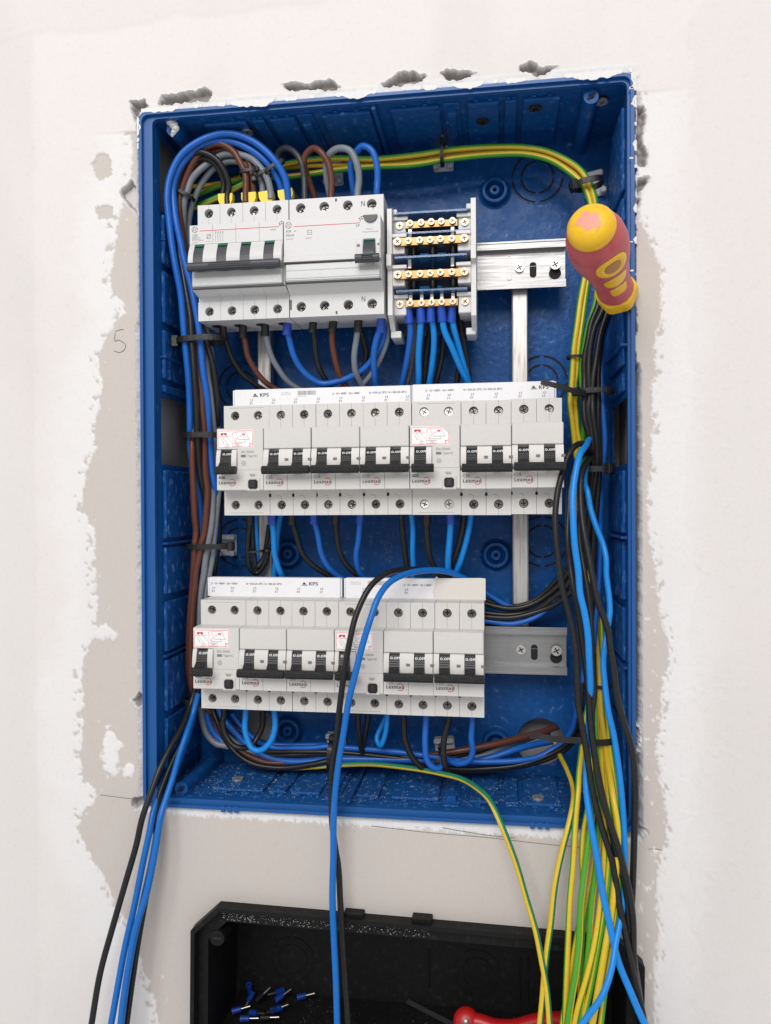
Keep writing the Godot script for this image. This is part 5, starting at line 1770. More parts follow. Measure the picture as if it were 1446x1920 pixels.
	wire("wire_charcoal", 2.3, "charcoal wire looping behind the earth wires, first terminal of the main residual switch", [-62.8, 193, 56, -62.8, 199.3, 56, -62.7, 210.5, 57, -65, 222.5, 58, -70.7, 230.8, 58, -77.8, 234.4, 56, -84.3, 232.9, 52, -85.5, 225, 48, -82.2, 216, 42, -74.6, 204.8, 36, -68.1, 195.1, 30])
	wire("wire_brown", 2.4, "brown wire arching into the second terminal of the main residual switch", [-42, 190.2, 60, -42, 196.5, 60, -41.1, 205.4, 61, -43.4, 217.2, 63, -47.8, 225.7, 64, -54.4, 229.5, 63, -60.8, 227.2, 60, -63, 222.4, 57, -62.1, 215.4, 50, -59.1, 203.1, 44, -56, 192.2, 36])
	wire("wire_grey", 2.5, "grey wire arching into the third terminal of the main residual switch", [-22, 189.8, 60, -22, 196, 60, -20.6, 204.9, 61, -21.4, 215.4, 63, -27.1, 225, 64, -36, 228.4, 63, -43.5, 225.2, 60, -46.8, 217.8, 56, -47.4, 209.6, 50, -45.5, 197.4, 42])
	wire("wire_blue", 2.4, "blue wire arching into the neutral terminal of the main residual switch", [-7.9, 190.1, 59, -7.7, 196.7, 60, -6.7, 203.2, 61, -7.6, 214, 63, -10.9, 223.9, 64, -17.4, 228.3, 63, -23.2, 226.6, 60, -27.4, 219.2, 56, -28.4, 210.8, 51, -26.9, 201.9, 46, -24.7, 191.6, 38])
	wire("wire_earth", 2.25, "upper green and yellow wire sweeping along the top and down the right side", [-165, 198.3, 40, -150.9, 202.1, 41, -133.5, 208.9, 41, -116.5, 216.9, 40, -98.4, 227, 36, -84.3, 232.7, 34, -66.7, 235.5, 33, -44.7, 235, 33, -14.6, 232.5, 33, 16.7, 233.7, 33, 47.5, 235.5, 33, 77.9, 235.4, 33, 100.3, 233, 34, 115.1, 228.7, 35, 129.7, 220.6, 36, 139.9, 212, 37, 146.6, 201.4, 38, 150.4, 189.5, 38, 151.1, 171.5, 38, 148.7, 148.3, 38, 145.2, 128.7, 39, 142.6, 116, 40, 140, 98.2, 42, 137.8, 79.6, 44, 136.1, 61.8, 44, 135.3, 52.5, 44, 135.6, 37.4, 44, 137.4, 19.2, 43, 139.2, 7.6, 42, 141.5, -7.9, 38, 140.9, -27.4, 36, 142.3, -55, 36, 146.6, -94.2, 38, 149.8, -132.7, 42, 151.1, -154.4, 46, 150.9, -165.5, 50, 151.3, -179.9, 58, 152.4, -193.8, 66, 152.9, -209.7, 80, 153, -225.2, 98, 154.8, -246, 106, 153.4, -268.1, 110, 149.8, -293.8, 114, 145.2, -315.4, 118, 141, -336.8, 122, 135.2, -360.9, 126, 121.5, -418.6, 135.5, 106, -505, 144.1, 96.8, -585, 138.1], "", -2.5, -1.7)
	wire("wire_earth", 2.25, "lower green and yellow wire along the top, forming the left one of the right-hand pair", [-161.3, 208.5, 38, -141.1, 216, 38, -124, 220.7, 37, -107.3, 224.7, 35, -85.7, 223.3, 34, -60.8, 224.5, 33, -39.7, 226, 33, -14.6, 226, 33, 16.8, 225.5, 34, 47.5, 228.3, 34, 77.9, 229.4, 34, 100.3, 227.4, 35, 118.1, 221.4, 36, 131.1, 212.2, 37, 139.8, 203.4, 38, 144.6, 194.1, 39, 147.1, 182.7, 40, 147, 163.3, 40, 143.9, 140.1, 40, 139.7, 116.4, 42, 136.9, 97.8, 44, 134.5, 79.5, 45, 133, 65.4, 46, 131.9, 52.3, 46, 131.6, 40.3, 46, 132.6, 25.3, 45, 134.4, 10.2, 44, 136.1, -4.1, 42, 137.6, -21.2, 38, 137.2, -35.3, 34, 136.6, -55.1, 32, 137.5, -79.1, 30], "", 0, 0.95)
	wire("wire_earth", 1.9, "yellow striped earth wire crossing behind the breaker wires towards the top run", [-168.8, 224.3, 24, -150.4, 224, 25, -132.2, 225.4, 26, -109.8, 231.6, 27, -87.3, 233, 28, -67.9, 233, 28, -45.7, 231.5, 28, -15.4, 230.7, 28, 17.8, 231.3, 28, 46.4, 233.9, 28, 78.7, 233.6, 29, 102.4, 231.5, 30, 118.1, 226.8, 31, 133.5, 215.8, 32, 142.6, 203.3, 33], "", 1.6, 0)
	wire("wire_earth", 2, "thin green edged earth wire beside the black bundle on the right", [150.9, 123.1, 44, 149.3, 112.1, 45, 144.6, 97, 46, 141.5, 81.9, 47, 140, 69.8, 48, 139.2, 57.9, 48, 140.1, 42.9, 48, 141, 25, 46, 140.8, 12.8, 44, 139.7, -7.9, 40, 138.2, -30.2, 36, 138, -39.2, 34], "", -1.2, 0)
	wire("wire_black", 2.05, "black wire from the first bottom terminal of the main breaker", [-129.6, 103.7, 50, -129.9, 99.7, 48, -128.9, 92, 45, -125.6, 80.9, 40, -119, 69.7, 34, -111.5, 63.1, 29, -102.7, 58, 25, -90.5, 53, 22], "ferrule_black")
	wire("wire_brown", 2.2, "brown wire from the second bottom terminal of the main breaker", [-113.4, 104.3, 50, -113.7, 99.3, 49, -113.6, 93.1, 47, -111.8, 82.4, 43, -107.6, 71.3, 37, -101.4, 63.6, 32, -95.3, 59.5, 28, -85.3, 53.7, 25], "ferrule_black")
	wire("wire_grey", 2.2, "grey wire from the third bottom terminal of the main breaker", [-95.9, 105.3, 50, -95.8, 100.2, 49, -95.4, 92.5, 47, -93.3, 81.8, 43, -89.1, 71.2, 37, -83.1, 63.3, 31, -76, 58.7, 27, -63.9, 53.3, 24], "ferrule_black")
	wire("wire_blue", 2.4, "blue wire swinging from the last bottom terminal of the main breaker to the next neutral", [-78, 104.5, 52, -77.9, 99.1, 51, -77.4, 92.7, 49, -75.2, 82.2, 46, -70.4, 72.4, 41, -64.1, 65.1, 37, -55.7, 61.1, 35, -44.3, 62, 35, -31.6, 66.4, 36, -19.3, 73.8, 38, -10.2, 84.5, 42, -6.3, 93, 45, -4.9, 100.5, 47], "ferrule_blue")
	wire("wire_black", 2.15, "black wire from the first bottom terminal of the main residual switch", [-57.9, 105.4, 52, -58, 100, 51, -57.7, 93.2, 49, -57.5, 82.7, 45, -56.4, 71.9, 39, -53.2, 64, 32, -49.2, 58.2, 28, -42.4, 51.5, 24], "ferrule_black")
	wire("wire_brown", 2.3, "brown wire from the second bottom terminal of the main residual switch", [-42.4, 105.2, 52, -43, 99.8, 51, -44.3, 91.1, 49, -43.6, 80.2, 45, -41.8, 69, 39, -37.6, 60, 31, -31.4, 52.2, 26], "ferrule_black")
	wire("wire_grey", 2.3, "grey wire from the third bottom terminal of the main residual switch", [-23.3, 104.8, 52, -24.1, 99.5, 51, -26.1, 90.5, 49, -27.8, 79.5, 46, -27.7, 68.5, 40, -25, 59.6, 31, -20.8, 52, 26], "ferrule_black")
	wire("wire_blue", 2.4, "blue wire straight down from the neutral of the main residual switch", [-5.9, 103.7, 54, -6.9, 98.4, 53, -9.8, 89.5, 51, -12.9, 78.8, 47, -13.9, 67.9, 41, -13, 59, 33, -9.7, 51.6, 27], "ferrule_blue")
	wire("wire_grey", 2.1, "grey wire curving behind the neutral blue one under the main residual switch", [-2.5, 101.1, 44, -3.7, 90.4, 42, -8.6, 80, 38, -16.7, 67.3, 33, -24.3, 59.8, 30])
	wire("wire_black", 2, "short black wire curving behind the grey one under the main residual switch", [-23.3, 100.3, 44, -22, 91.4, 40, -20.4, 83.6, 36, -23.9, 72.6, 32, -29.7, 63.1, 28])
	wire("wire_blue", 2.3, "deep blue wire from the first clamp of the terminal block", [14.3, 109.8, 53, 14.5, 104.9, 52, 15.1, 97.9, 50, 14.4, 88.5, 46, 11.2, 74.9, 38, 7.1, 61.4, 30, 3.4, 50.3, 25], "ferrule_blue")
	wire("wire_taupe", 2.3, "dull brown grey wire hanging behind the deep blue one under the terminal block", [18.1, 108.5, 40, 17.4, 94.1, 36, 14.4, 76.3, 30, 10.2, 61.9, 26, 4.7, 49.4, 22])
	wire("wire_cyan", 2.4, "light blue wire from the second clamp of the terminal block", [23.4, 109.8, 53, 23.2, 104.6, 52, 22.9, 95.1, 49, 20.8, 78.3, 40, 19, 60.1, 31, 18, 49.8, 26], "ferrule_blue")
	wire("wire_cyan", 2.3, "light blue wire from the third clamp of the terminal block", [30.8, 109.9, 53, 31.1, 104.7, 52, 32, 97.5, 49, 32.5, 88.1, 45, 31, 74.5, 37, 27.8, 60.1, 29, 25, 49.7, 25], "ferrule_blue")
	wire("wire_cyan", 2.4, "light blue wire from the fourth clamp, slanting towards the last one", [38.5, 110, 53, 39, 104.8, 52, 40.8, 95.4, 50, 45.8, 82.8, 46, 51.3, 69.9, 39, 56.8, 59, 31, 61, 48.7, 26], "ferrule_blue")
	wire("wire_cyan", 2.3, "light blue wire from the last clamp of the terminal block, meeting the slanting one", [46.2, 109.8, 51, 46.5, 104.6, 50, 47.2, 97.5, 48, 49.4, 87.9, 43, 53.4, 74, 36, 57.5, 60.1, 29, 61, 50.2, 24], "ferrule_blue")
	wire("wire_black", 2.1, "black wire between the second and third light blue ones under the terminal block", [28.2, 99.5, 32, 25.4, 80.4, 28, 22.9, 61.9, 24, 21.2, 50.5, 20])
	wire("wire_black", 2.2, "black wire between the third and fourth light blue ones under the terminal block", [39.8, 106.7, 34, 39.1, 96.6, 34, 38.1, 83.1, 31, 33.8, 65, 26, 29.7, 51.3, 22])
	wire("wire_black", 2.2, "black wire beside the outer side of the last light blue one under the terminal block", [50.7, 110.3, 34, 51.5, 103.8, 34, 53.7, 90.3, 31, 56.3, 73.5, 27, 58.6, 60.9, 24, 60.9, 49.5, 20])
	wire("wire_black", 2.1, "short black wire seen beneath the slanting light blue pair", [52.2, 79.5, 26, 49.6, 68.9, 24, 47.9, 59.1, 22, 46.1, 48.7, 20])
	wire("wire_black", 2.1, "black wire looping from under the first switch of the middle row, outer loop", [-109, -39, 50, -109.6, -45.2, 49, -111.9, -55.9, 46, -114.4, -72.4, 40, -113.9, -83.7, 34, -109.6, -86.5, 31, -103.5, -79.7, 31, -98.9, -66.1, 33, -95.8, -53.4, 36, -94.2, -42.5, 38], "ferrule_black")
	wire("wire_black", 2, "black wire beside the outer loop under the first switch of the middle row", [-108.6, -40.3, 44, -109.4, -54.9, 42, -110.3, -71.7, 38, -108.6, -81.2, 34, -104, -75.4, 32, -100.6, -63.6, 33, -97.9, -48.8, 36])
	wire("wire_cyan", 2, "light blue wire between the black loops under the first switch of the middle row", [-106.5, -39.1, 44, -107, -54.9, 40, -108.8, -71.9, 34, -111.3, -91.6, 26])
	wire("wire_cyan", 2.3, "light blue wire crossing the bright zinc strip under the middle row", [-90.9, -39.1, 52, -90.8, -45.2, 51, -90.5, -55.9, 48, -91.3, -72.2, 42, -89.5, -86.3, 36, -87.4, -94, 30], "ferrule_blue")
	wire("wire_cyan", 2.1, "light blue wire passing behind the one over the bright zinc strip", [-87.2, -40, 40, -90.3, -53.8, 37, -94, -72, 32, -96.9, -91.4, 27])
	wire("wire_black", 2.1, "black wire from the first C16 breaker of the middle row, sweeping sideways", [-75.6, -39.1, 50, -75.5, -45.3, 49, -73.7, -55.9, 46, -70.2, -69.7, 41, -63, -79.9, 36, -53.6, -87.7, 31, -42.8, -94, 26], "ferrule_black")
	wire("wire_blue", 2.2, "blue wire from the first C16 breaker of the middle row, bending sideways", [-58.4, -38.4, 51, -58.2, -44.5, 50, -56.7, -55.5, 47, -55.2, -69.6, 42, -51.6, -80.2, 37, -44.3, -88.9, 31, -34.3, -95.1, 26], "ferrule_blue")
	wire("wire_black", 2.1, "black wire from the second C16 breaker of the middle row, bending sideways", [-41.7, -38.9, 50, -41.8, -45.3, 49, -42.2, -55.9, 46, -41.1, -68.8, 41, -36.3, -79.4, 35, -28.4, -88.9, 30, -21.7, -95.1, 25], "ferrule_black")
	wire("wire_blue", 2.2, "blue wire from the second C16 breaker of the middle row, almost straight down", [-22.6, -38.1, 51, -23.2, -44.5, 50, -25.2, -58.7, 46, -28.4, -73.3, 40, -26.6, -85.7, 33, -21.4, -93.7, 27], "ferrule_blue")
	wire("wire_black", 2.1, "black wire from the C10 breaker of the middle row, straight down", [7.4, -38.7, 48, 7.9, -48.7, 46, 8.5, -63.7, 41, 10.2, -78.7, 35, 12.2, -92.4, 28])
	wire("wire_cyan", 2.1, "light blue wire from the C10 breaker of the middle row, straight down", [15, -38.7, 48, 15.6, -50.7, 46, 15.8, -66.9, 41, 15.1, -81.5, 35, 13.9, -94.5, 28])
	wire("wire_black", 2.3, "black wire from the switch amid the middle row, curving under the light blue one", [27.2, -39.1, 52, 27.2, -45.4, 51, 26.9, -59, 48, 28.9, -73.9, 44, 34.5, -85.1, 39, 43.4, -91.6, 34], "ferrule_black")
	wire("wire_cyan", 2.4, "light blue wire from the switch amid the middle row, straight down", [44.7, -38.4, 53, 44.5, -44.6, 52, 43.9, -59.3, 48, 42, -74.7, 43, 42.1, -86.3, 38, 43.8, -93.6, 34], "ferrule_blue")
	wire("wire_black", 2.2, "black wire slanting from the C16 after the cut-cornered switch of the middle row", [54.2, -38.8, 46, 52.9, -48.8, 45, 50.4, -62, 42, 45.7, -76.3, 37, 42.5, -89.7, 32])
	wire("wire_cyan", 2.2, "light blue wire slanting from the C16 after the cut-cornered switch of the middle row", [59.7, -40, 47, 58.5, -50.7, 46, 55.2, -62.7, 43, 49.7, -78.2, 38, 44.6, -90.8, 33])
	wire("wire_cyan", 2.3, "light blue wire hanging in a wide loop under the first breaker of the bottom row", [-112.7, -184.4, 52, -112.7, -193.4, 52, -112.4, -203.7, 53, -110.5, -213.2, 54, -106.6, -218.4, 55, -102, -219.9, 55, -96.5, -217.6, 55, -91.8, -211.2, 54, -89.5, -201.3, 53, -90.2, -191.8, 52, -91.6, -184.2, 50])
	wire("wire_black", 2.3, "black wire hanging in a loop beside the wide light blue one under the bottom row", [-131.3, -186, 48, -131.6, -194.3, 48, -131.9, -201.5, 49, -129.7, -210.6, 50, -123.6, -217.5, 51, -116.7, -220, 50, -110.8, -218.9, 46, -106.9, -214.2, 42, -103.6, -206.3, 40, -102.7, -196.3, 40, -103.1, -187.1, 40])
	wire("wire_black", 2.1, "black wire from the crossed switch of the bottom row down to the bundle", [-26.1, -186, 46, -26.3, -194.4, 45, -26.4, -214.2, 40, -24.9, -224.7, 35])
	wire("wire_black", 2, "second black wire from the crossed switch of the bottom row down to the bundle", [-19.4, -186.9, 42, -19.6, -195.3, 41, -22.8, -212.9, 37, -26.1, -225.4, 33])
	wire("wire_cyan", 2, "short light blue wire bent back up under the crossed switch of the bottom row", [-3.5, -186.3, 50, -3.5, -194.3, 50, -5.3, -206.9, 48, -9.4, -214.1, 46, -12.7, -210.3, 43, -9, -201.3, 40, -4.3, -191.5, 38])
	wire("wire_black", 2.2, "black wire looping down from the breaker after the crossed switch of the bottom row", [8.4, -185.9, 50, 8.8, -193.8, 50, 10.1, -208.5, 50, 14.4, -219.9, 50, 21.1, -228.7, 49, 28.9, -232.3, 47, 35.8, -232.5, 43])
	wire("wire_blue", 2.4, "blue wire hanging in a hook under the last but one breaker of the bottom row", [26.1, -184.8, 52, 25.9, -192.7, 52, 25.2, -209.9, 54, 27.4, -222.1, 55, 32.6, -227.3, 54, 37.5, -226.5, 50, 36.7, -222.6, 44])
	wire("wire_black", 2.3, "black wire dropping straight into the bundle tie under the last breaker of the bottom row", [43.2, -185.3, 51, 42.6, -192.4, 51, 39.7, -204, 52, 38.3, -215.6, 53, 40.4, -225.8, 53, 42.6, -231.9, 51])
	wire("wire_blue", 2.3, "blue wire dropping from the last breaker of the bottom row into a hook", [59.5, -184.7, 51, 59.6, -191.8, 51, 59.6, -205.2, 51, 60.5, -215.7, 50, 57.1, -222.8, 49, 49.9, -226.2, 47, 43, -225.4, 43, 37.1, -222.9, 38])
	wire("wire_blue", 2.2, "upper blue wire of the bundle running along the bottom of the blue box", [-133, -200.8, 24, -124.8, -210.2, 26, -116.2, -217, 28, -106.4, -221.2, 30, -95.2, -224.2, 31, -82.8, -223.8, 32, -65, -222.4, 33, -51.3, -221, 33, -42, -221.5, 33, -10.4, -222.8, 34, 12.8, -223.2, 35, 31.2, -225, 36, 45, -227.3, 37, 59.4, -227.4, 36, 77, -227.4, 35, 95.3, -226.1, 33, 110, -222.9, 30, 122, -216.6, 28, 130.5, -207.2, 34, 134.2, -193.1, 44, 135.9, -177.9, 50, 139.5, -158, 52, 142, -143, 50, 143.4, -124, 48])
	wire("wire_blue", 1.9, "blue wire just below the uppermost one in the bottom bundle", [-108.5, -221.6, 26, -101.3, -223.3, 28, -84.8, -223.1, 28, -66.2, -221.9, 28, -52.2, -221.9, 29, -9, -226.5, 30, 24.2, -227.6, 30])
	wire("wire_black", 1.9, "upper black wire of the bottom bundle, under the blue ones", [-111.7, -225.6, 30, -102.3, -227.2, 32, -83.4, -226.5, 33, -58.8, -224.8, 34, -41.8, -225.3, 34, -8.5, -227.6, 33, 24.3, -231.4, 31, 44.7, -234.6, 31, 73, -233, 32, 95.3, -229.7, 32, 114.8, -223.1, 30, 128.3, -213.5, 32, 135.2, -197.9, 42, 137.2, -181.1, 52, 138.5, -161.4, 54])
	wire("wire_black", 1.9, "middle black wire of the bottom bundle", [-116.7, -221.3, 28, -102.7, -229.6, 31, -83.7, -228.9, 32, -59, -227.2, 33, -42.1, -227.7, 33, -8.7, -230, 32, 20.1, -232.7, 30, 44.6, -236.6, 30, 73, -235.4, 30, 96.9, -231.5, 30, 116.9, -224.8, 28, 130.9, -215.2, 30, 137.6, -200.8, 40])
	wire("wire_black", 1.8, "lowest black wire of the bottom bundle, leaving through the round hole", [-131.3, -210.2, 24, -112.6, -223.6, 27, -94.5, -231.6, 29, -65.5, -230.6, 31, -42.5, -230.5, 31, -9.1, -232.2, 29, 24, -229.9, 28, 39.6, -228, 27, 56.7, -224.9, 24, 81.1, -219.8, 16, 106.4, -216.2, 0])
	wire("wire_grey", 2.1, "grey wire of the bottom bundle rising into the round hole", [39.5, -230.8, 26, 52.6, -229.7, 25, 64, -227.5, 24, 80.7, -222.6, 18, 105.4, -217.7, 2, 119.4, -216.3, -8])
	wire("wire_earth", 2, "green and yellow wire leaving the bottom bundle and hanging over the black box", [-84.8, -239.6, 33, -66.5, -237.2, 34, -41.7, -234.5, 35, -17.9, -232.6, 37, 2.8, -231.8, 41, 21.8, -231.5, 48, 37.1, -230.8, 56, 52, -230.1, 67, 63.7, -231, 80, 71.9, -233.2, 92, 76.2, -237.5, 99, 83.4, -252, 106, 90.6, -270, 109, 95.9, -289.7, 111, 101.5, -308.6, 114, 105.4, -326.7, 117, 108.5, -343.8, 120, 109.9, -367, 123, 113.5, -426.4, 130.7, 117.5, -515.5, 137.6, 119.8, -595.5, 131.6], "", -3.2, -0.3, TEAL)
	wire("wire_azure", 2.25, "long blue wire hanging over the crossed switch of the bottom row to the picture's bottom", [57.7, -90.8, 40, 44.4, -83.7, 50, 29.2, -80.4, 62, 14.5, -82, 76, 4.6, -87, 88, -2.4, -96.1, 97, -7, -111.1, 103, -12.1, -128.4, 106, -16.8, -145.7, 107, -21.7, -166.8, 107, -25.8, -187.5, 106, -29.3, -206.9, 105, -31.6, -228.2, 105, -32.5, -250.1, 106, -32.9, -271.6, 107, -32.9, -299.1, 108, -32.4, -320.1, 109, -30.5, -353.3, 112, -28.5, -386.9, 115, -25.2, -446.6, 120.3, -21.3, -536.1, 125.1, -19.1, -616.1, 119.1])
	wire("wire_black", 2.15, "long black wire beside the long blue one, hanging over the crossed switch", [43.7, -87.9, 38, 28.4, -82.4, 48, 12.6, -80.7, 60, 0.8, -82.3, 74, -10.2, -90.8, 85, -19, -109.5, 92, -22.6, -127.5, 96, -26.2, -150.6, 99, -29.4, -172.5, 100, -32.1, -197.3, 100, -34.7, -215, 99, -36.1, -234, 98, -35.9, -252.5, 98, -33.7, -270.9, 98, -30.9, -283.2, 99, -29.9, -306.7, 100, -28.2, -333, 101, -26.2, -359.1, 102, -23.8, -394, 104, -19.6, -453.7, 107.4, -14.9, -543.4, 110.5, -12.1, -623.4, 104.5])
	wire("wire_black", 2.2, "black wire hanging out at the lower left, outermost of its bunch", [-154.6, -175.1, 48, -156.5, -186.6, 52, -158.1, -200, 66, -161.4, -212.2, 78, -165.3, -225.2, 88, -169.4, -240.8, 96, -173.1, -255.9, 102, -176.2, -273.8, 105, -182.3, -300, 109, -190.7, -330, 112, -199, -361.6, 115, -204.4, -399.2, 118, -213, -458.4, 122.7, -222.6, -547.2, 127, -228.3, -627.2, 121])
	wire("wire_black", 2.2, "black wire hanging out at the lower left, crossing behind the blue ones", [-152.8, -175.5, 46, -154.8, -191.2, 50, -156.4, -207.8, 64, -160.3, -221, 74, -163.9, -233.5, 82, -166.2, -245.5, 89, -166.5, -261.5, 93, -165.7, -278, 95, -171, -310, 98, -177.2, -344.7, 100, -182.2, -379.3, 102, -185.4, -408.9, 104, -192, -468.4, 108, -199.4, -557.7, 111.6, -203.7, -637.7, 105.6])
	wire("wire_azure", 2.3, "blue wire at the lower left, next to the outermost black one", [-155, -180.2, 44, -156.6, -197.5, 50, -160.3, -216.1, 64, -163.6, -229.6, 76, -166.3, -241.6, 86, -167.6, -253.8, 94, -168.1, -266.3, 100, -171, -286.9, 104, -177.2, -316.9, 107, -182.9, -345.2, 110, -187.4, -374.7, 113, -191.6, -401.3, 116, -200.9, -460.2, 122.6, -211.4, -548.5, 128.6, -217.6, -628.5, 122.6])
	wire("wire_azure", 2.3, "blue wire at the lower left, on the inner side of its bunch", [-151.2, -178.7, 50, -153.6, -192.6, 54, -154.1, -205.1, 66, -155.6, -218.5, 76, -156.8, -231, 86, -157.8, -244, 95, -158.8, -254, 101, -160.4, -272.4, 106, -166.1, -303.7, 110, -172.8, -328.7, 112, -178, -354.9, 114, -181.9, -381.3, 116, -183.5, -399.9, 117, -188.7, -459.5, 120.2, -194.5, -549.1, 123.1, -198, -629.1, 117.1])
	wire("wire_azure", 2.2, "blue wire at the lower left, hidden between the other two blue ones", [-154.9, -181.5, 42, -157.4, -200.7, 46, -160.3, -222.3, 60, -162.9, -237.9, 74, -164.3, -252.5, 86, -164.9, -266.8, 94, -167.6, -289, 99, -173.6, -319.3, 102, -179.3, -348.4, 104, -183.8, -378.8, 106, -187.4, -406.4, 108, -195.2, -465.7, 112.3, -204, -554.7, 116.2, -209.2, -634.7, 110.2])
	wire("wire_black", 2.3, "black wire of the right-hand bundle, nearest the green and yellow pair", [153.1, 121.3, 50, 150.8, 108.2, 51, 146.1, 95.6, 52, 143, 83.7, 53, 141, 68.7, 54, 140.6, 56.9, 54, 140.8, 44.6, 55, 139.6, 35, 56, 141, 24, 56, 143.7, 14.1, 55, 145.1, -0.9, 52, 144.3, -17.9, 46, 140.9, -33.4, 42, 139, -51, 38, 136.1, -70.8, 36, 128.7, -89, 32, 121.1, -97.4, 29, 105.4, -108.6, 27, 89.5, -112.5, 27, 71.4, -109.1, 27, 57.2, -104.4, 27])
	wire("wire_black", 2.3, "black wire of the right-hand bundle, second from the green and yellow pair", [155, 118.5, 53, 152.9, 105.1, 54, 148, 91.8, 55, 144.5, 76.9, 56, 143.4, 59.4, 57, 143.6, 44.2, 57, 143.2, 32.9, 57, 145.1, 17.8, 56, 146.5, -1, 53, 146.3, -19.9, 48, 143, -35.3, 44, 140.3, -54.9, 40, 137.4, -74.6, 38, 130, -93, 35, 117, -106.4, 31, 105.3, -113.6, 29, 89.4, -116.7, 29, 71.4, -116.2, 29, 57.2, -113.2, 28])
	wire("wire_black", 2.3, "black wire of the right-hand bundle, third from the green and yellow pair", [157.9, 117.3, 53, 156.2, 104.2, 54, 151.5, 89, 55, 148.8, 70.9, 57, 146.4, 53.1, 58, 146, 40.2, 58, 146.3, 28.9, 58, 148.4, 11.7, 56, 149.5, -4.8, 53, 147.2, -27.6, 47, 144.6, -48.9, 43, 143.2, -70.4, 41, 139.5, -88.1, 40, 132.1, -99.1, 37, 119.2, -108.9, 33, 105.2, -115.4, 31, 89.4, -118.4, 31, 71.4, -118.3, 31, 57.3, -117, 30])
	wire("wire_black", 2.2, "black wire of the right-hand bundle, outermost, along the box wall", [160.1, 117.8, 48, 158.6, 102.5, 48, 153.9, 89.1, 49, 151.2, 71.8, 50, 150.2, 58.3, 51, 150.1, 42.9, 52, 150.4, 24.2, 52, 151.7, 0.3, 50, 151.1, -23.8, 46, 148.3, -54.7, 43, 147.5, -85.8, 43, 146.4, -112.8, 45, 146.7, -143.3, 48, 146.5, -169.3, 52, 144.7, -185, 58, 144.8, -202.8, 68, 145.6, -223.1, 84])
	wire("wire_blue", 2, "blue wire behind the black bundle at the right, along the box wall", [163.2, 115.4, 42, 161.5, 106.2, 42, 157.4, 96.1, 43, 155, 84.4, 44, 153.9, 66.9, 45, 153.7, 47.5, 46, 154.4, 30, 47, 155.3, 10.9, 46, 153.6, -12.1, 44, 150.3, -35.3, 40, 146.4, -53, 37, 141.6, -67.7, 35, 136.3, -82.8, 34, 124.8, -102.2, 32, 109.1, -117.3, 31, 90.5, -123.2, 31, 71.4, -122.4, 31, 57.3, -120.1, 31])
	wire("wire_blue", 1.9, "blue wire under the black ones crossing behind the bottom row's last breaker", [153.4, -15.9, 40, 152.8, -39.3, 38, 150.7, -60.9, 36, 146.3, -75.6, 34, 138.5, -91, 31, 125.2, -106.8, 27, 111.5, -114.1, 25, 95.9, -113.5, 25, 83.9, -110, 25, 70.2, -101.6, 25, 59.2, -95.6, 25])
	wire("wire_blue", 1.9, "blue wire passing low behind the hanging black wires at the right", [154.6, -27.5, 36, 153.7, -45.6, 37, 153, -66.6, 39, 151.4, -94.1, 42, 149.7, -113.2, 45, 147.6, -131.8, 47, 146, -154.9, 48, 141.3, -174.1, 49, 135, -193.1, 44, 129.6, -207, 36])
	wire("wire_black", 1.9, "black wire of the group passing behind the last breaker of the bottom row, topmost", [131.3, -81.2, 30, 125.2, -88.3, 27, 113.6, -100.8, 24, 99.6, -109.2, 23, 84.7, -111.5, 23, 70.1, -106.3, 23, 58.7, -101.5, 23])
	wire("wire_black", 2.1, "black wire hanging in front at the right, innermost, beside the middle row's last breaker", [145.4, 2.6, 56, 140.8, 7.8, 64, 135.6, 8.7, 72, 129.3, 4.2, 79, 125.5, -3.3, 83, 122, -13.5, 86, 119, -24.7, 88, 117.4, -39.1, 90, 117.5, -55.5, 92, 118.7, -72.2, 94, 121, -88.8, 95, 124.7, -103.6, 96, 128.3, -118.6, 97, 130.2, -133.6, 98, 130.5, -148.6, 99, 130.7, -166.3, 100, 132.9, -181.1, 101, 135.7, -198.6, 103, 138.7, -219, 106, 144.3, -241.5, 109, 151, -263.6, 111, 154.3, -286.1, 113, 157.2, -304.7, 115, 161.4, -326.3, 117, 167.3, -353.7, 120, 169, -364.6, 121, 178.3, -423.6, 126.4, 188.8, -512.2, 131.2, 195, -592.2, 125.2])
	wire("wire_black", 2.1, "black wire hanging in front at the right, second from the inside", [144.6, 3.1, 50, 139, 1.7, 60, 132.5, -6.3, 70, 128.2, -22, 76, 126.6, -39.2, 80, 126, -55.8, 84, 126.7, -72.7, 87, 129, -89.3, 90, 131.7, -107.2, 92, 133.9, -125, 94, 136, -143.1, 96, 137.5, -160.6, 98, 138.5, -178.3, 100, 140.3, -195.2, 103, 143.3, -218.4, 107, 147.5, -234.4, 110, 153.5, -251.4, 112, 157.9, -268.8, 113, 160.9, -281.9, 113, 162.8, -297.8, 113, 163.2, -320.4, 114, 164.8, -339.5, 116, 168.3, -366.7, 118, 175.9, -426.1, 122.4, 184.4, -515.1, 126.3, 189.5, -595.1, 120.3])
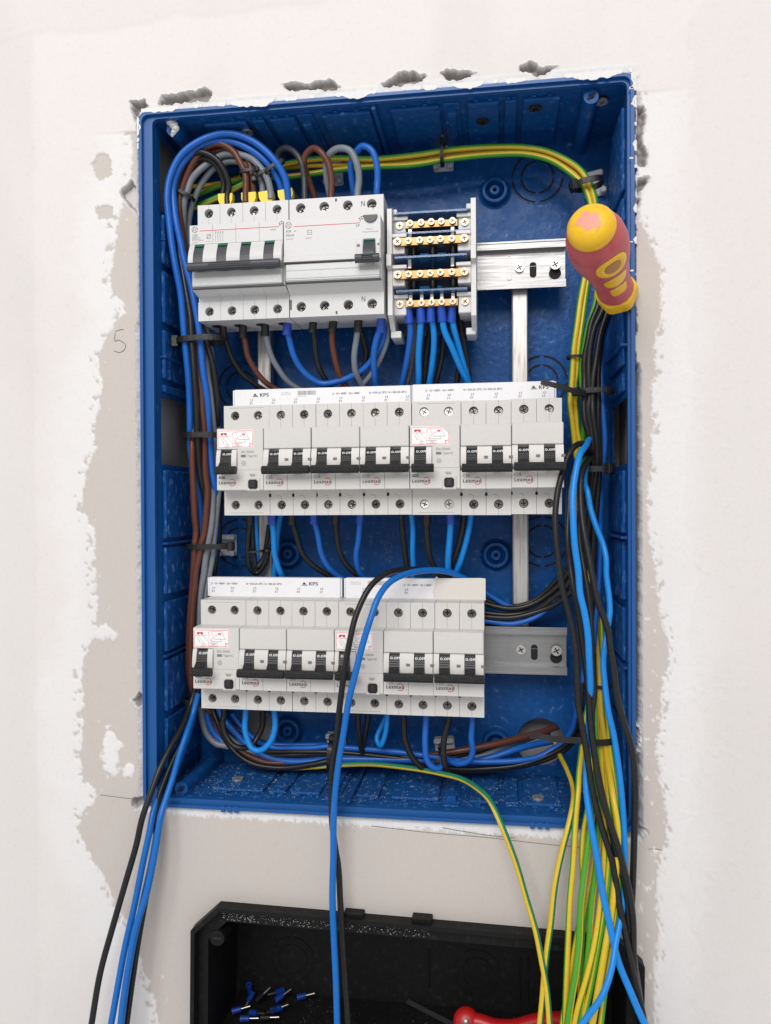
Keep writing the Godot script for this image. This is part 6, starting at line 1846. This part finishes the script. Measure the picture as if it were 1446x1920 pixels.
	wire("wire_cyan", 2.2, "bright light blue wire hanging in front at the right, nearest the viewer", [152.5, 31.3, 36, 149, 19.8, 42, 144, 12.5, 56, 138.7, 6.7, 73, 133.9, 0.1, 86, 130.6, -13.8, 92, 128.3, -27.7, 95, 128, -44.3, 98, 128.8, -60.8, 100, 130.7, -77.2, 101, 132.6, -92.5, 102, 134.8, -103.2, 103, 136.4, -117.3, 104, 137.6, -135.3, 103, 138.6, -154.3, 99, 138.9, -170.8, 94, 137.5, -187.9, 94, 136.1, -204.7, 97, 136.1, -220.6, 102, 137.7, -238.1, 108, 140.9, -260, 112, 144.4, -282, 115, 147.6, -299.6, 118, 152.3, -320.9, 121, 159.2, -337.7, 124, 166.8, -353.7, 126, 171.1, -362, 127, 198.4, -415, 133.4, 229.2, -494.5, 139.2, 247.5, -574.5, 133.2])
	wire("wire_black", 2.15, "black wire hanging at the far right, running outside the box edge onto the bare board", [144.4, -1.3, 58, 139.4, -4.9, 70, 135.9, -14.1, 78, 135, -33.4, 84, 135.4, -50.3, 88, 138.2, -67, 91, 141.6, -83.4, 94, 144.7, -98.7, 96, 149.4, -114.9, 98, 152.1, -129.8, 99, 153.6, -144.6, 100, 155.8, -159.3, 101, 159.1, -173.9, 102, 162.9, -188.4, 103, 165.6, -200.5, 104, 166.7, -218.4, 104, 166.1, -250.8, 103, 164.9, -282.5, 103, 163.3, -305.5, 105, 164.1, -324.1, 107, 166.5, -343.1, 110, 170, -370.6, 112, 177.6, -430, 116.3, 186.2, -519, 120.2, 191.2, -599, 114.2])
	wire("wire_black", 2, "black wire hanging at the right, tucked behind the bright light blue one", [138.2, -23.9, 60, 135.6, -39, 70, 134.6, -56.2, 76, 136, -73, 82, 138.7, -89.6, 86, 139.9, -107.4, 90, 140.2, -125.1, 93, 141.1, -143.1, 95, 141.2, -157.9, 97, 140.2, -174.3, 98, 140.9, -193, 100, 144.7, -219.5, 104, 149.3, -238.9, 107, 154.9, -261.9, 109, 158.7, -280.1, 110, 161.1, -301.8, 111, 162.9, -321.6, 112, 167.1, -350.8, 114])
	wire("wire_cyan", 2, "light blue wire that bends outwards over the box wall and back to the black box", [143.9, 3.1, 50, 140.5, -8.9, 60, 139.2, -18.5, 68, 140.1, -24.9, 72, 142, -36.4, 74, 145.7, -47.7, 76, 149.6, -60.8, 78, 151.7, -70.5, 80, 152, -81.6, 82, 152.9, -95.4, 84, 153, -105.2, 86, 151.5, -116.6, 89, 149.1, -128.3, 92, 147.8, -140, 94, 148.3, -151.9, 96, 150.4, -169.3, 98, 153.1, -184.1, 99, 155.5, -198.7, 100, 157.8, -219.6, 102, 159.4, -242.7, 104, 159.7, -261.6, 106, 158.9, -280.9, 107, 156, -294.4, 112, 151.7, -309.5, 121, 147.2, -324.3, 129, 140.7, -336.9, 134, 131.1, -349.6, 137, 124.8, -358, 139, 89.5, -405.3, 150.2, 49.8, -476.1, 160.3, 26.3, -556.1, 154.3])
	wire("wire_earth", 2.05, "yellow and dull green wire from the round hole, innermost of the hanging earth wires", [122.6, -217.3, 4, 124.1, -221.5, 26, 128, -225.8, 52, 130, -229.3, 74, 128.6, -234, 90, 124.5, -245.7, 98, 119.5, -261.5, 103, 114.7, -281.7, 107, 111.6, -306, 111, 108.5, -326.9, 115, 106, -351.9, 119, 103.7, -370.6, 121, 96.2, -429.8, 127.3, 87.9, -518.6, 133, 82.9, -598.6, 127], "", -3.25, -0.2, TEAL)
	wire("wire_earth", 2, "earth wire hanging straight, second of the lower right fan", [148, -113.8, 38, 147.1, -144.4, 42, 143.2, -177.1, 52, 139.6, -186.5, 60, 135.8, -201.3, 74, 132.5, -215.1, 88, 131.3, -223, 96, 128.8, -244.8, 103, 126.1, -267, 107, 123.9, -289.7, 110, 122.4, -312.1, 113, 120.9, -334.3, 116, 119.1, -369.9, 120, 116.1, -429.4, 126.7, 112.7, -518.8, 132.7, 110.7, -598.8, 126.7], "", 0.6, 0.1)
	wire("wire_earth", 1.7, "slim yellow earth wire between the second and the broad green one of the fan", [149.1, -114, 36, 149.2, -148.7, 40, 148.5, -178, 48, 145.6, -197.1, 62, 141.2, -217.5, 80, 136.9, -235.2, 95, 134, -250.1, 99, 132.8, -265, 102, 132.5, -279.6, 104, 130.9, -300.9, 107, 126.8, -321.6, 111, 122.3, -343.7, 115, 117.8, -370.7, 119, 108.2, -429.3, 127.7, 97.3, -517.1, 135.5, 90.9, -597.1, 129.5], "", 0.7, 0.2)
	wire("wire_earth", 2.2, "broad green faced earth wire of the lower right fan, crossing lowest", [149.9, -113.7, 38, 150.5, -148.2, 42, 149.9, -180.7, 52, 147.3, -203.3, 66, 142, -224.7, 90, 137.5, -252, 104, 133.8, -273.6, 109, 130.8, -291.8, 113, 128.8, -313.2, 117, 126.4, -330.8, 121, 123.4, -348.5, 124, 120.4, -366.7, 127, 110.9, -425.1, 136.6, 100.2, -512.8, 145.3, 93.9, -592.8, 139.3], "", -0.6, 0.1)
	wire("wire_earth", 1.7, "yellow earth wire tucked behind the broad green faced ones", [151.7, -114, 36, 152.1, -148.4, 41, 151.3, -184.5, 52, 148.2, -213.2, 70, 145.1, -232.5, 88, 144, -250.8, 96, 140.7, -271.1, 100, 136.5, -290.3, 103, 133.4, -310, 106, 131.3, -329.3, 109, 129, -373.1, 114, 125.8, -432.6, 120.8, 122.2, -521.9, 126.9, 120.1, -601.9, 120.9], "", -2.9, 0.2)
	wire("wire_earth", 2, "green faced earth wire just outside the broad one of the fan", [149.3, -114.3, 34, 149.6, -148.7, 40, 147.6, -183, 58, 147.1, -202.1, 70, 145.5, -224.6, 90, 143.3, -252.2, 101, 140.9, -274.6, 106, 138.2, -292.9, 110, 135.7, -314.3, 114, 132.8, -332.1, 118, 130.3, -349.8, 121, 127.3, -368.1, 124, 117.7, -426.5, 133.6, 106.9, -514.2, 142.2, 100.5, -594.2, 136.2], "", -0.4, -0.2)
	wire("wire_earth", 1.9, "yellow earth wire that sweeps inwards across the fan at the bottom", [151.2, -114.3, 34, 151.9, -148.6, 40, 150.3, -190, 60, 149.5, -211.1, 76, 148.1, -231.2, 94, 147, -255.3, 104, 143.9, -287.8, 111, 138.8, -312.8, 117, 133.3, -332.3, 121, 127.7, -351.2, 124, 124.1, -367, 126, 111.2, -425.1, 133.3, 96.7, -512.3, 139.9, 88.1, -592.3, 133.9], "", -3.4, -0.2)
	wire("wire_earth", 1.9, "green and yellow earth wire in the outer middle of the fan", [152.8, -114.2, 34, 153.3, -148.4, 41, 151.5, -193.1, 62, 151.4, -213.4, 80, 150.9, -230.2, 96, 150.7, -251.2, 104, 148.7, -269.7, 108, 146.3, -289.1, 111, 142, -313.3, 115, 137.5, -333.1, 119, 133.1, -350.3, 122, 128.8, -367.3, 125, 114.3, -424.6, 135.1, 97.9, -510.6, 144.2, 88.2, -590.6, 138.2], "", -3, 0.2)
	wire("wire_earth", 1.9, "outermost earth wire of the fan, green side to the box wall", [153.9, -114.2, 34, 155, -148.1, 42, 155.2, -183.3, 56, 155.4, -198.1, 70, 155.8, -214.8, 86, 156.2, -229.6, 97, 156.7, -251.3, 103, 155.6, -273.2, 107, 152.6, -295.5, 111, 149.3, -317.5, 115, 145.4, -339.3, 119, 141.5, -365.8, 123, 132.9, -424.5, 131.9, 123.2, -512.6, 139.8, 117.5, -592.6, 133.8], "", -3.3, 0.3)


func ties() -> void:
	cable_tie("small black tie round the thick blue pair above the main breaker", Vector3(-86.2, 217.5, 60), 6.5, 4.5, 2.4, Vector3(0, 0, 0.610865), 0.2, [], 1)
	cable_tie("small black tie round the thick brown pair above the main breaker", Vector3(-105.1, 216.7, 59), 6.3, 4.6, 2.4, Vector3(0, 0, 0.0872665), 0.5, [], 1)
	cable_tie("small black tie round the thick grey pair above the main breaker", Vector3(-93.7, 214.6, 58.5), 6, 4.5, 2.4, Vector3(0, 0, 0.418879), 3, [], 1)
	cable_tie("small black tie round brown and grey wires in the top left corner", Vector3(-157.8, 204.4, 58), 9, 6.5, 2.6, Vector3(0, 0, -0.488692), -0.9, [], 1)
	cable_tie("black tie with square head round the left bundle below the top row", Vector3(-144.1, 92.3, 58), 17.5, 11, 4.2, Vector3(0, 0, 0.0349066), 2.95, [], 1.25)
	cable_tie("black tie round the left bundle beside the first switch of the middle row", Vector3(-144.4, 20.4, 54), 14.5, 10, 4.2, Vector3(0, 0, -0.0174533), -0.6, [], 1)
	cable_tie("black tie round the left bundle just above the bottom row, head at a white mount", Vector3(-143.8, -64.7, 46), 16.5, 9, 4.2, Vector3(0, 0, 0), 0.05, [], 1)
	cable_tie("thin black tie round the looping wires under the first switch of the middle row", Vector3(-108.6, -69.2, 38), 6.8, 5, 1.8, Vector3(0, 0, 0.0698132), -0.2, [], 1)
	cable_tie("black tie standing upright round the earth wires along the top", Vector3(38.6, 232.9, 33), 8.5, 6.5, 2.6, Vector3(0, 0, 1.53589), 0.3, [38.7, 237.7, 40, 39, 238.2, 44, 39.8, 237.7, 50], 1)
	cable_tie("broad black tie round the earth wires at the top right corner", Vector3(145.8, 201.1, 38), 9.5, 8, 4.2, Vector3(0, 0, 0.15708), 2.9, [], 1.1)
	cable_tie("thin black tie round the green and yellow pair at the right", Vector3(136.1, 73.4, 44), 6.2, 5.2, 2, Vector3(0, 0, 0), -0.4, [], 1)
	cable_tie("black tie round the right-hand black bundle, long tail reaching over the busbar", Vector3(147.5, 46.8, 52), 13.5, 10, 3.6, Vector3(0, 0, 0.0349066), 2.6, [140.4, 44.3, 62, 133.4, 45.1, 66, 126.6, 47, 69, 118.4, 49.2, 71, 108.9, 51.7, 72], 1)
	cable_tie("black tie with square head round the right bundle beside the wall opening", Vector3(148.3, -8.5, 50), 10.5, 8.5, 4, Vector3(0, 0, 0), 0.75, [], 1.2)
	cable_tie("thin black tie round the earth wires low at the right", Vector3(150.9, -164.3, 50), 4.6, 4.4, 2.2, Vector3(0, 0, -0.0523599), -0.3, [], 1)
	cable_tie("black tie round the low right earth wires, long pointed tail across the round hole", Vector3(148.7, -197.7, 66), 9.5, 8.5, 4.2, Vector3(0, 0, 0.0698132), 2.7, [141, -196, 76, 133.7, -196.9, 74, 125, -198.1, 70, 116.2, -198.9, 66, 106.4, -198.6, 62, 101.3, -199, 60], 1.2)
	cable_tie("black tie standing round the bottom bundle by the long blue wire", Vector3(-49.9, -227.5, 32), 10.5, 9.5, 3.6, Vector3(0, 0, 1.50098), -0.1, [], 1)
	cable_tie("black tie standing round the bottom bundle under the last two breakers", Vector3(32.8, -228.6, 36), 9.5, 9, 3.6, Vector3(0, 0, 1.22173), -0.5, [], 1)
	cable_tie("black tie round the bunch leaving the box at the lower left", Vector3(-156.8, -185.9, 45), 7, 6.5, 4, Vector3(0, 0, -0.0698132), 0.1, [], 1)
	tie_mount("white tie mount holding the earth wires midway along the top", Vector3(37.3, 242, 0), 0)
	tie_mount("white tie mount half hidden behind the grey arch above the main residual switch", Vector3(-52.5, 235.9, 0), 0.05)
	tie_mount("white tie mount under the broad tie at the top right corner", Vector3(153.6, 214.2, 0), 0.2)
	tie_mount("white tie mount beside the left bundle just above the bottom row", Vector3(-144.3, -66.2, 0), 0)
	tie_mount("white tie mount behind the bottom bundle by the long blue wire", Vector3(-52.3, -228.2, 0), 0)
	tie_mount("white tie mount behind the bottom bundle under the last two breakers", Vector3(36.6, -228.2, 0), 0.1)


func twin_ferrules() -> void:
	twin_ferrule(Vector3(-123.3, 194.2, 58), 0, "yellow twin ferrule on the black pair at the main breaker")
	twin_ferrule(Vector3(-105.1, 194, 58), 0, "yellow twin ferrule on the brown pair at the main breaker")
	twin_ferrule(Vector3(-91.3, 194.7, 57), 0.12, "yellow twin ferrule on the thick grey pair at the main breaker")
	twin_ferrule(Vector3(-76.8, 195.4, 56), 0.12, "yellow twin ferrule on the thick blue pair at the main breaker")


# ---------------------------------------------------------------- wires
const GREEN := Color(0.075, 0.34, 0.02)
const TEAL := Color(0.02, 0.20, 0.10)
const YELLOW := Color(0.72, 0.50, 0.03)
var wire_groups := {"wire_blue": "blue wires", "wire_azure": "blue wires", "wire_cyan": "light blue wires", "wire_black": "black wires", "wire_brown": "brown wires", "wire_grey": "grey wires", "wire_charcoal": "charcoal wires", "wire_taupe": "dull grey brown wires", "wire_earth": "green and yellow wires"}


func wire(kind: String, r: float, label: String, flat: Array, ferrule := "", phase := 0.0, twist := 0.0, green := GREEN) -> void:
	var pts := PackedVector3Array()
	var start := Vector3(flat[0], flat[1], flat[2])
	for i in range(0, flat.size(), 3):
		pts.append(Vector3(flat[i], flat[i + 1], flat[i + 2]) - start)
	var mb := MB.new()
	for i in range(1, pts.size() - 1):
		pts[i] += Vector3(rng.randf_range(-0.5, 0.5), rng.randf_range(-0.5, 0.5), rng.randf_range(-0.4, 0.4))
	var line_pts := smooth(pts, 7)
	mb.tube(line_pts, r, 14 if r > 2.0 else 12, [green, YELLOW] if kind == "wire_earth" else [], phase, twist)
	var o := whole("wire", mb, M[kind], start, label, "wire", wire_groups[kind])
	if ferrule:
		var d := (line_pts[3] - line_pts[0]).normalized()
		mb = MB.new()
		var fr := r * 1.38
		mb.cyl(-d * 2.0, d * 6.2, fr, fr, 16)
		mb.cyl(d * 6.2, d * 9.0, fr, fr * 1.1, 16)
		part("ferrule_sleeve", mb, M[ferrule], o)


func cable_tie(label: String, at: Vector3, rx: float, rz: float, width: float, turn: Vector3, head: float, tail: Array = [], head_scale := 1.0) -> void:
	# a black strap round a bundle: an oval loop about the local y axis, with its head and maybe a long tail
	var t := thing("cable_tie", label, "cable tie", at, "black cable ties round the wires")
	t.rotation = turn
	var mb := MB.new()
	var pts := PackedVector3Array()
	var face := PackedVector3Array()
	for i in 29:
		var a := TAU * i / 28
		var e := Vector3(signf(cos(a)) * pow(absf(cos(a)), 0.75) * rx, 0, signf(sin(a)) * pow(absf(sin(a)), 0.75) * rz)
		pts.append(e)
		face.append(Vector3(cos(a) / rx, 0, sin(a) / rz).normalized())
	mb.ribbon(pts, face, width * 0.5, 1.0)
	part("strap", mb, M.tie_black, t)
	mb = MB.new()
	var a := head
	var p := Vector3(cos(a) * (rx + 1.6), 0, sin(a) * (rz + 1.6))
	mb.xf = Transform3D(Basis(Vector3(0, 1, 0), -a), p)
	var hs := width * 0.82 * head_scale
	mb.box(-1.8 * head_scale, -hs, -hs, 2.4 * head_scale, hs, hs, 0.5)
	mb.box(2.4 * head_scale, -hs * 0.62, -hs * 0.5, 3.0 * head_scale, hs * 0.62, hs * 0.7, 0.2)
	part("head", mb, M.tie_black, t)
	if tail.size():
		mb = MB.new()
		var tp := PackedVector3Array()
		for i in range(0, tail.size(), 3):
			tp.append(Vector3(tail[i], tail[i + 1], tail[i + 2]) - at)
		tp = smooth(tp, 6)
		var tf := PackedVector3Array()
		for i in tp.size():
			tf.append(Vector3(0.1, 0.2, 1))
		mb.ribbon(tp, tf, width * 0.5, 1.0)
		var tl := part("tail", mb, M.tie_black, t)
		tl.transform.basis = t.transform.basis.inverse()


func tie_mount(label: String, at: Vector3, turn: float) -> void:
	var mb := MB.new()
	mb.box(-8, -9, 0, 8, 9, 3, 1.0)
	mb.box(-8, 4.5, 3, 8, 9, 9, 1.0)
	mb.box(-8, -9, 3, -3.5, -4.5, 9, 1.0)
	mb.box(3.5, -9, 3, 8, -4.5, 9, 1.0)
	var o := whole("tie_mount", mb, M.mount_white, at, label, "tie mount", "white tie mounts on the back of the box")
	o.rotation.z = turn


# ---------------------------------------------------------------- loose tools
const GRIP := [[11.4, 11.0], [11.8, 12.0], [11.4, 24.0], [11.1, 27.0], [11.6, 30.0], [12.6, 36.0], [13.3, 43.0], [13.6, 47.0], [14.6, 51.0], [16.2, 58.0], [17.4, 66.0], [17.7, 74.0], [17.0, 82.0], [15.2, 88.0], [13.4, 91.0]]


func grip_radius(h: float) -> float:
	for i in GRIP.size() - 1:
		if h <= GRIP[i + 1][1]:
			return lerpf(GRIP[i][0], GRIP[i + 1][0], (h - GRIP[i][1]) / (GRIP[i + 1][1] - GRIP[i][1]))
	return 16.0


func grip_patch(mb: MB, h0: float, a0: float, rh: float, ra: float, inner: float, power: float, up: float) -> void:
	# an inlay that follows the handle: superellipse in height and angle, from inner (0..1) to the edge
	var n := 30
	for ring in 3:
		var f0 := lerpf(inner, 1.0, ring / 3.0)
		var f1 := lerpf(inner, 1.0, (ring + 1) / 3.0)
		for i in n:
			var q := []
			for e in [[f0, i], [f1, i], [f1, i + 1], [f0, i + 1]]:
				var a: float = TAU * e[1] / n
				var cx := signf(cos(a)) * pow(absf(cos(a)), power)
				var cy := signf(sin(a)) * pow(absf(sin(a)), power)
				var h: float = h0 + cy * rh * e[0]
				var b: float = a0 + cx * ra * e[0]
				var edge: float = 0.0 if (e[0] >= 0.999) else up
				if inner > 0.05 and e[0] <= inner + 0.001:
					edge = -0.3
				var r := grip_radius(h) + edge + 0.15
				q.append(Vector3(cos(b) * r, sin(b) * r, h))
			mb.outq([q[0], q[1], q[2]], Vector3(0, 0, h0))
			mb.outq([q[0], q[2], q[3]], Vector3(0, 0, h0))


func screwdriver(tip: Vector3, cap: Vector3) -> void:
	var t := thing("screwdriver", "screwdriver with red and yellow handle stuck into the wires, butt towards the viewer", "screwdriver", tip)
	var dir := (cap - tip).normalized()
	var u := Vector3(0.55, -0.75, 0.35)
	u = (u - dir * u.dot(dir)).normalized()
	t.basis = Basis(u, dir.cross(u), dir)
	var mb := MB.new()
	mb.cyl(Vector3(0, 0, -38), Vector3(0, 0, 2), 2.6, 2.6, 12)
	part("blade", mb, M.black_screw, t)
	mb = MB.new()
	var hexa := PackedVector2Array()
	for i in 6:
		for j in 3:
			var a: float = (i + (j - 1) * 0.16) * PI / 3
			hexa.append(Vector2(cos(a), sin(a)) * (13.6 if j == 1 else 13.3))
	mb.prism(hexa, 1.5, 10.8)
	var small := PackedVector2Array()
	for p in hexa:
		small.append(p * 0.88)
	for i in hexa.size():
		var j := (i + 1) % hexa.size()
		mb.outq([Vector3(hexa[i].x, hexa[i].y, 10.8), Vector3(hexa[j].x, hexa[j].y, 10.8), Vector3(small[j].x, small[j].y, 12.2), Vector3(small[i].x, small[i].y, 12.2)], Vector3(0, 0, 5))
		mb.outq([Vector3(hexa[i].x, hexa[i].y, 1.5), Vector3(hexa[j].x, hexa[j].y, 1.5), Vector3(small[j].x, small[j].y, -0.5), Vector3(small[i].x, small[i].y, -0.5)], Vector3(0, 0, 5))
	mb.lathe([[11.6, -0.5], [8.0, -0.6], [0.01, -0.6]], 24)
	part("collar", mb, M.handle_yellow, t)
	mb = MB.new()
	mb.lathe(GRIP, 48)
	part("grip", mb, M.handle_red, t)
	mb = MB.new()
	mb.lathe([[13.2, 90.0], [13.7, 91.0], [13.8, 92.5], [13.3, 95.0], [11.8, 97.6], [9.4, 99.4], [6.2, 100.4], [3.5, 100.8], [0.01, 100.9]], 48)
	var c := part("butt_cap", mb, M.handle_yellow, t)
	mb = MB.new()
	# paint worn off the butt
	var n := 40
	for i in n:
		var q := []
		for k in [i, i + 1]:
			var a: float = TAU * (k % n) / n
			q.append(Vector2(cos(a), sin(a)) * (6.0 + 0.9 * sin(a * 2.0 + 0.6) + 0.8 * sin(a * 5.0) + 0.35 * sin(a * 11.0)))
		var z0 := 101.0
		var m0 := Vector3(0, 0, z0)
		var e0 := Vector3(q[0].x, q[0].y, z0 - q[0].length_squared() * 0.0135)
		var e1 := Vector3(q[1].x, q[1].y, z0 - q[1].length_squared() * 0.0135)
		var h0 := Vector3(q[0].x * 0.5, q[0].y * 0.5, z0 - q[0].length_squared() * 0.25 * 0.0125)
		var h1 := Vector3(q[1].x * 0.5, q[1].y * 0.5, z0 - q[1].length_squared() * 0.25 * 0.0125)
		mb.outq([m0, h0, h1], Vector3.ZERO)
		mb.outq([h0, e0, e1], Vector3.ZERO)
		mb.outq([h0, e1, h1], Vector3.ZERO)
	part("worn_patch", mb, M.worn_pink, c)
	for k in [[71.0, 10.0, 0.58, 0.5, 0.9], [48.0, 8.0, 0.56, 0.0, 0.8], [31.0, 6.5, 0.48, 0.0, 0.42]]:
		mb = MB.new()
		grip_patch(mb, k[0], -0.15, k[1], k[2], k[3], k[4], 0.5)
		part("yellow_inlay", mb, M.handle_yellow, t)
	mb = MB.new()
	grip_patch(mb, 71.0, -0.15, 10.0 * 0.52, 0.58 * 0.52, 0.0, 0.9, 0.05)
	part("hanging_hole", mb, M.hole_tan, t)


func loose_ferrule(at: Vector3, turn: float, tilt: float, colour: String, label: String) -> void:
	var t := thing("wire_ferrule", label, "wire ferrule", at, "loose wire ferrules on the floor of the black box")
	t.basis = (Basis(Vector3(0, 1, 0), turn) * Basis(Vector3(0, 0, 1), tilt)).scaled(Vector3.ONE * 0.8)
	var mb := MB.new()
	for s in 2:
		mb.cyl(Vector3(0, 0, 0), Vector3(8.2, 0, 0), 2.9, 2.6, 14, false)
		mb.cyl(Vector3(8.2, 0, 0), Vector3(0, 0, 0), 2.2, 2.4, 14, false)
	mb.xf = Transform3D(Basis(Vector3(0, 1, 0), -PI / 2), Vector3.ZERO)
	mb.arc(0, 0, 2.4, 3.0, 0, TAU, -0.1, 0.2, 16)
	part("sleeve", mb, M[colour], t)
	mb = MB.new()
	mb.cyl(Vector3(7.5, 0, 0), Vector3(17, 0, 0), 1.05, 1.05, 10)
	part("pin", mb, M.tin, t)


func loose_tools() -> void:
	mat("hole_tan", Color(0.42, 0.20, 0.06), 0.6)
	screwdriver(Vector3(159.4, 105.8, 84.0), Vector3(129.2, 123.7, 177.7))
	rng.seed = 12
	var k := 0
	var words := ["blue ferrule standing upright at the back of the pile in the black box", "blue ferrule at the back of the pile lying beside the upright one", "black ferrule with its open end towards the viewer amid the pile", "blue ferrule with round open mouth facing the viewer in mid pile",
		"blue ferrule whose bare pin points down towards the pile centre", "blue ferrule nearest the long blue wire, its pin sticking out sideways", "blue ferrule at the outer edge of the pile near the box wall", "blue ferrule in front of the pile, mouth up towards the viewer",
		"blue ferrule half hidden at the bottom edge of the pile", "blue ferrule lying under the round-mouthed one", "blue ferrule next to the one lying under, pin towards the viewer", "black ferrule lying flat in front beside a bare pin"]
	for f in [[-119.6, -417.1, 27.0, 1.2, -1.35, 0], [-114.4, -419.5, 33.4, -1.9, -0.5, 0], [-108.7, -419.5, 41.9, 0.9, 0.35, 1], [-93.6, -419.5, 39.2, 0.8, 0.25, 0], [-91.5, -419.5, 26.9, -2.4, 0.1, 0], [-77.9, -419.5, 33.8, 0.35, 0.1, 0], [-123.0, -419.5, 56.6, 0.35, 0.15, 0], [-108.2, -419.5, 56.4, -0.4, 0.3, 0], [-113.7, -419.5, 63.9, 0.1, 0.05, 0], [-93.9, -419.5, 52.6, 0.5, 0.15, 0], [-87.6, -419.5, 48.0, -2.2, 0.2, 0], [-98.9, -419.5, 60.7, 0.1, 0.05, 1]]:
		loose_ferrule(Vector3(f[0], f[1], f[2]), f[3], f[4], "ferrule_black" if f[5] > 0 else "ferrule_blue", words[k])
		k += 1
	# pliers lying on the floor of the black box
	var t := thing("pliers", "pliers with worn red handles lying on the floor of the black box", "pliers", Vector3(53.7, -413.0, 52.9))
	for s in [[[0, 0, 0, 10, 0.5, 1, 22, -1.5, 2, 36, -2, 0, 52, 1, -4, 74, 2, -8], 5.6], [[-1, -3, 6, 12, -5, 9, 30, -6, 13, 50, -6, 18, 74, -6, 22], 5.2]]:
		var pts := PackedVector3Array()
		var f: Array = s[0]
		for i in range(0, f.size(), 3):
			pts.append(Vector3(f[i], f[i + 1], f[i + 2]))
		var mb := MB.new()
		mb.tube(smooth(pts, 6), s[1], 16)
		part("handle", mb, M.plier_red, t)
	var mb := MB.new()
	mb.xf = Transform3D(Basis(Vector3(1, 0, 0), -0.5).scaled(Vector3(1, 1, 1)), Vector3(1, 0, 1))
	mb.lathe([[0.01, -5.5], [6.5, -5.0], [9.2, -2.0], [9.6, 0.0], [9.2, 2.5], [7.0, 5.2], [3.0, 6.4], [0.01, 6.6]], 24)
	part("handle_end", mb, M.plier_red, t)
	mb = MB.new()
	mb.xf = Transform3D(Basis(Vector3(1, 0, 0), -0.5), Vector3(1, 0, 1))
	mb.lathe([[2.6, 6.2], [2.4, 6.9], [0.01, 7.1]], 16)
	part("rivet", mb, M.dark_screw, t)
	mb = MB.new()
	mb.xf = Transform3D(Basis(Vector3(0, 1, 0), PI / 2), Vector3(53.7, -413.0, 52.9) + Vector3(50, -3, 12))
	mb.lathe([[0.01, -4], [5.5, -2], [7.5, 3], [7.6, 12], [6.5, 24], [0.01, 25]], 18)
	whole("tool_grip", mb, M.beige_grip, Vector3.ZERO, "pale beige tool grip beside the red pliers, behind the hanging green and yellow wires", "tool grip")
	mb = MB.new()
	var tp := PackedVector3Array()
	var tf := PackedVector3Array()
	for p in smooth(PackedVector3Array([Vector3(7.7, -422.0, 23.6), Vector3(17.1, -422.0, 29.4), Vector3(28.0, -422.0, 36.1), Vector3(36.4, -422.0, 41.1), Vector3(44.7, -422.0, 46.0)]), 6):
		tp.append(p)
		tf.append(Vector3(0, 1, 0.5))
	mb.ribbon(tp, tf, 1.8, 0.8)
	whole("loose_cable_tie", mb, M.tie_grey, Vector3.ZERO, "loose curved dark cable tie lying on the floor of the black box by the pliers", "cable tie")


func _ready() -> void:
	view_and_light()
	materials()
	mat("tie_grey", Color(0.03, 0.03, 0.033), 0.4)
	wall()
	blue_box()
	rails()
	lower_box()
	switchgear()
	wires()
	twin_ferrules()
	ties()
	loose_tools()
